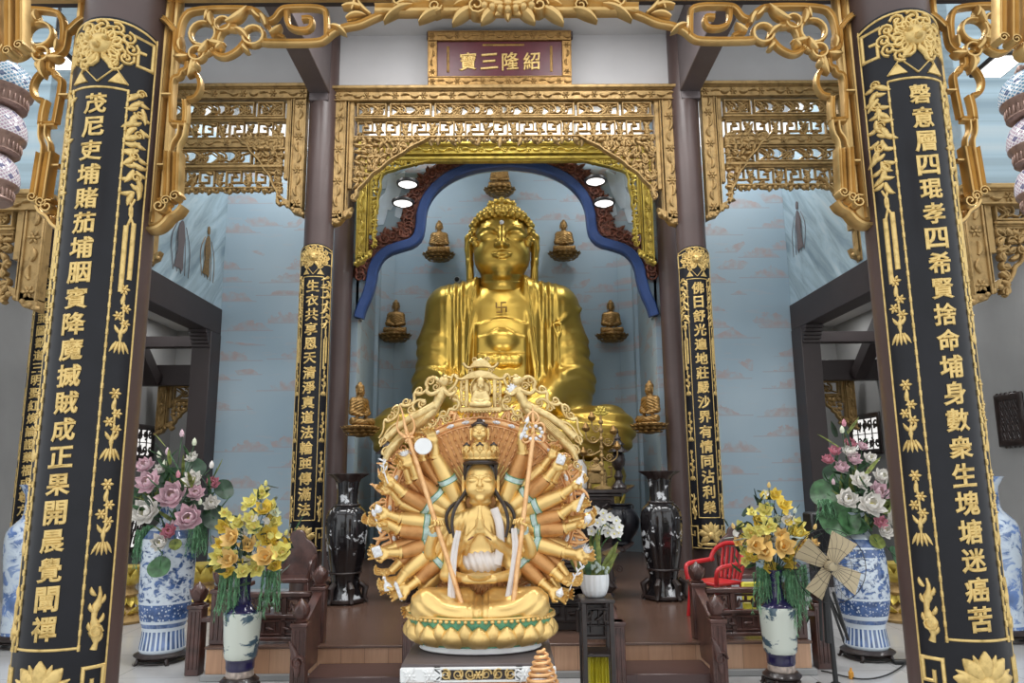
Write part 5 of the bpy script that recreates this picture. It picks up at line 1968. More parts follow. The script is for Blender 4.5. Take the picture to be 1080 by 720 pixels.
def held(kind, pos, dirv, side):
    mb = MB()
    d = Vector(dirv).normalized()
    m = Matrix.Translation(Vector(pos)) @ rot_to(d).to_4x4()
    mb.M = m
    mat = M['gem']
    if kind == 'conch': mb.lathe([(0, -6), (1.4, -4), (3.6, 1), (4.2, 4), (2.6, 6), (1.4, 7), (0, 9)], 12)
    elif kind == 'jewel': mb.lathe([(0, -4), (3.4, -2), (4.2, 1), (2.6, 4), (.8, 6), (0, 8)], 14)
    elif kind == 'bell': mb.lathe([(4.6, -4), (4.2, -1), (3, 2), (1.2, 4), (1.2, 8), (2, 9), (0, 11)], 14)
    elif kind == 'flower':
        for k in range(9): mb.petal(8, 4.6, 1.4, -1, .4, 4, 4, mat4=Matrix.Rotation(2 * PI * k / 9, 4, 'Z') @ Matrix.Rotation(R(38 + 12 * (k % 2)), 4, 'X'))
        for k in range(6): mb.petal(6, 3.6, 1.2, 0, .4, 4, 4, mat4=Matrix.Rotation(2 * PI * (k + .5) / 6, 4, 'Z') @ Matrix.Rotation(R(15), 4, 'X'))
    elif kind == 'vajra':
        mb.tube([(0, 0, -12), (0, 0, 12)], .9, 8)
        for sg in (-1, 1): mb.lathe([(.8, sg * 4), (2.4, sg * 7), (2.0, sg * 10), (0, sg * 14)], 10)
    elif kind == 'scroll': mb.tube([(0, 0, -9), (0, 0, 9)], 2.0, 10); mb.tube([(0, 0, -10.5), (0, 0, 10.5)], 1.0, 8)
    elif kind == 'willow':
        mb.tube(smoothpath([(0, 0, -10), (0, 0, 4), (2, -1, 14), (5, -2, 20)], 1), [.7] * len(smoothpath([(0, 0, -10), (0, 0, 4), (2, -1, 14), (5, -2, 20)], 1)), 6)
        for k in range(5): mb.leaf((1 + k * .6, 4 + 3.4 * k), R(90 - 40 * (1 if k % 2 else -1)), 6, 2, 1.0, 0)
    else:
        mb.box((0, 0, 1), (9, 4, 11), .8); mb.box((0, -2.2, 1), (6, .6, 8), .2)
    return mb, mat


for side in (-1, 1):
    for i, (ang, front) in enumerate(AR):
        a = R(ang + rg.uniform(-2.5, 2.5))
        ca, sa = math.cos(a), math.sin(a)
        rr_ = (1.0 if front else 1.05) * rg.uniform(.95, 1.04)
        yb, yf_ = (6, -6) if front else (14, 6)
        yb -= (ang < 0) * 2
        c0 = Vector((side * 18, 4, 122))
        org = Vector((0, 0, 126))
        def pol(r, y, da=0.0): return Vector((side * r * math.cos(a + da), y, 126 + r * math.sin(a + da)))
        R1, R2, R3 = 60 * rr_, 86 * rr_, 99 * rr_
        mb = MB()
        el = pol(R1, (yb + yf_) / 2)
        sh = Vector((side * 20, 8, 126 + 10 * sa))
        if front:
            mb.tube([sh, sh.lerp(el, .45) + Vector((0, 1, 1.5)), el], [9, 9.6, 9.0], 14)
        arm_mat = M['gold_kwan']
        mb2 = MB()
        bend = rg.uniform(-.03, .09) * (-1 if ang < -8 else 1)
        a2 = pol(R2, yf_, bend)
        mb2.tube([el, el.lerp(a2, .5), a2], [9.2, 8.6, 6.8], 14)
        wr = pol(R3, yf_ - 3, bend * 2 + .02)
        mb3 = MB(); mb3.tube([a2, wr], [5.4, 4.2], 12)
        mb3.tube([a2 + (wr - a2) * .05, a2 + (wr - a2) * .22], [6.9, 6.6], 14)
        if front:
            mb3.add([p for p in mb.V], mb.F)
        arm = gb(mb3, 'arm', M['gold_kwan'])
        gb(mb2, 'copper_sleeve', M['copper_sleeve'] if (i + (side > 0)) % 3 else M['gold_kwan'], arm)
        if front:
            mb = MB(); dr = (a2 - el).normalized()
            mb.tube([el - dr * 2.6, el - dr * 2.5, el + dr * 2.2, el + dr * 2.3], [9, 10.1, 10.1, 9], 16); gb(mb, 'sleeve_band', M['teal'], arm)
            mb = MB()
            for q in (-2.9, 2.7): mb.tube([el + dr * (q - .4), el + dr * (q + .4)], 10.3, 16)
            gb(mb, 'band_edge', M['green_paint'], arm)
        hd = Vector((side * math.cos(a + .25), -.35, math.sin(a + .25) + .1))
        palm = Vector((0, -1, .15)) if i % 2 else Vector((side * .3, -.7, .7))
        put_hand(proto_open, wr + hd * 1.5, hd, palm, arm, s=1.18 if front else .95, flip=side)
        if front:
            kind = OBJ[(i * 3 + (4 if side > 0 else 0)) % len(OBJ)]
            if i == 0 and side < 0: continue
            mb, mat = held(kind, wr + hd * 10 + Vector((0, -5.5, 1)), (side * .35, -.2, 1), side)
            gb(mb, 'held_' + kind, mat, arm)
# raised mirror (white disc) and its hand on one side
mb = MB(); mb.lathe([(0, -1), (8.6, -1), (9.2, 0), (8.6, 1), (0, 1.2)], 32)
mb.M = Matrix.Identity(4)
q = MB(); q.M = Matrix.Translation((-58, -19, 212)) @ Matrix.Rotation(R(80), 4, 'X'); q.add(mb.V, mb.F)
tag(gb(q, 'round_mirror', M['white']), 'white round disc')
# arms gripping the two staffs
for side, hp, ba, tp in ((-1, (-43, -22, 129), (-12, -34, 36), (-74, -13, 222)), (1, (40, -22, 130), (31, -34, 38), (55, -14, 222))):
    mb = MB()
    sh = Vector((side * 26, 2, 130)); el = Vector((side * 50, -6, 95)); w_ = Vector(hp) + Vector((side * 3, 5, -6))
    mb.tube(smoothpath([sh, Vector((side * 42, 0, 112)), el, Vector((side * 52, -12, 104)), w_], 2), [9.5, 9.6, 9.6, 9.4, 9.2, 9, 8.6, 8.2, 7.4, 6.8, 6.2, 5.6, 5.0, 4.6, 4.2, 4][:len(smoothpath([0 * sh, sh, el, el, w_], 2))] if False else taper(len(smoothpath([sh, sh, el, el, w_], 2)), 9.6, 4.2), 14)
    arm = gb(mb, 'arm', M['gold_kwan'])
    put_hand(proto_fist, Vector(hp) + Vector((side * 2.5, 3.5, -7)), (-side * .15, -.2, 1), (-side * .6, -.8, .2), arm, s=1.1, flip=side)
    mb = MB(); mb.tube([w_ - Vector((0, -1, 3)), w_ + Vector((0, -1, 1.5))], [6.4, 6.0], 14); gb(mb, 'teal_cuff', M['teal'], arm)
    mb = MB()
    mb.tube([ba, tp], 2.5, 12)
    if side < 0:
        b = Vector(tp)
        for e, pts in ((-1, [(0, 0), (-9, 3), (-13, 12), (-10, 24)]), (1, [(0, 0), (6, 6), (6, 16), (0, 26)]), (0, [(0, 0), (-4, 12), (-6, 24), (-9, 34)])):
            mb.stroke([(b.x + x, b.z + z) for x, z in smoothpath(pts, 2)], taper(len(smoothpath(pts, 2)), 4.4, .8), 3, b.y)
        mb.rosette((b.x, b.z), 6, 3, b.y - 1, 6)
    else:
        b = Vector(tp)
        for e in (-1, 1):
            for pts in ([(0, 2), (9, 0), (13, 8), (9, 15), (3, 13)], [(0, -2), (8, -8), (12, -3), (9, 3)], [(0, 12), (7, 18), (4, 24), (0, 27)]):
                mb.stroke([(b.x + e * x, b.z + z) for x, z in smoothpath(pts, 2)], 2.6, 2.6, b.y)
        mb.tube([(b.x, b.y, b.z), (b.x, b.y, b.z + 20), (b.x, b.y, b.z + 34)], [2.4, 1.6, .4], 8)
    gb(mb, 'trident_staff' if side < 0 else 'ringed_staff', M['gold_copper'], arm)
    if side > 0:
        mb = MB()
        for k in range(10): mb.ell((b.x + 9 * math.cos(k * .63), b.y - 2 + (k % 2), b.z + 4 + 7 * math.sin(k * .63)), 2.1, 8, 6)
        gb(mb, 'staff_crystal', M['gem'], arm)

# --- halo of a thousand small hands
HC = Vector((0, 16, 145))
mb = MB()
pol = lambda r, a, y=0: (HC.x + r * math.cos(a), HC.y + y, HC.z + r * math.sin(a))
def pz(r, a): return (HC.x + r * math.cos(a), HC.z + r * math.sin(a))
mb.lathe([(0, -1.5), (97, -1.5), (97, 1.5), (0, 1.5)], 72)
disc = MB(); disc.M = Matrix.Translation(HC) @ Matrix.Rotation(PI / 2, 4, 'X'); disc.add(mb.V, mb.F)
gb(disc, 'halo_disc', M['copper_sleeve'])
mb = MB()
for k in range(64):
    a = 2 * PI * k / 64
    mb.stroke([pz(18, a), pz(52, a)], [1.2, 3.4], 3.0, HC.y - 2.4)
gb(mb, 'halo_ray', M['gold_kwan'])
mb = MB()
for row, (r0, n) in enumerate(((52, 56), (60, 64), (68, 72), (76, 80), (84, 88))):
    for k in range(n):
        a = 2 * PI * (k + .5 * (row % 2)) / n
        c = pz(r0, a)
        # little hand: palm and fingers
        mb.leaf(c, a, 8.2, 2.7, 3.4, HC.y - 3 + .25 * row, 0, n=4)
        mb.boss(pz(r0 + 3.4, a), 1.3, 2.2, HC.y - 4, 6)
        if row % 2 == 0: mb.leaf(pz(r0 + 3, a), a + .4, 4, 1.3, 2.2, HC.y - 4, 0, n=3)
gb(mb, 'thousand_hands', M['gold_copper'])
mb = MB(); mb.stroke([pz(95.5, 2 * PI * k / 72) for k in range(72)], 7.5, 5, HC.y - 2, True); mb.stroke([pz(100, 2 * PI * k / 72) for k in range(72)], 2.4, 6, HC.y - 2, True); mb.stroke([pz(91, 2 * PI * k / 72) for k in range(72)], 2, 6, HC.y - 2, True)
gb(mb, 'halo_rim', M['gold_copper'])
mb = MB()
for k in range(36):
    a = 2 * PI * k / 36
    c = pz(95.5, a)
    mb.leaf((c[0] - 4.2 * math.cos(a + PI / 2), c[1] - 4.2 * math.sin(a + PI / 2)), a + PI / 2, 8.4, 4.6, 4, HC.y - 5, 0, n=5)
    mb.boss(c, 1.7, 2.2, HC.y - 6.4, 8)
tag(gb(mb, 'halo_gem', M['gem']), 'white crystal gems round the halo rim')
# outer flames
mb = MB()
r4 = random.Random(9)
for k in range(84):
    a = 2 * PI * k / 84
    if -2.6 < a - 2 * PI < -.55 or math.pi * 1.18 < a < math.pi * 1.82: continue
    L = r4.uniform(14, 27)
    mb.leaf(pz(99, a), a + r4.uniform(-.5, .5), L, 4.6, 4, HC.y - 2 + r4.uniform(-3, 2), r4.uniform(-1.6, 1.6), n=7)
    if k % 2: mb.stroke(spiral(pz(103 + r4.uniform(-1, 4), a), 5, 1, r4.uniform(0, 6), 1.3 * (1 if k % 4 == 1 else -1), 12), taper(13, 2.6, 1.4), 3.6, HC.y - 3)
gb(mb, 'halo_flame', M['gold_copper'])

# --- pale gold crest: small shrine with seated figure and flying apsaras
mb = MB()
yz = 8
for (z, w, c) in ((296, 14, 0), (283, 24, 0)):
    pts = smoothpath([(-w - 5, z + 5), (-w, z - 1), (-w * .5, z + 1), (0, z + 2), (w * .5, z + 1), (w, z - 1), (w + 5, z + 5)], 2)
    mb.stroke(pts, 3.2, 8, yz)
    mb.prism([(-w * .9, z), (w * .9, z), (w * .45, z + 8), (0, z + 10), (-w * .45, z + 8)], 6, yz, .8)
    for s in (-1, 1): mb.stroke(spiral((s * w * .45, z + 9), 3.4, .8, 0, 1.4 * s, 12), 1.7, 4, yz)
mb.leaf((0, 302), PI / 2, 5, 5, 4, yz, 0)
for s in (-1, 1):
    mb.tube([(s * 15, yz, 250), (s * 15, yz, 283)], 2.2, 8); mb.tube([(s * 21, yz + 1, 250), (s * 21, yz + 1, 280)], 1.6, 8)
    for k in range(4): mb.stroke(spiral((s * 18, 256 + 8 * k), 3, .8, k, 1.3 * s, 10), 1.6, 4, yz)
mb.boss((0, 271), 11, 2, yz + 3, 20)
mb.stroke([(11 * math.cos(k * PI / 12), 272 + 13 * math.sin(k * PI / 12)) for k in range(24)], 2, 4, yz + 1, True)
mb.box((0, yz, 248), (46, 9, 6), 1.2)
for k in range(13): mb.boss((-20 + k * 3.35, 245.5), 1.9, 3.5, yz - 4, 8)
for p in mb.V: p.z -= 8
gb(mb, 'crest_shrine', M['gold_pale'])
v = Vox((-15, -8, 249), (15, 14, 292), .5)
c_ = .62
v.ell((0, 5, 262), (6.6, 5, 8), 0)
for e in (-1, 1):
    v.cap((e * 5, 5, 267), (e * 8, 4, 259), 3, 2.8, 2); v.cap((e * 8, 3.5, 258), (e * 1, -1.5, 257), 2.4, 1.6, 1.5)
    v.cap((e * 5, 2, 253.5), (e * 9.5, 0, 253.5), 3.4, 2.8, 2); v.cap((e * 9.5, 0, 253), (e, -2, 253), 2.8, 2.2, 2)
v.cap((0, 5, 268), (0, 5, 273), 2.2, 2, 1)
face(v, (0, 4, 277), .125, lobes=.8)
v.ell((0, 5, 280), (4.4, 4.4, 4), .6); v.ell((0, 5, 284), 2, .5)
v.build('crest_figure', M['gold_pale'], K, scale=UG, relax=1).location.z = -8 * UG


def apsara(s):
    mb = MB()
    U = lambda x, z: (s * x, z)
    y = 6
    T3 = lambda x, z, yy=y: Vector((s * x, yy, z))
    # body: head, torso, long skirt trailing outward and down
    mb.ell(T3(38, 281, 0), (4.4, 4.4, 5.4), 14, 10); mb.ell(T3(38, 286.5, 1), (3.4, 3.4, 3), 12, 8)
    mb.ell(T3(41, 283, 1), (4.6, 4.2, 4.4), 12, 8)
    mb.tube([T3(39, 277, 1), T3(40, 273, 1), T3(42, 267, 1), T3(46, 259, 2), T3(50, 252, 2), T3(58, 245, 3), T3(70, 238, 4), T3(84, 228, 4), T3(96, 217, 4), T3(101, 208, 4)],
            [2, 5, 6.2, 5.2, 6.6, 7.2, 6.4, 5.4, 6.4, 3], 12)
    mb.tube([T3(48, 256, 0), T3(60, 251, 0), T3(74, 247, 1), T3(88, 240, 2), T3(99, 232, 3)], [5.6, 5.8, 5, 4.4, 5.4], 12)
    for k in range(5):      # skirt folds
        mb.tube(smoothpath([T3(56 + k, 249 - 1.6 * k, -3), T3(74, 241 - 2.2 * k, -1), T3(92, 228 - 2.6 * k + k, 0), T3(102 - k, 216 - 2 * k, 1)], 2), 1.2, 6)
    # arms
    mb.tube(smoothpath([T3(39, 272, -2), T3(32, 264, -5), T3(26, 268, -7)], 2), taper(9 if False else len(smoothpath([1 * T3(0, 0)] * 3, 2)), 2.8, 1.7), 8)
    mb.tube(smoothpath([T3(44, 271, -2), T3(53, 268, -5), T3(58, 275, -6)], 2), taper(len(smoothpath([T3(0, 0)] * 3, 2)), 2.8, 1.7), 8)
    if s > 0:
        mb.lathe([(0, 0), (5.5, 1), (6, 2), (0, 2.4)], 16, c=(0, 0, 0)) if False else None
    # streaming ribbons
    for pts in ([(40, 277), (50, 291), (60, 285), (56, 277), (64, 272), (72, 277), (70, 265), (80, 262), (87, 268), (88, 254), (98, 250), (103, 256), (103, 242), (108, 236)],
                [(36, 270), (28, 276), (24, 286), (30, 290), (32, 282)], [(30, 262), (22, 258), (26, 248), (34, 252), (36, 243), (44, 245), (46, 238)],
                [(60, 262), (66, 268), (74, 262), (70, 255)], [(84, 246), (94, 246), (102, 238), (106, 226)], [(58, 240), (52, 234), (60, 228), (70, 232), (80, 222)]):
        P = smoothpath([U(*p) for p in pts], 2)
        mb.stroke(P, [4.2 - 1.6 * i / len(P) for i in range(len(P))], 4.0, y + 1)
    for c in ((66, 277), (80, 268), (96, 256), (30, 272), (54, 285), (26, 252), (104, 232), (102, 202), (40, 246), (74, 258), (62, 262), (90, 262), (48, 278), (34, 284), (28, 262), (100, 220), (52, 238), (64, 234), (76, 226), (36, 240)):
        mb.stroke(spiral(U(*c), 4.8, .8, rg.uniform(0, 6), 1.5 * s, 14), taper(15, 3.0, 1.6), 4, y + 2)
    for p in mb.V: p.z -= 8 + 16 * (abs(p.x) / 100) ** 2
    gb(mb, 'flying_apsara', M['gold_pale'])


apsara(-1); apsara(1)
mb = MB(); mb.ell((34, 0, 262), (4.6, 2.4, 5.2), 14, 10)
for k in range(10): mb.ell((34 + 5 * math.cos(k * .63), -1, 262 + 5.5 * math.sin(k * .63)), 1.2, 6, 5)
tag(gb(mb, 'crest_crystal', M['gem']), 'white crystal on the crest')

# --- lotus throne
EY = .62
mb = MB(); mb.M = Matrix.Diagonal((1, EY, 1, 1)); mb.M.translation = (0, -2, 0)
mb.lathe([(58, 0), (66, 2), (70, 10), (71.5, 22), (72.5, 30), (74, 34), (73, 36), (66, 36.5), (0, 36.5)], 72)
o = gb(mb, 'lotus_throne', M['green_paint'])
mb = MB(); mb.M = Matrix.Translation((0, -2, 0))
mb.petal_ring(16, 65, 65 * EY, 1, 27, 25, 10.5, R(10), 1.5, th=1, cup=.75, nu=8, nv=9)
mb.petal_ring(16, 66, 66 * EY, 3, 28, 19, 7.0, R(9), 1.0, a0=PI / 16, th=1, cup=.75)
gb(mb, 'lotus_petal', M['gold_kwan'])
mb = MB(); mb.M = Matrix.Translation((0, -2, 0))
for k in range(72):
    a = 2 * PI * k / 72
    mb.ell((73.5 * math.cos(a), 73.5 * EY * math.sin(a), 32.5), 2.3, 8, 6)
mb.tube([(74 * math.cos(2 * PI * k / 72), 74 * EY * math.sin(2 * PI * k / 72), 35.6) for k in range(72)], 1.4, 6, closed=True)
gb(mb, 'bead_row', M['gold_kwan'])
mb = MB(); mb.M = Matrix.Diagonal((1, EY, 1, 1)); mb.M.translation = (0, -2, -5)
mb.lathe([(60, 0), (61, 1), (60, 5.5), (56, 5.6), (0, 5.6)], 64)
tag(gb(mb, 'white_foot_ring', M['white']), 'white plaster ring under the lotus')
for o in list(K.children):
    nm = o.name.split('.')[0]
    if nm in ('lotus_throne', 'lotus_petal', 'bead_row', 'white_foot_ring'):
        if nm != 'white_foot_ring':
            for vtx in o.data.vertices: vtx.co.z *= .84
    else:
        o.location.z += (4 if nm in ('crest_shrine', 'crest_figure', 'flying_apsara', 'crest_crystal') else -9) * UG
K.scale = (1.05, 1, 1)
K.location.z += .008
bpy.data.objects.remove(proto_open); bpy.data.objects.remove(proto_fist)

# ------------------------------------------------------------------ pedestal under it
ztop = gp.z - 5.2 * UG
ped = thing('pedestal', 'square carved pedestal with white openwork frieze under the many-armed gold deity', 'pedestal', (gp.x, YG, 0))
hw, hd_ = .43, .40
mb = MB(); mb.box((0, 0, ztop - .008), (hw * 2, hd_ * 2, .016), .004); mb.build('top_slab', M['beam_gray'], ped)
fz = ztop - .054
mb = MB(); mb.box((0, 0, fz), (hw * 2.0, hd_ * 2.0, .075), .004); mb.build('frieze_core', M['wood_dark'], ped)
mb = MB()
yf2 = -hd_ - .004
for s in (-1, 1):
    mb.box((s * (hw - .11), yf2, fz), (.23, .03, .078), .006)
    for (dx, dz) in ((-.06, 0), (.05, .0)):
        mb.rosette((s * (hw - .11) + dx, fz + dz), .032, .02, yf2 - .016, 6)
        for k in range(4): mb.leaf((s * (hw - .11) + dx, fz), k * PI / 2 + .78, .05, .014, .012, yf2 - .018, .6)
mb.box((0, yf2, fz + .033), (.5, .03, .012), .004); mb.box((0, yf2, fz - .033), (.5, .03, .012), .004)
for s in (-1, 1): mb.stroke([(s * .24, fz - .03), (s * .20, fz), (s * .24, fz + .03)], .02, .03, yf2)
tag(mb.build('frieze_panel', M['white'], ped), 'white carved corner panels of the frieze')
mb = MB()
for s in (-1, 1):
    for k in range(3):
        mb.stroke(spiral((s * (.045 + .068 * k), fz + .003), .031, .006, k, 1.6 * s, 16), taper(17, .012, .007), .026, yf2 - .004)
        mb.leaf((s * (.02 + .068 * k), fz - .025), R(60) if s > 0 else R(120), .05, .014, .02, yf2 - .004, .7 * s)
mb.rosette((0, fz), .024, .02, yf2 - .012, 6)
mb.build('frieze_scroll', M['gold_pale'], ped)
mb = MB()
zz = fz - .035
mb.box((0, 0, zz - .02), (hw * 1.96, hd_ * 1.96, .03), .006)
for s, ax in ((-1, 'f'), (1, 'b')):
    for k in range(17):
        x = -hw + .03 + k * (2 * hw - .06) / 16
        mb.petal(.07, .052, .02, .01, .004, 4, 5, mat4=Matrix.Translation((x, -hd_ * .98 * (1 if s < 0 else -1), zz - .03)) @ Matrix.Rotation(0 if s < 0 else PI, 4, 'Z') @ Matrix.Rotation(PI, 4, 'Y') @ Matrix.Rotation(R(-6), 4, 'X'))
for s in (-1, 1):
    for k in range(13):
        y = -hd_ + .03 + k * (2 * hd_ - .06) / 12
        mb.petal(.07, .052, .02, .01, .004, 4, 5, mat4=Matrix.Translation((s * hw * .98, y, zz - .03)) @ Matrix.Rotation(s * PI / 2, 4, 'Z') @ Matrix.Rotation(PI, 4, 'Y') @ Matrix.Rotation(R(-6), 4, 'X'))
mb.build('petal_course', M['orange_glaze'], ped)
mb = MB()
mb.box((0, 0, zz - .08), (hw * 1.7, hd_ * 1.7, .1), .01)
mb.box((0, 0, (zz - .12) / 2 + .04), (hw * 1.5, hd_ * 1.5, zz - .2), .01); mb.box((0, 0, .03), (hw * 1.96, hd_ * 1.96, .06), .01)
mb.build('base_block', M['wood'], ped)
# coiled tan rope ring-basket by the pedestal corner, on a slim stand
pc = at(572, 724, 4.12)
t = thing('rope_cone', 'tan coiled rope cone in front of the corner of the white pedestal frieze', 'rope cone', (pc.x, 4.12, 0))
mb = MB()
pts = []
for k in range(8 * 16 + 1):
    f = k / (8 * 16)
    a = 2 * PI * k / 16
    r_ = .085 * (1 - f) ** .8 + .012
    pts.append((r_ * math.cos(a), r_ * math.sin(a), pc.z - .03 + .215 * f))
mb.tube(pts, .009, 8)
mb.build('coil', M['gold_copper'], t)
mb = MB(); mb.lathe([(.1, 0), (.1, .02), (.02, .04), (.02, pc.z - .06), (.09, pc.z - .045), (.09, pc.z - .035), (0, pc.z - .035)], 24); mb.build('stand', M['wood_dark'], t)
# ------------------------------------------------------------------ floor vases
def add_stand(t, r, h, feet=5):
    mb = MB()
    mb.lathe([(r * .9, h * .55), (r * 1.12, h * .62), (r * 1.16, h * .75), (r * 1.02, h * .9), (r * .95, h), (0, h)], 32)
    mb.lathe([(r * .85, h * .3), (r * 1.0, h * .36), (r * 1.05, h * .5), (r * .9, h * .56)], 32)
    for k in range(feet):
        a = 2 * PI * k / feet + .3
        c, s = math.cos(a), math.sin(a)
        mb.tube([(r * .85 * c, r * .85 * s, h * .5), (r * 1.1 * c, r * 1.1 * s, h * .42), (r * 1.14 * c, r * 1.14 * s, h * .16), (r * 1.24 * c, r * 1.24 * s, h * .05)], [h * .16, h * .2, h * .14, h * .05 + .012], 8)
    mb.tube([(r * 1.0 * math.cos(2 * PI * k / 24), r * 1.0 * math.sin(2 * PI * k / 24), h * .12) for k in range(24)], h * .07, 6, closed=True)
    return mb.build('wooden_stand', M['wood_dark'], t)


def vase(name, label, loc, prof, H, mat, stand=(.16, .1), group=None, lug=False, rz=0, mouth_mat=None, n=40, fn=None):
    """prof = [(r,z)] normalised to height 1 (z) with r in metres"""
    t = thing(name, label, 'vase', loc, rz, group)
    add_stand(t, *stand)
    mb = MB()
    z0 = stand[1]
    P = smoothpath([(r, z0 + z * H) for r, z in prof], 1)
    ztop_ = P[-1][1]
    inner = [(max(.01, P[-1][0] - .012), P[-1][1]), (max(.01, P[-1][0] - .02), P[-1][1] - .03), (P[-1][0] * .6, P[-1][1] - .12), (0, P[-1][1] - .13)]
    mb.lathe(P + inner, n, fn=fn)
    mb.build('body', mat, t)
    return t, ztop_


# photo pixel sizes -> metres at the vase's depth
bwA = blue_white('blue and white porcelain with landscape', [(.12, .27, 'stripes'), (.30, .335, 'dark'), (.36, .50, 'dense'), (.52, 1.03, 'scene'), (1.06, 1.13, 'dark'), (1.16, 1.5, 'scene')], sc=8.0)
bwB = blue_white('blue and white porcelain with figures', [(.12, .26, 'stripes'), (.30, .335, 'dark'), (.37, .50, 'dense'), (.52, .86, 'scene'), (.86, .93, 'dense'), (.945, 1.01, 'dark'), (1.05, 1.5, 'scene')], sc=9.0)
bwC = blue_white('blue and white porcelain with swirling sea', [(.10, .15, 'dense'), (.18, 1.6, 'scene')], sc=4.2, blue=(.08, .14, .30), white=(.58, .66, .74))

pv = atz(175, 697, 0)
YL = 6.75
pL = atz(174, 699, 0)
vaseL, hL = vase('blue_white_vase', 'cylindrical blue and white floor vase holding the pink lotus bouquet', (-3.09, 6.98, 0),
                 [(.185, 0), (.195, .02), (.19, .06), (.178, .14), (.176, .19), (.19, .23), (.2, .27), (.215, .34), (.225, .5), (.233, .80), (.235, .95), (.222, .975), (.18, 1.04), (.17, 1.05), (.11, 1.08), (.095, 1.16), (.11, 1.24), (.13, 1.27)], 1.0, bwA, (.2, .09))
pR = atz(916, 697, 0)
vaseR, hR = vase('blue_white_vase', 'round-bellied blue and white floor vase of white lotus beside the standing fan', (3.13, 6.82, 0),
                 [(.17, 0), (.185, .02), (.18, .05), (.165, .14), (.162, .19), (.19, .25), (.215, .36), (.228, .52), (.222, .70), (.21, .82), (.20, .855), (.15, .93), (.10, .97), (.095, 1.05), (.11, 1.12), (.13, 1.15)], 1.0, bwB, (.195, .09))
for (px, py, lab, mm, sx) in ((14, 683, 'tall blue and white vase partly out of view below the narrow couplet', 'L', 1), (1063, 677, 'tall blue and white vase behind the fan-side couplet, beside gold ornaments', 'R', 1)):
    p = atz(px, py, 0)
    x = -5.05 if mm == 'L' else 4.86
    vase('blue_white_vase', lab, (p.x + (.02 if mm == 'R' else .03), p.y + .1, 0), [(.2, 0), (.205, .03), (.2, .1), (.215, .3), (.245, .5), (.255, .6), (.24, .69), (.16, .745), (.115, .78), (.105, .88), (.12, .95), (.16, .985), (.175, 1.0)], 1.42, bwC, (.21, .12))

# black vases inlaid with mother of pearl
pearl = splotch('black lacquer inlaid with mother of pearl', (.012, .010, .011), (.62, .64, .66), 9, .615, .16, .5)
for (px, py, lab) in ((361, 637, 'tall black pearl-inlaid vase with flared lip standing by the plain railing behind yellow flowers'), (703, 633, 'tall black pearl-inlaid vase with flared lip between altar and red chair')):
    p = atz(px, py, PZ)
    t = thing('black_vase', lab, 'vase', (p.x, p.y + .1, PZ), 0, None)
    lob = lambda a, z, r: r * (1 + .045 * abs(math.cos(3 * a)) - .02)
    mb = MB()
    P = [(.20, .0), (.21, .05), (.17, .12), (.15, .22), (.175, .34), (.215, .55), (.235, .80), (.23, .95), (.20, 1.03), (.135, 1.08), (.118, 1.12), (.118, 1.24), (.135, 1.36)]
    mb.lathe(smoothpath(P, 1), 54, fn=lob)
    mb.build('body', pearl, t)
    mb = MB()
    V = [(.135, 1.36), (.165, 1.41), (.20, 1.445), (.215, 1.44), (.20, 1.425), (.15, 1.38), (.11, 1.30), (0, 1.29)]
    mb.lathe(V, 54, fn=lambda a, z, r: r * (1 + (.16 * math.cos(6 * a) if z > 1.41 else .05 * math.cos(6 * a))))
    mb.build('ruffled_lip', M['wood_dark'], t)
    mb = MB()
    for k in range(6):
        a = 2 * PI * k / 6
        c, s = math.cos(a), math.sin(a)
        mb.tube([(.17 * c, .17 * s, .22), (.235 * c, .235 * s, .17), (.22 * c, .22 * s, .06), (.26 * c, .26 * s, .012)], [.03, .04, .028, .02], 8)
    mb.lathe([(.2, .0), (.23, .02), (.23, .045), (.19, .06)], 36)
    mb.build('carved_foot', M['wood_dark'], t)
    for z in (1.085, .335):
        mb = MB(); mb.tube([((.142 if z > 1 else .18) * math.cos(2 * PI * k / 36), (.142 if z > 1 else .18) * math.sin(2 * PI * k / 36), z) for k in range(36)], .012, 6, closed=True); mb.build('ring', M['wood_dark'], t)
    t.scale = (.95, .95, .945)

# cream vases of yellow flowers in front of the platform
cream = splotch('celadon porcelain with a small painted landscape', (.62, .66, .58), (.07, .12, .16), 6.5, .545, .14, .5, (1, 1, 1.5))
navy = plain('deep blue glaze', (.022, .018, .075), .14, var=.15, coat=.5)
lotus_tan = plain('tan glazed foot', (.42, .34, .29), .3, var=.25, vscale=30)
YV = []
for (px, py, lab) in ((258, 719, 'pale green vase with navy neck holding yellow flowers, in front of the plain railing'), (826, 716, 'pale green vase with navy neck holding yellow flowers, between red chair and fan')):
    p = atz(px, py, 0)
    t = thing('celadon_vase', lab, 'vase', (-2.06 if px < 500 else 2.09, 6.02, 0), 0, None)
    add_stand(t, .125, .10)
    mb = MB(); mb.lathe(smoothpath([(.10, .10), (.106, .11), (.10, .15)], 1), 32); mb.build('tan_foot', lotus_tan, t)
    mb = MB(); mb.lathe(smoothpath([(.10, .15), (.107, .165), (.107, .21), (.115, .235)], 1), 32); mb.build('navy_foot', navy, t)
    mb = MB(); mb.lathe(smoothpath([(.115, .235), (.126, .25), (.133, .38), (.142, .53), (.142, .565), (.135, .575)], 1), 36); mb.build('painted_body', cream, t)
    mb = MB(); mb.lathe(smoothpath([(.135, .575), (.125, .59), (.08, .62), (.052, .66), (.045, .74), (.05, .81), (.07, .85), (.065, .85), (.04, .80), (0, .78)], 1), 32); mb.build('navy_neck', navy, t)
    YV.append(t)


# ------------------------------------------------------------------ flowers
def facing(d):
    d = Vector(d).normalized()
    return Vector((0, 0, 1)).rotation_difference(d).to_matrix().to_4x4()


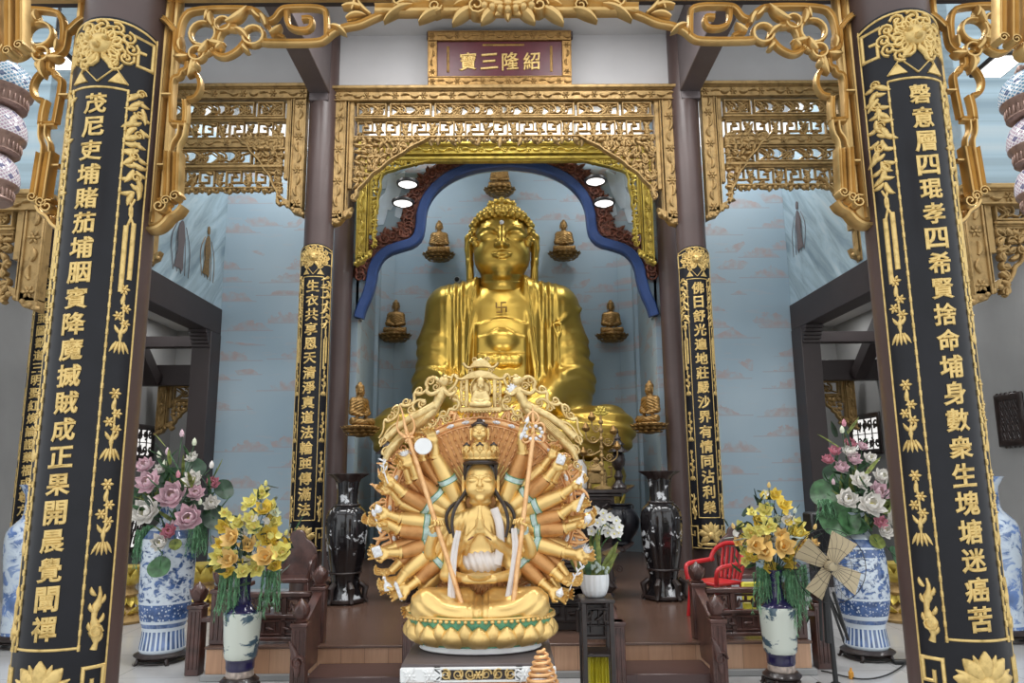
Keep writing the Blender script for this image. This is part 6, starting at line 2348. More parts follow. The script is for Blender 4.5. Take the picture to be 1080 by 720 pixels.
def lotus_blossom(R_, openness, rr):
    mb = MB()
    for ring, (n, L, lean, w) in enumerate(((5, .8, .25 + .2 * openness, .62), (7, .95, .45 + .45 * openness, .66), (8, 1.0, .7 + .75 * openness, .62))):
        for k in range(n):
            m = Matrix.Rotation(2 * PI * (k + .5 * ring) / n + rr.uniform(-.12, .12), 4, 'Z') @ Matrix.Translation((0, -.06 * R_, 0)) @ Matrix.Rotation(lean + rr.uniform(-.12, .12), 4, 'X')
            mb.petal(R_ * L * rr.uniform(.9, 1.08), R_ * w, R_ * .16, -.12 * R_, .0025, 4, 5, mat4=m, cup=.9)
    return mb


def bud(R_):
    mb = MB()
    mb.lathe([(0, 0), (.22 * R_, .06 * R_), (.38 * R_, .35 * R_), (.36 * R_, .65 * R_), (.2 * R_, 1.0 * R_), (.02 * R_, 1.3 * R_)], 12)
    for k in range(5): mb.petal(1.0 * R_, .5 * R_, .12 * R_, .1 * R_, .002, 4, 4, mat4=Matrix.Rotation(2 * PI * k / 5, 4, 'Z') @ Matrix.Translation((0, -.26 * R_, .04 * R_)) @ Matrix.Rotation(R(-8), 4, 'X'))
    return mb


def pad(R_, rr):
    mb = MB()
    V, F = [(0, 0, -.12 * R_)], []
    n = 22
    for ring in (1, 2, 3):
        for k in range(n):
            a = 2 * PI * k / n
            q = R_ * ring / 3
            V.append((q * math.cos(a), q * math.sin(a), R_ * (.10 * (ring / 3) ** 2 * (1 + .7 * math.sin(a * 4 + 1)) - .12 * (1 - ring / 3))))
    for k in range(n):
        k2 = (k + 1) % n
        F.append((0, 1 + k, 1 + k2))
        for ring in (0, 1): F.append((1 + ring * n + k, 1 + (ring + 1) * n + k, 1 + (ring + 1) * n + k2, 1 + ring * n + k2))
    b = len(V)
    V += [(x, y, z - .004) for x, y, z in V]
    F += [tuple(b + i for i in f[::-1]) for f in F]
    mb.add(V, F)
    return mb


def fern(L, rr, n=24):
    """drooping feathery strand cluster, hanging down -Z and out"""
    mb = MB()
    for s in range(n):
        a = rr.uniform(0, 2 * PI)
        o = rr.uniform(.01, .05)
        pts = []
        l = L * rr.uniform(.6, 1.05)
        for i in range(6):
            f = i / 5
            pts.append((o * (1 + .8 * f) * math.cos(a) + rr.uniform(-.006, .006), o * (1 + .8 * f) * math.sin(a) + rr.uniform(-.006, .006), .05 * math.sin(PI * min(1, f * 2)) - l * f ** 1.2))
        mb.tube(pts, taper(6, .004, .0015), 4, False)
        for i in range(1, 6):
            for k in range(5):
                f = (i - rr.random()) / 5
                q = Vector(pts[i]).lerp(Vector(pts[i - 1]), rr.random())
                b = rr.uniform(0, 2 * PI)
                e = q + Vector((math.cos(b) * .025, math.sin(b) * .025, -rr.uniform(.015, .045)))
                w = Vector((-math.sin(b), math.cos(b), 0)) * .0032
                mb.add([q - w, q + w, e + w * .3, e - w * .3], [(0, 1, 2, 3)])
    return mb


def leaf_blade(L, W):
    mb = MB(); mb.petal(L, W, .10 * L, .18 * L, .002, 4, 6, cup=.4); return mb


def child(mb, name, mat, parent, pos, d=(0, 0, 1), roll=0.0):
    o = mb.build(name, mat, parent)
    o.matrix_local = Matrix.Translation(Vector(pos)) @ facing(d) @ Matrix.Rotation(roll, 4, 'Z')
    return o


def stems(parent, base, ends, mat, r=.004):
    for e in ends:
        mb = MB()
        b, e = Vector(base), Vector(e)
        m = b.lerp(e, .5) + Vector((0, 0, .08))
        P = smoothpath([b, m, e], 2)
        mb.tube(P, r, 5)
        mb.build('stem', mat, parent)


def lotus_bouquet(label, vt, top, Y, items, leaves, ferns, seed):
    """items: (kind, px, py, radius px, colour, depth offset)"""
    rr = random.Random(seed)
    base = Vector((vt.location.x, vt.location.y, top - .12))
    t = thing('lotus_bouquet', label, 'flower arrangement', base)
    k = Y / FPX
    ends = []
    for (kind, px, py, r, col, dy) in items:
        p = at(px, py, Y + dy) - base
        d = Vector((p.x * .55, -.75 + dy * .4, .30 + .4 * max(0, p.z)))
        if kind == 'b':
            o = child(bud(r * k * 1.25), 'lotus_bud', M[col], t, p - Vector((0, 0, r * k * .7)), (p.x * .3, -.12, 1))
            ends.append(p - Vector((0, 0, r * k * .7)))
        else:
            mbx = lotus_blossom(r * k * 1.12, rr.uniform(.35, .8) if kind == 'o' else .1, rr)
            o = child(mbx, 'lotus_blossom', M[col], t, p, d, rr.uniform(0, 6))
            c = MB(); c.ell((0, 0, r * k * .2), (r * k * .16, r * k * .16, r * k * .12), 10, 6)
            for q in range(10): c.tube([(0, 0, r * k * .1), (r * k * .25 * math.cos(q * .63), r * k * .25 * math.sin(q * .63), r * k * .34)], .0018, 4)
            c.build('flower_heart', M['petal_lemon'] if col != 'lotus_rose' else M['stamen'], o)
            ends.append(p)
    for (px, py, r, mat, dy, tilt) in leaves:
        p = at(px, py, Y + dy) - base
        child(pad(r * k, rr), 'lotus_leaf', M[mat], t, p, (p.x * .8 + tilt, -.8, .5), rr.uniform(0, 6))
        ends.append(p)
    for (px, py, L, dy) in ferns:
        p = at(px, py, Y + dy) - base
        child(fern(L * k, rr, 20), 'fern_spray', M['green_fern'], t, p)
    for q in range(84):
        f = rr.uniform(.35, 1)
        e = rr.choice(ends) * f + Vector((rr.uniform(-.06, .06), rr.uniform(-.08, .08), rr.uniform(-.05, .1)))
        child(leaf_blade(rr.uniform(.12, .24), rr.uniform(.025, .05)), 'leaf_blade', M[rr.choice(['green_leaf', 'green_dark', 'green_olive', 'green_leaf'])], t, e,
              (rr.uniform(-.8, .8), rr.uniform(-.7, .2), rr.uniform(.2, 1)), rr.uniform(0, 6))
    stems(t, (0, 0, -.05), [e for e in ends], M['green_leaf'])
    return t


lotus_bouquet('big pink and white lotus bouquet with dark round leaves in the cylindrical vase', vaseL, hL, vaseL.location.y - .02, [
    ('b', 192, 457, 5, 'lotus_pink', 0), ('b', 205, 466, 5, 'bud_cream', 0), ('b', 177, 476, 5, 'lotus_pink', 0), ('b', 168, 479, 5, 'bud_cream', .05), ('b', 174, 489, 5, 'bud_cream', -.05), ('b', 223, 490, 5, 'lotus_white', 0),
    ('b', 138, 505, 5, 'bud_cream', 0), ('b', 188, 500, 5, 'lotus_rose', -.1), ('b', 211, 529, 4, 'bud_cream', -.15), ('b', 182, 551, 4, 'lotus_pink', -.18),
    ('o', 203, 484, 7, 'lotus_white', .05), ('o', 155, 493, 11, 'lotus_pink', .05), ('o', 170, 496, 7, 'lotus_white', 0), ('o', 158, 510, 13, 'lotus_pink', -.1), ('o', 204, 507, 10, 'lotus_white', -.05), ('o', 224, 511, 8, 'lotus_rose', 0),
    ('o', 207, 521, 9, 'lotus_pink', -.12), ('o', 183, 525, 16, 'lotus_pink', -.18), ('o', 223, 532, 9, 'lotus_white', -.05), ('o', 155, 541, 15, 'lotus_white', -.2), ('o', 132, 551, 11, 'lotus_white', -.1), ('o', 200, 548, 15, 'lotus_pink', -.22),
    ('o', 132, 526, 6, 'lotus_rose', .02), ('o', 179, 561, 8, 'lotus_rose', -.24), ('o', 170, 573, 10, 'lotus_white', -.24)],
    [(236, 516, 11, 'green_dark', .05, .6), (227, 546, 14, 'green_dark', 0, .3), (180, 508, 17, 'green_dark', .1, 0), (144, 520, 15, 'green_dark', .1, -.3), (170, 534, 14, 'green_dark', .0, 0), (191, 538, 15, 'green_leaf', .08, 0),
     (168, 598, 11, 'green_leaf', -.28, 0), (205, 494, 12, 'green_dark', .15, .2), (160, 520, 14, 'green_olive', .12, 0), (200, 528, 13, 'green_dark', .06, .2), (185, 574, 6, 'green_olive', -.22, .1)],
    [(151, 560, 34, -.08), (158, 556, 30, -.05), (206, 556, 28, -.1), (214, 552, 30, 0)], 4)

lotus_bouquet('big bouquet of white and rose lotus above the round-bellied vase beside the fan', vaseR, hR, vaseR.location.y - .02, [
    ('b', 890, 446, 5, 'lotus_rose', 0), ('b', 888, 453, 5, 'bud_cream', -.02), ('b', 879, 508, 4, 'lotus_pink', -.05), ('b', 916, 496, 4, 'lotus_rose', -.08), ('b', 951, 540, 4, 'bud_cream', -.05),
    ('o', 880, 477, 7, 'lotus_rose', .05), ('o', 873, 486, 7, 'lotus_rose', 0), ('o', 896, 469, 7, 'lotus_rose', .05), ('o', 909, 472, 6, 'lotus_pink', .1), ('o', 895, 477, 8, 'lotus_white', 0), ('o', 900, 485, 8, 'lotus_pink', -.02), ('o', 917, 485, 8, 'lotus_white', .0),
    ('o', 887, 494, 8, 'lotus_pink', -.05), ('o', 907, 508, 10, 'lotus_white', -.12), ('o', 929, 504, 10, 'lotus_white', -.05), ('o', 936, 514, 8, 'lotus_white', 0), ('o', 926, 520, 11, 'lotus_pink', -.12), ('o', 893, 528, 12, 'lotus_white', -.2), ('o', 918, 533, 14, 'lotus_white', -.2),
    ('o', 947, 523, 11, 'lotus_white', -.05), ('o', 941, 518, 6, 'lotus_rose', -.1), ('o', 944, 549, 12, 'lotus_white', -.15), ('o', 928, 551, 7, 'lotus_rose', -.22), ('o', 932, 560, 9, 'lotus_white', -.2)],
    [(872, 520, 17, 'green_leaf', .12, -.4), (889, 510, 14, 'green_leaf', .1, 0), (886, 548, 20, 'green_leaf', -.05, -.2), (910, 518, 15, 'green_dark', .05, 0), (934, 536, 13, 'green_olive', .05, .2), (945, 587, 11, 'green_leaf', -.02, .5), (900, 550, 15, 'green_leaf', -.1, 0), (925, 571, 8, 'green_olive', -.15, 0), (880, 500, 12, 'green_dark', .14, -.3)],
    [(870, 530, 16, .02)], 8)


def yellow_bouquet(label, vt, items, ferns, seed, wmul=1.0):
    rr = random.Random(seed)
    base = Vector((vt.location.x, vt.location.y, .83))
    Y = vt.location.y
    k = Y / FPX
    t = thing('yellow_bouquet', label, 'flower arrangement', base)
    ends = []
    for (px, py, r, col) in items:
        dy = rr.uniform(-.2, .02) - .08 * (r > 8)
        p = at(px, py, Y + dy) - base
        ends.append(p)
        d = (p.x * .8 + rr.uniform(-.3, .3), -.9, .35 + rr.uniform(-.2, .4))
        if r <= 4.5:
            child(bud(r * k * 1.2), 'flower_bud', M[col], t, p, (p.x, -.3, 1))
            continue
        mb = MB()
        n = 6
        for ring in (0, 1):
            for q in range(n - ring):
                m = Matrix.Rotation(2 * PI * (q + .5 * ring) / (n - ring) + rr.uniform(-.1, .1), 4, 'Z') @ Matrix.Translation((0, -.04 * r * k, 0)) @ Matrix.Rotation(R(62 - 30 * ring) + rr.uniform(-.2, .2), 4, 'X')
                mb.petal(r * k * (1.32 - .3 * ring), r * k * .86, r * k * .14, -.18 * r * k, .002, 4, 5, mat4=m, cup=.6)
        o = child(mb, 'yellow_flower', M[col], t, p, d, rr.uniform(0, 6))
        c = MB(); c.ell((0, 0, r * k * .22), (r * k * .2, r * k * .2, r * k * .2), 10, 6)
        c.build('flower_heart', M['petal_orange'] if col != 'petal_orange' else M['stamen'], o)
    for q in range(48):         # small filler blossoms
        a_, b_ = rr.choice(ends), rr.choice(ends)
        e = a_.lerp(b_, rr.uniform(.1, .4)) + Vector((rr.uniform(-.03, .03), rr.uniform(.0, .08), rr.uniform(-.03, .03)))
        mb = MB()
        for j in range(5): mb.petal(rr.uniform(.034, .048), .032, .006, -.006, .002, 3, 4, mat4=Matrix.Rotation(2 * PI * j / 5, 4, 'Z') @ Matrix.Rotation(R(55), 4, 'X'), cup=.5)
        child(mb, 'filler_blossom', M[rr.choice(['petal_lemon', 'petal_yellow', 'petal_lemon', 'lotus_white'])], t, e, (rr.uniform(-.6, .6), -.9, rr.uniform(-.2, .6)), rr.uniform(0, 6))
    for q in range(90):         # dark and grey-green filler leaves
        e = rr.choice(ends) + Vector((rr.uniform(-.07, .07), rr.uniform(.0, .16), rr.uniform(-.1, .05)))
        child(leaf_blade(rr.uniform(.07, .15), rr.uniform(.02, .04)), 'leaf_blade', M[rr.choice(['green_leaf', 'green_dark', 'green_dark', 'sage'])], t, e, (rr.uniform(-1, 1), rr.uniform(-.9, .2), rr.uniform(-.2, 1)), rr.uniform(0, 6))
    for (px, py, L, dy) in ferns:
        p = at(px, py, Y + dy) - base
        child(fern(L * k, rr, 15), 'fern_spray', M['green_fern'], t, p)
    stems(t, (0, 0, -.05), ends, M['green_dark'], .003)


M['sage'] = plain('sage grey leaf', (.38, .45, .40), .6, var=.2)
itL, itR = [], []
rr = random.Random(15)
big = [(246, 568, 10, 'petal_orange'), (262, 576, 9, 'petal_orange'), (283, 567, 11, 'petal_yellow'), (281, 588, 11, 'petal_orange'), (244, 590, 10, 'petal_orange'), (232, 588, 9, 'petal_lemon'), (298, 583, 10, 'petal_lemon'),
       (234, 575, 8, 'petal_yellow'), (279, 538, 9, 'petal_yellow'), (265, 531, 8, 'petal_lemon'), (276, 522, 8, 'petal_lemon'), (264, 547, 7, 'petal_lemon'), (237, 556, 8, 'petal_yellow'), (291, 552, 7, 'petal_lemon'), (293, 572, 8, 'petal_yellow'),
       (252, 553, 8, 'petal_lemon'), (268, 557, 7, 'petal_lemon'), (256, 603, 7, 'petal_lemon'), (271, 600, 8, 'petal_lemon'), (240, 602, 7, 'petal_yellow'), (290, 597, 7, 'petal_yellow'), (301, 564, 4, 'petal_lemon'), (302, 573, 5, 'petal_yellow'), (280, 512, 4, 'petal_lemon'),
       (237, 541, 5, 'petal_lemon'), (287, 533, 6, 'petal_lemon'), (290, 541, 5, 'bud_cream'), (230, 596, 5, 'petal_lemon'), (262, 592, 6, 'petal_lemon'), (272, 586, 5, 'lotus_white'), (258, 564, 5, 'lotus_white'), (270, 568, 5, 'bud_cream')]
yellow_bouquet('loose yellow and apricot bouquet before the railing without a chair', YV[0], big, [(247, 604, 52, -.04), (253, 602, 40, -.08), (285, 602, 48, -.02), (240, 604, 44, .03), (291, 600, 40, .04)], 31)
big = [(811, 514, 4, 'petal_orange'), (817, 523, 7, 'petal_yellow'), (806, 526, 4, 'bud_cream'), (826, 534, 8, 'petal_yellow'), (807, 539, 8, 'petal_lemon'), (793, 541, 5, 'petal_lemon'), (799, 551, 8, 'petal_yellow'), (811, 556, 8, 'petal_lemon'), (840, 555, 8, 'petal_lemon'),
       (792, 562, 8, 'petal_lemon'), (803, 568, 8, 'petal_orange'), (824, 565, 7, 'petal_orange'), (841, 566, 10, 'petal_yellow'), (825, 576, 11, 'petal_orange'), (796, 575, 9, 'petal_orange'), (807, 583, 10, 'petal_orange'), (774, 557, 4, 'petal_orange'), (778, 572, 5, 'petal_orange'),
       (788, 582, 8, 'petal_lemon'), (793, 588, 7, 'petal_yellow'), (836, 583, 8, 'petal_yellow'), (828, 588, 7, 'petal_yellow'), (811, 597, 7, 'petal_yellow'), (845, 575, 7, 'petal_orange'), (859, 558, 4, 'petal_orange'), (858, 573, 5, 'petal_orange'), (818, 548, 5, 'bud_cream'),
       (831, 548, 6, 'lotus_white'), (838, 541, 4, 'bud_cream'), (815, 570, 5, 'lotus_white'), (786, 592, 5, 'petal_lemon'), (800, 560, 5, 'petal_lemon'), (834, 595, 5, 'petal_yellow')]
yellow_bouquet('pointed yellow and apricot bouquet with thick hanging ferns, beside the fan blades', YV[1], big, [(822, 602, 56, -.06), (830, 600, 60, -.02), (840, 602, 50, .0), (836, 606, 56, -.08), (803, 604, 44, .02), (806, 600, 36, .05), (846, 598, 40, .03), (816, 604, 40, .06)], 37)


# ------------------------------------------------------------------ railings
def finial(mb, c, r):
    x, y, z = c
    mb.lathe([(r * .9, 0), (r * 1.0, r * .2), (r * .6, r * .4), (r * .75, r * .6), (r * 1.15, r * 1.3), (r * 1.1, r * 1.8), (r * .65, r * 2.4), (r * .2, r * 2.8), (0, r * 3.0)], 16, c=(x, y, z))
    for k in range(6): mb.petal(r * 1.7, r * 1.1, r * .25, r * .2, .004, 4, 4, mat4=Matrix.Translation((x, y, z + r * .5)) @ Matrix.Rotation(k * PI / 3, 4, 'Z') @ Matrix.Translation((0, -r * .7, 0)) @ Matrix.Rotation(R(10), 4, 'X'))


def post(t, x, y, z0, z1, w, fin=True):
    mb = MB()
    mb.bx((x - w / 2, y - w / 2, z0), (x + w / 2, y + w / 2, z1), .008)
    for s in (-1, 0, 1): mb.box((x + s * w * .28, y - w / 2, (z0 + z1) / 2), (w * .14, .014, (z1 - z0) * .82), .004)
    mb.bx((x - w * .58, y - w * .58, z1 - .03), (x + w * .58, y + w * .58, z1), .006)
    o = mb.build('post', M['wood'], t)
    if fin:
        mb = MB(); finial(mb, (x, y, z1), w * .52); mb.build('bud_finial', M['wood'], o)
    return o


def carved_panel(mb, x0, x1, z0, z1, y, rr):
    mb.box(((x0 + x1) / 2, y + .012, (z0 + z1) / 2), (x1 - x0, .014, z1 - z0), .003)
    mb.stroke([(x0 + .02, z0 + .02), (x1 - .02, z0 + .02), (x1 - .02, z1 - .02), (x0 + .02, z1 - .02)], .02, .03, y, True)
    n = max(2, int((x1 - x0) / (z1 - z0) * 1.3))
    for i in range(n):
        c = (x0 + (i + .5) * (x1 - x0) / n, (z0 + z1) / 2)
        h = (z1 - z0) * .3
        mb.stroke([(c[0] - h, c[1] - h), (c[0] - h, c[1] + h), (c[0] + h, c[1] + h), (c[0] + h, c[1] - h * .4), (c[0] - h * .3, c[1] - h * .4)], .014, .03, y)
        mb.leaf((c[0] - h * .6, c[1]), rr.uniform(-.5, .5), h * 1.5, .03, .03, y - .005, .6)


for s in (-1, 1):
    e = 'behind the vase without a chair' if s < 0 else 'beside the red chair and fan'
    xo, xi = (2.42, 1.57)
    t = thing('railing', 'dark carved wooden railing along the platform edge ' + e, 'railing', (0, 0, 0))
    y0 = 6.40
    X = lambda q: s * q
    post(t, X(2.37), y0, PZ, .69, .13)
    post(t, X(xi), y0 + .02, PZ, .70, .11)
    mb = MB()
    a, b = sorted((X(2.30), X(xi + .055)))
    mb.bx((a, y0 - .035, .615), (b, y0 + .035, .66), .01)
    mb.bx((a, y0 - .03, .455), (b, y0 + .03, .485), .008); mb.bx((a, y0 - .03, .28), (b, y0 + .03, .31), .008)
    for k in range(1, 3):
        x = a + (b - a) * k / 3
        mb.bx((x - .02, y0 - .025, .30), (x + .02, y0 + .025, .62), .005)
    mb.build('rails', M['wood'], t)
    rr = random.Random(3 + s)
    mb = MB()
    carved_panel(mb, a + .01, b - .01, .31, .455, y0 - .01, rr)
    for k in range(3):      # pierced fret above the panel
        x0_, x1_ = a + (b - a) * k / 3 + .03, a + (b - a) * (k + 1) / 3 - .03
        for q, sg in ((x0_, 1), (x1_, -1)):
            mb.stroke([(q, .50), (q, .60), (q + sg * .08, .60), (q + sg * .08, .55), (q + sg * .04, .55)], .020, .03, y0)
            mb.leaf((q + sg * .01, .50), R(60) if sg > 0 else R(120), .08, .03, .03, y0, .7 * sg)
    mb.build('carved_panel', M['wood'], t)
    # receding side: post and rails up to the inner column
    yb_ = 7.15
    mb = MB()
    for z in (.635, .47, .295): mb.bx((X(2.37) - .025, y0 + .075, z - .02), (X(2.37) + .025, yb_, z + .02), .008)
    mb.build('side_rails', M['wood'], t)
    # sloping stair rail with the front newel
    mb = MB()
    xq = xi
    mb.M = Matrix.Translation((X(xq), 0, 0))
    mb.prism([(y0 - .04, .27), (y0 - .04, .66), (6.02, .54), (5.87, .48), (5.87, .14), (6.26, .14)], .07, 0, .008, fmap=lambda u, d, v: (d, u, v))
    mb.build('stair_cheek', M['wood'], t)
    o = post(t, X(xq - .02), 5.80, 0, .53, .11)
    mb = MB()
    mb.stroke(spiral((X(xq - .02), .26), .05, .01, 0, 1.5, 14), .02, .05, 5.735)
    mb.leaf((X(xq - .02), .16), PI / 2, .26, .06, .04, 5.735, .6)
    mb.build('scroll_carving', M['wood'], o)
    # inner newels next to the central pedestal
    xn = (-.74 if s < 0 else .81)
    post(t, xn, 5.9, 0, .50, .12, False)
    mb = MB(); mb.M = Matrix.Translation((xn, 0, 0))
    mb.prism([(6.42, .27), (6.42, .62), (5.97, .48), (5.97, .14), (6.25, .14), (6.25, .27)], .07, 0, .008, fmap=lambda u, d, v: (d, u, v))
    mb.build('stair_cheek', M['wood'], t)
    # small outer newel standing on the floor beside the platform
    if s < 0: post(t, -2.60, 6.5, 0, .55, .12)
    else: post(t, 2.60, 6.5, 0, .52, .12)
    mb = MB(); mb.bx((sorted((X(2.44), X(2.54)))[0], 6.42, .42), (sorted((X(2.44), X(2.54)))[1], 6.5, .46), .006); mb.build('link_rail', M['wood'], t)

# ------------------------------------------------------------------ altar furniture
def carved_table(label, cx, y, w, d, h, z0=PZ, mat='wood_dark', name='altar_table'):
    t = thing(name, label, 'table', (cx, y, z0))
    rr = random.Random(int(w * 100))
    mb = MB()
    mb.box((0, 0, h - .025), (w, d, .05), .012); mb.box((0, 0, h - .07), (w * .96, d * .95, .04), .01)
    for s in (-1, 1): mb.prism([(s * w / 2, h - .05), (s * (w / 2 + .10), h + .02), (s * (w / 2 + .12), h + .05), (s * w / 2, h)], d * .9, 0, .01)
    mb.build('table_top', M[mat], t)
    mb = MB()
    zt, zb = h - .09, h - .36
    mb.box((0, 0, (zt + zb) / 2), (w * .9, d * .9, zt - zb), .006)
    carved_panel(mb, -w * .44, w * .44, zb + .02, zt - .02, -d * .46, rr)
    for q in range(int(w / .14)):
        x = -w * .42 + q * .14
        mb.stroke(spiral((x, (zt + zb) / 2), .05, .01, q, 1.4 * (1 if q % 2 else -1), 12), .016, .03, -d * .475)
    mb.build('carved_apron', M[mat], t)
    for sx in (-1, 1):
        for sy in (-1, 1):
            mb = MB()
            x, yy = sx * w * .42, sy * d * .38
            mb.tube([(x, yy, zb), (x + sx * .05, yy, zb - (zb) * .25), (x - sx * .02, yy, zb * .35), (x + sx * .02, yy, .06), (x + sx * .06, yy, .02)], [.07, .075, .05, .05, .05], 10)
            mb.build('leg', M[mat], t)
    mb = MB(); mb.box((0, d * .3, zb / 2), (w * .8, .03, zb), .004); mb.build('back_board', M[mat], t)
    mb = MB(); mb.box((0, -d * .22, zb / 2), (w * .8, .03, zb), .004); carved_panel(mb, -w * .38, w * .38, .05, zb - .03, -d * .25, rr); mb.build('front_board', M[mat], t)
    return t


carved_table('tall dark carved altar with upturned ends behind the many-armed deity', .0, 9.9, 3.0, .7, 1.14)
carved_table('lower dark carved offering table in front of the tall altar', -.0, 8.55, 2.5, .62, .55)
carved_table('small low dark carved table between the stair newels on the orchid side', .55, 6.9, .62, .5, .62)


def pagoda(label, x, y, z):
    t = thing('pagoda_ornament', label, 'ornament', (x, y, z))
    mb = MB()
    mb.lathe([(.17, 0), (.18, .03), (.14, .07), (.09, .12), (.07, .17), (.10, .24), (.075, .30), (.06, .36), (.10, .40)], 20)
    mb.build('stem', M['wood_dark'], t)
    mb = MB(); mb.lathe([(.08, .40), (.13, .47), (.145, .57), (.12, .68), (.08, .72)], 16, fn=lambda a, z, r: r * (1 + .05 * math.cos(6 * a))); mb.build('lantern_body', M['wood_dark'], t)
    mb = MB()
    mb.lathe([(.215, .72), (.21, .74), (.13, .80), (.10, .86), (.145, .87), (.09, .93), (.06, .98), (.085, .985), (.045, 1.04), (.02, 1.09), (.035, 1.12), (.02, 1.15), (0, 1.2)], 24, fn=lambda a, z, r: r * (1 + (.07 * math.cos(6 * a) if r > .12 else 0)))
    mb.build('tiered_roof', M['wood_dark'], t)
    t.scale = (.62, .62, .66)
    return t


TA = PZ + 1.14
p = at(652, 488, 9.85)
pagoda('dark tiered pagoda ornament on the tall altar beside the gold candelabra', p.x, 9.85, TA)
p = at(407, 488, 9.85)
pagoda('dark tiered pagoda ornament on the tall altar, half hidden by the halo flames', p.x, 9.85, TA)
# gold censer, candelabra
p = at(632, 488, 9.75)
t = thing('gold_censer', 'small square gold incense burner on the tall altar beside the pagoda', 'incense burner', (p.x, 10.08, TA + .003))
mb = MB(); mb.box((0, 0, .14), (.26, .2, .16), .02)
for sx in (-1, 1):
    for sy in (-1, 1): mb.tube([(sx * .1, sy * .07, .08), (sx * .11, sy * .08, .0)], [.025, .03], 8)
    mb.stroke([(sx * .13, .14), (sx * .2, .16), (sx * .2, .28), (sx * .16, .28)], .03, .04, 0)
mb.build('body', M['gold_old'], t)
mb = MB(); mb.lathe([(.12, .22), (.13, .24), (.08, .3), (.03, .33), (.05, .38), (0, .42)], 16); mb.build('lid', M['gold_old'], t)
p = at(636, 500, 9.6)
t = thing('lotus_candelabra', 'thin gold candelabra with curling lotus-cup arms in front of the big statue knee', 'candelabra', (p.x, 9.68, TA + .002))
mb = MB()
mb.lathe([(.12, 0), (.12, .02), (.03, .05), (.02, .1)], 20)
mb.tube([(0, 0, .05), (0, 0, .95)], .014, 8)
for k in range(7): mb.ell((0, 0, .2 + .11 * k), (.03, .03, .035), 10, 8)
mb.build('stem', M['gold_old'], t)
for k, (s, z, r_) in enumerate(((-1, .35, .24), (-1, .5, .30), (-1, .66, .2), (1, .42, .2), (1, .62, .16), (-1, .8, .12))):
    mb = MB()
    mb.tube(smoothpath([(0, 0, z), (s * r_ * .5, -.02, z - .09), (s * r_, -.03, z - .02), (s * r_, -.03, z + .08)], 2), .009, 6)
    mb.stroke(spiral((s * r_ * .5, z - .02), .05, .01, 0, 1.4 * s, 12), .014, .016, 0)
    a_ = mb.build('arm', M['gold_old'], t)
    mb = MB(); mb.lathe([(.01, 0), (.045, .02), (.055, .05), (.03, .09), (.015, .12)], 12, c=(s * r_, -.03, z + .07)); mb.build('lotus_cup', M['gold_bronze'], a_)
mb = MB()
for k in range(5): mb.leaf((0, .95), R(90 + (k - 2) * 35), .12, .05, .03, 0, 0)
mb.rosette((0, 1.0), .07, .03, -.01, 6)
mb.build('flower_top', M['gold_yellow'], t)
p = at(611, 490, 10.0)
t = thing('crystal_candle', 'pale pink glass candle jar on the tall altar', 'candle jar', (p.x, 10.0, TA + .002))
mb = MB(); mb.lathe([(.09, 0), (.1, .02), (.1, .28), (.07, .33), (.075, .38), (0, .38)], 20); mb.build('jar', M['lotus_white'], t)
# black urn on the low table
p = at(656, 575, 8.5)
t = thing('black_urn', 'round glossy black urn on the lower offering table beside the orchid', 'urn', (p.x, 8.5, PZ + .553))
mb = MB(); mb.lathe(smoothpath([(.1, 0), (.12, .02), (.1, .05), (.19, .16), (.21, .28), (.16, .38), (.11, .41), (.14, .45), (.12, .45), (.08, .40), (0, .39)], 1), 32); mb.build('body', M['lacquer'], t)
mb = MB()
for s in (-1, 1): mb.tube(smoothpath([(0, s * .19, .22), (0, s * .27, .28), (0, s * .25, .38), (0, s * .15, .37)], 2), .018, 8)
mb.build('handles', M['lacquer'], t)

# orchid on its black shelf
ps = atz(628, 722, 0)
Ys = 5.35
p = at(628, 629, Ys)
t = thing('plant_stand', 'black square plant stand with open compartments under the orchid pot', 'plant stand', (p.x, Ys, 0))
w_, d_, h_ = .185, .22, p.z
mb = MB()
for sx in (-1, 1):
    for sy in (-1, 1): mb.bx((sx * w_ / 2 - .016, sy * d_ / 2 - .016, 0), (sx * w_ / 2 + .016, sy * d_ / 2 + .016, h_ - .02), .004)
mb.build('frame_posts', M['wood_dark'], t)
mb = MB(); mb.box((0, 0, h_ - .012), (w_ + .05, d_ + .05, .024), .006); mb.build('top', M['wood_dark'], t)
for z in (h_ - .36, h_ - .62 if h_ > .66 else .05):
    mb = MB(); mb.box((0, 0, z), (w_, d_, .02), .003); mb.build('shelf', M['wood_dark'], t)
mb = MB()
mb.stroke([(-w_ / 2 + .02, h_ - .06), (w_ / 2 - .02, h_ - .06)], .012, .02, -d_ / 2)
for s in (-1, 1): mb.stroke([(s * (w_ / 2 - .02), h_ - .04), (s * (w_ / 2 - .02), h_ - .14), (s * (w_ / 2 - .05), h_ - .14), (s * (w_ / 2 - .05), h_ - .08)], .010, .02, -d_ / 2)
mb.build('fret', M['wood_dark'], t)
mb = MB()
carved_panel(mb, -w_ / 2, w_ / 2, h_ - .30, h_ - .05, d_ / 2 - .02, random.Random(2))
mb.build('back_panel', M['wood_dark'], t)
tc = thing('yellow_cloth', 'bunched bright yellow satin cloth in the lower compartment of the plant stand', 'cloth', (p.x, Ys, max(0, h_ - .61 if h_ > .66 else .06)))
V, F = [], []
nx, nz = 40, 10
H2 = .24
for j in range(nz + 1):
    for i in range(nx + 1):
        f, g_ = i / nx, j / nz
        V.append(((f - .5) * (w_ - .045), -.075 + .018 * math.sin(f * 41 + 2 * math.sin(g_ * 3)) - .012 * math.sin(f * 17) + .03 * g_, H2 * g_ + .012 * math.sin(f * 13) * (1 - g_)))
for j in range(nz):
    for i in range(nx):
        a = j * (nx + 1) + i
        F.append((a, a + 1, a + nx + 2, a + nx + 1))
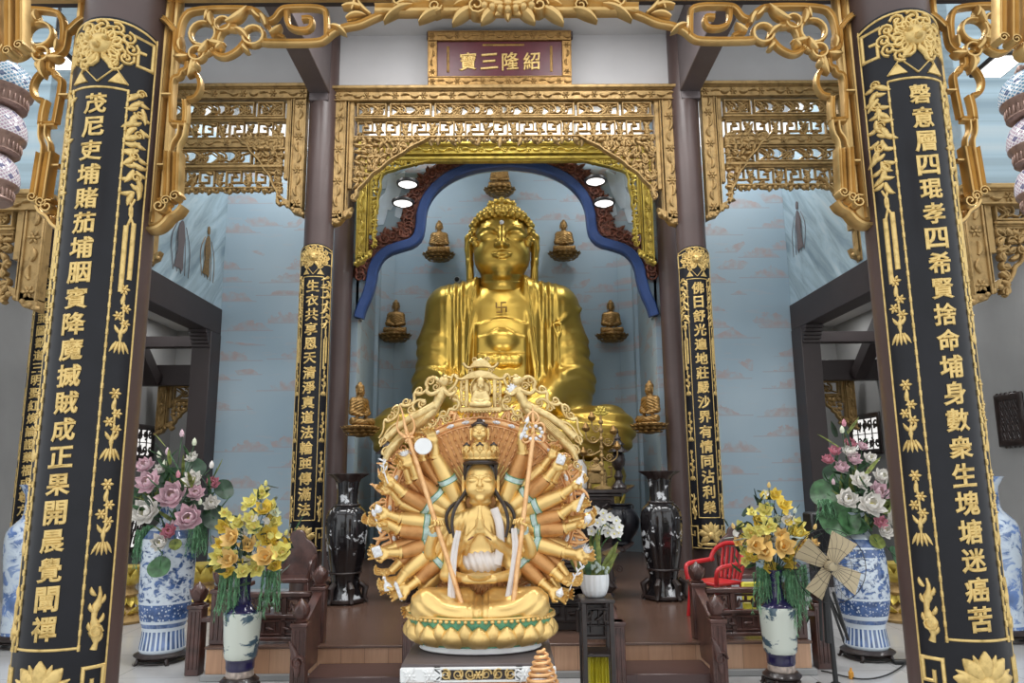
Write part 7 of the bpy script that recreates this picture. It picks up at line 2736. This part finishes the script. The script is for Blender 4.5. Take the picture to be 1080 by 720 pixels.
mb = MB(); mb.add(V, F); mb.add([(x, y + .05, z) for x, y, z in V], [f[::-1] for f in F])
mb.build('folds', M['yellow_cloth'], tc)

tp = thing('orchid_pot', 'white fluted flowerpot on the black plant stand', 'flowerpot', (p.x - .003, Ys, h_))
mb = MB(); mb.lathe(smoothpath([(.055, 0), (.075, .01), (.095, .06), (.1, .11), (.098, .155), (.09, .155), (.085, .13), (0, .125)], 1), 64, fn=lambda a, z, r: r * (1 + .025 * math.cos(16 * a))); mb.build('pot', M['white_porc'], tp)
to = thing('white_orchid', 'white orchid spray with olive leaves in the white pot', 'orchid', (p.x, Ys, h_ + .13))
rr = random.Random(6)
k = Ys / FPX
pts = [(620, 541), (628, 538), (636, 541), (643, 545), (650, 549), (653, 556), (646, 557), (638, 554), (630, 551), (622, 552), (617, 547), (641, 562), (648, 563), (632, 560), (624, 560), (636, 548), (652, 562)]
for (px, py) in pts:
    q = at(px, py, Ys - rr.uniform(0, .12)) - Vector(to.location)
    mb = MB()
    for j in range(5):
        m = Matrix.Rotation(2 * PI * j / 5, 4, 'Z') @ Matrix.Rotation(R(72), 4, 'X')
        mb.petal(.036, .036, .004, 0, .0015, 4, 4, mat4=m, cup=.4)
    o = child(mb, 'orchid_flower', M['white'], to, q, (rr.uniform(-.4, .4), -1, rr.uniform(-.2, .3)), rr.uniform(0, 6))
    c = MB(); c.ell((0, 0, .008), (.007, .007, .009), 8, 6); c.build('lip', M['petal_lemon'], o)
for (px, py, d) in ((611, 572, 0), (608, 580, 0), (616, 578, 0), (606, 573, 0)):
    q = at(px, py, Ys - .12) - Vector(to.location)
    mb = MB()
    for ring in range(3):
        for j in range(12): mb.petal(.05 - .008 * ring, .012, .006, -.006, .001, 3, 4, mat4=Matrix.Rotation(2 * PI * (j + .5 * ring) / 12, 4, 'Z') @ Matrix.Rotation(R(75 - 25 * ring), 4, 'X'))
    child(mb, 'white_chrysanthemum', M['white'], to, q, (-.2, -1, .1))
for j in range(14):
    a = rr.uniform(-.9, .9)
    child(leaf_blade(rr.uniform(.22, .36), rr.uniform(.05, .08)), 'leaf', M[rr.choice(['green_olive', 'green_olive', 'green_leaf'])], to, (a * .05, rr.uniform(-.04, .04), -.02), (a, rr.uniform(-.5, .3), 1.2), rr.uniform(-1, 1))
for e_ in ((-.02, -.04, .3), (.06, -.05, .38), (.12, -.06, .3)):
    mb = MB(); mb.tube(smoothpath([(0, 0, -.02), (e_[0] * .3, 0, .2), e_, (e_[0] + .06, e_[1], e_[2] - .05)], 2), .004, 6); mb.build('stem', M['green_leaf'], to)
for q in range(14):
    b = MB(); b.ell((0, 0, 0), (.012, .012, .014), 8, 6)
    child(b, 'seed_pod', M['sage'], to, (rr.uniform(-.03, .09), -.08, rr.uniform(.02, .12)))

# ------------------------------------------------------------------ gold lotus stands beside the hall walls
for (px, py, lab) in ((211, 650, 'stacked gold lotus stand on the floor between the blue vase and the railing'), (955, 653, 'stacked gold lotus stand on the floor next to the fan-side front column'), (126, 655, 'stacked gold lotus stand barely showing at the edge of the front column')):
    p = atz(px, py, 0)
    t = thing('gold_lotus_stand', lab, 'stand', (p.x, p.y, 0))
    mb = MB(); mb.lathe([(.30, 0), (.32, .03), (.22, .08), (.15, .14), (.13, .24), (.18, .30), (.13, .36), (.17, .44), (.12, .48)], 28); mb.build('base', M['gold_old'], t)
    mb = MB()
    mb.petal_ring(12, .15, .15, .40, .20, .12, .05, R(18), .02)
    mb.petal_ring(12, .16, .16, .08, .14, .1, .04, R(40), .02)
    mb.petal_ring(12, .14, .14, .30, .14, .1, .03, R(150), .02)
    mb.lathe([(.12, .46), (.2, .56), (.2, .6), (0, .6)], 24)
    mb.build('lotus_petal', M['gold_yellow'], t)

# ------------------------------------------------------------------ standing fan, loudspeaker, cable
pf = atz(870, 716, 0)
Yf = pf.y - .45
hub = at(873, 596, Yf)
t = thing('standing_fan', 'black pedestal fan with four beige blades beside the blue bellied vase', 'fan', (hub.x, Yf, 0))
mb = MB()
mb.tube([(0, .02, .03), (-.02, .02, hub.z - .02)], .018, 10)
mb.tube([(-.03, .02, hub.z - .55), (-.02, .02, hub.z - .04)], .026, 10)
mb.build('pole', M['black_metal'], t)
mb = MB()
for a in (-.4, 1.7, 3.8): mb.tube([(0, .02, .04), (.26 * math.cos(a), .02 + .26 * math.sin(a), .015)], .014, 8)
for s in (-1, 1): mb.tube([(s * .05, .06, hub.z - .2), (s * .1 + .05, .1, hub.z - .55)], .012, 8)
mb.lathe([(.05, 0), (.05, .07), (.03, .09), (0, .09)], 16, c=(0, .02, 0))
mb.build('tripod', M['black_metal'], t)
mb = MB(); mb.M = Matrix.Translation((0, 0, hub.z)) @ Matrix.Rotation(R(90), 4, 'X'); mb.lathe([(0, -.16), (.07, -.15), (.085, -.06), (.06, -.03)], 20); mb.build('motor', M['black_metal'], t)
r_ = 33 * Yf / FPX
for k in range(4):
    a = R(57 + 90 * k)
    mb = MB()
    V, F = [], []
    n = 8
    for lay in (0, 1):
        for i in range(n + 1):
            f = .16 + .84 * i / n
            w = r_ * (.14 + .22 * min(1, f * 1.05))
            for s in (-1, 1):
                x, z = r_ * f, s * w
                tw = s * .05 * f
                V.append((x * math.cos(a) - z * math.sin(a), -.03 + tw * (.8) + .004 * lay, x * math.sin(a) + z * math.cos(a)))
    b = 2 * (n + 1)
    for i in range(n):
        q = (2 * i, 2 * i + 2, 2 * i + 3, 2 * i + 1)
        F.append(q); F.append(tuple(b + v_ for v_ in q[::-1]))
        F.append((2 * i, 2 * i + b, 2 * i + 2 + b, 2 * i + 2)); F.append((2 * i + 1, 2 * i + 3, 2 * i + 3 + b, 2 * i + 1 + b))
    F.append((0, 1, 1 + b, b)); F.append((2 * n, 2 * n + b, 2 * n + 1 + b, 2 * n + 1))
    mb.M = Matrix.Translation((0, 0, hub.z)); mb.add(V, F)
    mb.build('blade', M['blade'], t)
mb = MB(); mb.M = Matrix.Translation((0, -.045, hub.z)) @ Matrix.Rotation(R(90), 4, 'X'); mb.lathe([(0, .03), (.03, .025), (.038, 0), (.038, -.03), (0, -.03)], 20); mb.build('hub', M['blade'], t)
mb = MB()
rc = r_ * 1.1
for q in range(28):
    a = 2 * PI * q / 28
    c, s = math.cos(a), math.sin(a)
    mb.tube([(.03 * c, -.1, hub.z + .03 * s), (rc * .7 * c, -.105, hub.z + rc * .7 * s), (rc * c, -.04, hub.z + rc * s), (rc * .7 * c, .06, hub.z + rc * .7 * s), (.08 * c, .08, hub.z + .08 * s)], .0013, 4)
for rr_, y in ((rc, -.04), (rc * .5, -.105)): mb.tube([(rr_ * math.cos(2 * PI * k / 48), y, hub.z + rr_ * math.sin(2 * PI * k / 48)) for k in range(48)], .003 if y > -.1 else .0016, 6, closed=True)
mb.build('wire_guard', M['black_metal'], t)

p = at(866, 560, 7.35)
t = thing('loudspeaker', 'black box loudspeaker on a thin pole behind the fan', 'loudspeaker', (p.x, 7.35, 0))
mb = MB(); mb.box((0, 0, p.z - .02), (.26, .22, .40), .015); mb.build('cabinet', M['black_metal'], t)
mb = MB(); mb.box((0, -.115, p.z - .02), (.22, .01, .36), .004); mb.build('grille', M['cable'], t)
mb = MB(); mb.tube([(0, 0, .02), (0, 0, p.z - .2)], .02, 10); mb.build('pole', M['black_metal'], t)
for a in (.6, 2.7, 4.8):
    mb = MB(); mb.tube([(0, 0, .5), (.3 * math.cos(a), .3 * math.sin(a), .015)], .012, 8); mb.build('leg', M['black_metal'], t)
cb = [atz(x, y, .012) for x, y in ((985, 662), (976, 676), (960, 696), (938, 712), (912, 717), (890, 713), (876, 709), (866, 707))]
top = at(962, 640, 7.6); cb2 = [Vector((cb[0].x + .02, cb[0].y + .05, .3))] + [Vector((q.x, q.y, .012)) for q in cb]
mb = MB(); mb.tube(smoothpath(cb2, 2), .006, 6); o = mb.build('power_cable', M['cable']); tag(o, 'thin black power cable curling over the floor tiles past the blue bellied vase', 'cable')
p = atz(898, 716, 0)
t = thing('power_plug', 'small orange plug lying on the cable beside the blue bellied vase', 'plug', (p.x, p.y, 0))
mb = MB(); mb.box((0, 0, .03), (.035, .03, .06), .008); mb.tube([(0, 0, .055), (.004, 0, .085)], [.012, .006], 8); mb.build('housing', M['stamen'], t)
p = atz(962, 700, 0)
t = thing('floor_bracket', 'flat black metal foot on the floor beside the front column on the fan side', 'metal foot', (p.x, p.y, 0))
mb = MB(); mb.box((0, 0, .02), (.32, .06, .03), .006); mb.tube([(.1, 0, .03), (.12, .02, .14)], .014, 8); mb.build('bar', M['black_metal'], t)

# ------------------------------------------------------------------ red plastic armchair
pc_ = at(766, 640, 7.2)
t = thing('plastic_armchair', 'red plastic armchair on the platform behind the carved railing', 'chair', (at(757, 640, 7.3).x, 7.3, PZ), R(-62), None, .76)
seat = MB(); seat.box((0, 0, .42), (.46, .44, .035), .015); seat.build('seat', M['red_plastic'], t)
mb = MB()
n = 9
for i in range(n):      # slatted curved back
    pass
V = []
arc = [(.25 * math.sin(a), .23 + .05 * math.cos(a * 1.4)) for a in [R(-70 + 140 * i / 10) for i in range(11)]]
for k in range(6):
    a = R(-48 + 96 * k / 5)
    x, y = .25 * math.sin(a), .20 + .06 * math.cos(a)
    mb.tube([(x * .85, y, .44), (x, y + .05, .62), (x * 1.0, y + .09, .82)], .017, 6, squash=1.6)
mb.tube(smoothpath([(-.27, .16, .64), (-.265, .24, .78), (-.16, .31, .86), (0, .34, .875), (.16, .31, .86), (.265, .24, .78), (.27, .16, .64)], 2), .028, 8)
mb.build('backrest', M['red_plastic'], t)
for s in (-1, 1):
    mb = MB()
    mb.tube(smoothpath([(s * .27, .22, .66), (s * .285, .0, .645), (s * .285, -.2, .63), (s * .275, -.245, .58), (s * .25, -.235, .44)], 2), .028, 8)
    mb.build('armrest', M['red_plastic'], t)
    for y0_, y1_ in ((-.2, -.25), (.2, .27)):
        mb = MB(); mb.tube([(s * .22, y0_, .43), (s * .26, y1_, .0)], [.034, .024], 8); mb.build('leg', M['red_plastic'], t)
# yellow cushion board leaning behind the railing
p = at(797, 636, 7.0)
t = thing('yellow_parcel', 'flat yellow wrapped parcel leaning behind the pierced railing panel', 'parcel', (p.x, 7.05, PZ))
mb = MB(); mb.box((0, 0, .18), (.2, .06, .34), .03, Matrix.Rotation(R(-8), 3, 'X')); mb.build('wrapping', M['yellow_cloth'], t)
mb = MB(); mb.box((0, -.035, .18), (.205, .01, .025), .003, Matrix.Rotation(R(-8), 3, 'X')); mb.build('tape_band', M['petal_lemon'], t)
# dark high-backed seats behind the flowers
for (px, lab) in ((303, 'dark carved high-backed seat half hidden by the loose yellow bouquet'), (789, 'dark carved high-backed seat between the red chair and the pointed yellow bouquet')):
    p = at(px, 640, 7.75)
    t = thing('carved_seat', lab, 'chair', (p.x, 7.9, PZ), 0, None, .72)
    mb = MB(); mb.prism(smoothpath([(-.27, .45), (-.29, .8), (-.2, .92), (-.12, .96), (-.1, 1.06), (0, 1.1), (.1, 1.06), (.12, .96), (.2, .92), (.29, .8), (.27, .45)], 1), .06, .2, .01); mb.build('back', M['wood'], t)
    mb = MB(); mb.box((0, -.02, .43), (.58, .5, .06), .012); mb.build('seat', M['wood'], t)
    for sx in (-1, 1):
        for sy in (-1, 1):
            mb = MB(); mb.bx((sx * .26 - .03, sy * .21 - .05, 0), (sx * .26 + .03, sy * .21 + .01, .41), .006); mb.build('leg', M['wood'], t)
        mb = MB(); mb.tube(smoothpath([(sx * .27, .18, .72), (sx * .3, -.05, .70), (sx * .3, -.24, .66), (sx * .27, -.22, .46)], 2), .028, 8); mb.build('armrest', M['wood'], t)

# ------------------------------------------------------------------ crystal lanterns, wall saucer lamps, floodlights
def crystal_mat(name, c1, c2, c3):
    m, nt, b = newmat(name)
    g = N(nt)
    x, y, z = g.xyz(g.coord())
    ang = g.math('MULTIPLY', g.math('ARCTAN2', y, x), 36 / (2 * PI))
    zz = g.math('MULTIPLY', z, 34)
    u = g.math('FRACT', g.math('ADD', ang, zz)); v = g.math('FRACT', g.math('SUBTRACT', ang, zz))
    line = g.math('MAXIMUM', g.math('GREATER_THAN', u, .66), g.math('GREATER_THAN', v, .66))
    big_u = g.math('FRACT', g.math('MULTIPLY', g.math('ADD', ang, zz), .25)); big_v = g.math('FRACT', g.math('MULTIPLY', g.math('SUBTRACT', ang, zz), .25))
    dia = g.math('MULTIPLY', g.math('LESS_THAN', big_u, .38), g.math('LESS_THAN', big_v, .38))
    col = g.mix(line, c1, c2)
    nt.links.new(g.mix(g.math('MULTIPLY', dia, .8), col, c3), b.inputs['Base Color'])
    b.inputs['Roughness'].default_value = .15
    nt.links.new(g.bump(line, .5, .004), b.inputs['Normal'])
    return m


cr_blue = crystal_mat('blue and white bead lattice', (.14, .33, .50), (.74, .78, .82), (.07, .10, .22))
cr_pink = crystal_mat('pink and white bead lattice', (.50, .36, .46), (.80, .78, .80), (.10, .11, .26))
rust = gold('rust brown pressed metal', (.36, .235, .19), (.22, .14, .115), .4, .4, 30)
for s, lab in ((-1, 'tiered bead lantern with blue and pink domes hanging over the narrow couplet side'), (1, 'tiered blue and pink bead lantern hanging in the outer bay on the fan side')):
    Yl = 4.9
    px = 2 if s < 0 else 1087
    tz = at(px, 66 if s < 0 else 76, Yl)
    t = thing('hanging_lantern', lab, 'lantern', (tz.x, Yl, tz.z), 0, None)
    k = Yl / FPX
    z = 0
    for i, r0 in enumerate((34, 32, 30)):
        mb = MB(); mb.lathe([(r0 * k * a, z - k * b) for a, b in ((.2, 0), (.62, 4), (.88, 12), (1.0, 22), (1.04, 32), (1.0, 37))], 40); mb.build('bead_dome', cr_blue if i == 0 else cr_pink, t)
        mb = MB(); mb.lathe([(r0 * k * a, z - k * b) for a, b in ((.98, 35), (1.02, 36.5), (1.0, 39), (.9, 42), (.84, 53), (.88, 55), (.8, 57), (.3, 56))], 40)
        for q in range(32): mb.ell((r0 * k * .875 * math.cos(q * PI / 16), r0 * k * .875 * math.sin(q * PI / 16), z - k * 47.5), (.009, .009, .03), 6, 6)
        mb.build('metal_band', rust, t)
        z -= k * 55
    mb = MB(); mb.tube([(0, 0, -.02), (0, 0, 7.36 - tz.z)], .012, 8); mb.tube([(0, 0, -.02), (0, 0, z)], .03, 8)
    for q in range(8): mb.leaf((0, 0), 0, .01, .01, .01) if False else mb.ell((.07 * math.cos(q * .785), .07 * math.sin(q * .785), .02), (.03, .03, .035), 8, 6)
    mb.build('cord', rust, t)

for (px, py, lab) in ((430, 193, 'upper white saucer lamp above the arch shoulder, on the camera-dome side'), (425, 213, 'lower white saucer lamp above the arch shoulder, on the camera-dome side'), (628, 190, 'upper white saucer lamp above the arch shoulder, on the chair side'), (637, 213, 'lower white saucer lamp above the arch shoulder, on the chair side')):
    Yq = YB - .30
    p = at(px, py, Yq)
    t = thing('saucer_lamp', lab, 'lamp', p)
    sc = .17
    mb = MB(); mb.M = Matrix.Rotation(R(-2), 4, 'X'); mb.lathe([(sc * .80, -.018), (sc * .86, -.03), (sc * 1.0, -.03), (sc * 1.04, 0), (sc, .02), (sc * .8, .03), (0, .035)], 28); mb.build('rim', M['black_metal'], t)
    mb = MB(); mb.M = Matrix.Rotation(R(-2), 4, 'X'); mb.lathe([(0, -.075), (sc * .3, -.07), (sc * .42, -.045), (sc * .84, -.024), (sc * .84, -.015), (0, -.015)], 28); mb.build('diffuser', M['lamp'], t)
    mb = MB(); mb.tube([(0, 0, .03), (0, .15, .06), (0, .34, .06)], .012, 8)
    for s in (-1, 1): mb.tube([(s * sc * .45, -.06, -.03), (s * sc * .5, -.02, .01)], .014, 6)
    mb.build('bracket', M['black_metal'], t)

for (px, py, lab) in ((57, 62, 'white floodlight panel over the bead lantern on the narrow couplet side'), (1054, 70, 'white floodlight panel over the bead lantern on the fan side')):
    Yq = 6.0
    p = at(px, py, Yq)
    t = thing('ceiling_floodlight', lab, 'lamp', p)
    mb = MB(); mb.box((0, 0, .02), (.30, .40, .04), .008); mb.build('housing', M['black_metal'], t)
    mb = MB(); mb.box((0, 0, -.004), (.25, .34, .012), .003); mb.build('diffuser', M['lamp'], t)
    mb = MB(); mb.tube([(0, 0, .04), (0, 0, 7.36 - p.z)], .015, 8); mb.build('rod', M['black_metal'], t)

# ------------------------------------------------------------------ signboard
ps = at(527, 63, 8.82)
t = thing('signboard', 'wine-red signboard with gilt border and four gold characters over the centre frame', 'signboard', ps)
t.rotation_euler = (R(7), 0, 0)
W2, H2 = 1.86 / 2, .73 / 2
mb = MB(); mb.box((0, 0, 0), (W2 * 2 - .1, .03, H2 * 2 - .1), .004); mb.build('panel', M['sign_red'], t)
mb = MB()
rr = random.Random(77)
carved_band(mb, -W2, W2, H2 - .13, H2, -.01, .07, rr); carved_band(mb, -W2, W2, -H2, -H2 + .13, -.01, .07, rr)
carved_band(mb, -W2, -W2 + .12, -H2 + .13, H2 - .13, -.01, .07, rr); carved_band(mb, W2 - .12, W2, -H2 + .13, H2 - .13, -.01, .07, rr)
mb.build('carved_border', M['gold_bronze'], t)
for i, ch in enumerate('寶三隆紹'):
    V, F = glyph(ch, .022)
    mb = MB(); mb.add([((-.41 + i * .275) + q.x * .23, -.022 - q.z * .4, -.03 + q.y * .24) for q in V], F)
    mb.build('gilt_character', M['gold_letter'], t, smooth=False)
for s in (-1, 1):
    mb = MB()
    mb.stroke([(s * .67, -.17), (s * .67, .17)], .035, .008, -.018)
    mb.stroke([(s * .67, -.17), (s * .67, .17)], .018, .014, -.018)
    tag(mb.build('inscription_strip', M['gold_bronze'], t), 'faint bronze strip')
mb = MB()
mb.stroke([(-.22, .19), (.32, .19)], .03, .008, -.018)
tag(mb.build('inscription_strip', M['gold_bronze'], t), 'faint bronze strip')
mb = MB()
for s in (-1, 1): mb.tube([(s * .6, .02, H2 - .1), (s * .6, .14, H2 - .02)], .014, 8)
mb.build('hook', M['black_metal'], t)

# ------------------------------------------------------------------ mural figures, wall lattices
def robed(label, px, py, h, x, mat, s):
    """small flat painted figure on the mural wall"""
    p = atx(px, py, x)
    mb = MB()
    f = lambda u, d, v: (x - s * .004 + d, p.y + u * .9, p.z + v)
    H_ = h
    mb.prism(smoothpath([(-.12, -.5), (-.02, -.48), (.10, -.52), (.07, -.2), (.09, .0), (.06, .2), (.02, .28), (-.05, .22), (-.08, 0), (-.06, -.2)], 1), .004, 0, .001, fmap=lambda u, d, v: f(u * H_ * 1.6, d, v * H_))
    mb.prism(smoothpath([(-.05, .3), (0, .28), (.05, .31), (.06, .4), (.0, .46), (-.06, .4)], 1), .004, 0, .001, fmap=lambda u, d, v: f(u * H_ * 1.2, d, v * H_))
    for q in range(5):
        mb.stroke(smoothpath([(.05 * q - .1, .2), (.12 * (q - 2), -.1), (.09 * (q - 2) + .05, -.55)], 2), .012, .006, 0, fmap=lambda u, d, v: f(u * H_ * 1.6, d, v * H_))
    o = mb.build('painted_figure', mat)
    tag(o, label, 'wall painting', kind='structure')


robed('dark robed figure with topknot painted on the side wall mural', 191, 250, .9, -XS + .006, M['beam_gray'], -1)
robed('slender tan robed figure painted on the side wall mural', 219, 263, .8, -XS + .006, M['gold_bronze'], -1)
robed('pale robed figure painted on the side wall mural by the fan side', 842, 236, .8, XS - .006, M['beam_gray'], 1)


def lattice(label, X, y0, y1, z0, z1, s, diag=False):
    t = thing('lattice_panel', label, 'lattice panel', (X - s * .03, (y0 + y1) / 2, (z0 + z1) / 2))
    w, h = y1 - y0, z1 - z0
    f = lambda u, d, v: (d * s * -1 * -1, u, v)
    rr = random.Random(int(abs(y0) * 10))
    mb = MB(); mb.stroke([(-w / 2, -h / 2), (w / 2, -h / 2), (w / 2, h / 2), (-w / 2, h / 2)], .1, .06, 0, True, fmap=f); mb.build('frame', M['wood_dark'], t)
    mb = MB(); mb.prism([(-w / 2, -h / 2), (w / 2, -h / 2), (w / 2, h / 2), (-w / 2, h / 2)], .01, 0, .001, fmap=lambda u, d, v: (d + s * .02, u, v)); tag(mb.build('backing', M['backing_glow'], t), 'bright white glowing backing')
    mb = MB()
    n = 5
    for i in range(n):
        for j in range(max(2, int(n * h / w))):
            c = (-w / 2 + (i + .5) * w / n, -h / 2 + (j + .5) * h / max(2, int(n * h / w)))
            if diag: mb.stroke([(c[0] - w * .09, c[1] - w * .24), (c[0] + w * .09, c[1] + w * .24)], .05, .03, 0, fmap=f)
            else:
                mb.stroke(spiral(c, w / n * .42, .02, rr.uniform(0, 6), 1.2, 10), .034, .03, 0, fmap=f)
                mb.leaf((c[0], c[1]), rr.uniform(0, 6), w / n * .6, .05, .03, 0, .8, fmap=f)
    for q in (-.25, 0, .25):
        mb.stroke([(-w * .48, q * h), (w * .48, q * h)], .018, .024, 0, fmap=f)
        mb.stroke([(q * w, -h * .48), (q * w, h * .48)], .018, .024, 0, fmap=f)
    mb.build('openwork', M['wood_dark'], t)


M['backing_glow'] = M['lamp'].copy()  # glow stands in for daylight, on the door for reflections
M['backing_glow'].name = 'glowing panel backing'
M['backing_glow'].node_tree.nodes['Principled BSDF'].inputs['Emission Strength'].default_value = .7
xo = 6.65
def ly(px, s): return (s * xo) / ((px - 534.5) / FPX)
lattice('black lattice window above the pink lotus bouquet in the side corridor', -xo, 12.95, 13.95, 1.95, 2.5, -1)
lattice('black panelled door with slanting painted reflections behind the pink lotus bouquet', -xo, 12.9, 13.9, .35, 1.25, -1, True)  # gaps between dark bars imitate white reflection streaks
lattice('black lattice window behind the white lotus bouquet in the side corridor', xo, 13.2, 14.3, 1.95, 2.6, 1)
lattice('black framed lattice window close to the gold ornaments of the outer vase', xo, 9.5, 9.95, 1.95, 2.55, 1, True)
lattice('black framed lattice window at the edge on the fan side, nearest the viewer', xo, 8.75, 9.2, 1.95, 2.65, 1, True)
# gold ornaments and a red cup by the outer vase
p = atz(1078, 640, 0)
t = thing('gold_ornament', 'curly gold floor ornament behind the outer blue vase on the fan side', 'ornament', (p.x + .15, 8.6, 0))
mb = MB(); mb.lathe([(.2, 0), (.2, .05), (.08, .1), (.07, .7), (.16, .8), (.16, .84), (0, .84)], 20); mb.build('post', M['gold_old'], t)
mb = MB()
for k in range(6): mb.stroke(spiral((-.05 + .04 * (k % 2), .9 + .1 * k), .09, .015, k, 1.4, 14), .03, .06, 0)
mb.build('curl', M['gold_old'], t)
mb = MB(); mb.lathe([(.09, .84), (.11, .9), (.1, 1.0), (0, 1.0)], 16, c=(0, -.1, 0)); mb.build('red_bowl', M['red_plastic'], t)
# ------------------------------------------------------------------ camera, light, world
cam = bpy.data.cameras.new('camera')
cam.sensor_width = 36.0
cam.lens = FPX / 1080 * 36
cam.clip_start = .05
co = bpy.data.objects.new('camera', cam)
COL.objects.link(co)
mw = Matrix((_rt, _up, -_fw)).transposed().to_4x4()
mw.translation = Vector((0, 0, CAMH))
co.matrix_world = mw
SC.camera = co

w = bpy.data.worlds.new('sky')
SC.world = w
w.use_nodes = True
bg = w.node_tree.nodes['Background']
bg.inputs[0].default_value = (.93, .97, 1.0, 1)
bg.inputs[1].default_value = 1.2


def area(name, loc, size, energy, rot=(0, 0, 0), col=(1, 1, 1), sy=None):
    l = bpy.data.lights.new(name, 'AREA')
    l.energy = energy; l.size = size; l.color = col
    if sy: l.shape = 'RECTANGLE'; l.size_y = sy
    o = bpy.data.objects.new(name, l)
    COL.objects.link(o)
    o.location = loc; o.rotation_euler = rot
    return o


def spot(name, loc, target, energy, ang=60, col=(1, 1, 1), blend=.6, rad=.08):
    l = bpy.data.lights.new(name, 'SPOT')
    l.energy = energy; l.spot_size = R(ang); l.spot_blend = blend; l.color = col; l.shadow_soft_size = rad
    o = bpy.data.objects.new(name, l)
    COL.objects.link(o)
    o.location = loc
    o.rotation_euler = (Vector(target) - Vector(loc)).to_track_quat('-Z', 'Y').to_euler()
    return o


for i, (x, y, e) in enumerate(((-1.4, 5.0, 60), (1.4, 5.0, 60), (-1.2, 6.9, 60), (1.2, 6.9, 60), (-3.3, 6.0, 45), (3.3, 6.0, 45), (-6, 5.2, 40), (6, 5.2, 40))):
    area('hall_fill', (x, y, 7.33), 1.2, e, sy=.6)  # unseen area lights added to fill the hall
for s in (-1, 1):
    for y in (8.6, 11.0, 13.4): area('corridor_fill', (s * 5.6, y, 4.46), 1.2, 15, sy=.3)  # added corridor fill, no fixtures
    area('rear_fill', (s * 3.4, 10.1, 7.45), 1.2, 55, sy=.4)  # unseen fill light added behind the inner frames
    spot('altar_uplight', (s * .75, 9.75, 1.8), (0, 12.2, 4.5), 38, 60)
    area('niche_lamp', (s * 1.9, 11.8, 7.6), .5, 24, sy=.5)
area('rear_fill', (0, 10.1, 7.45), 1.6, 40, sy=.4)

SC.view_settings.view_transform = 'Standard'
SC.view_settings.look = 'None'
SC.view_settings.gamma = 1
SC.view_settings.use_curve_mapping = False
SC.view_settings.exposure = .35
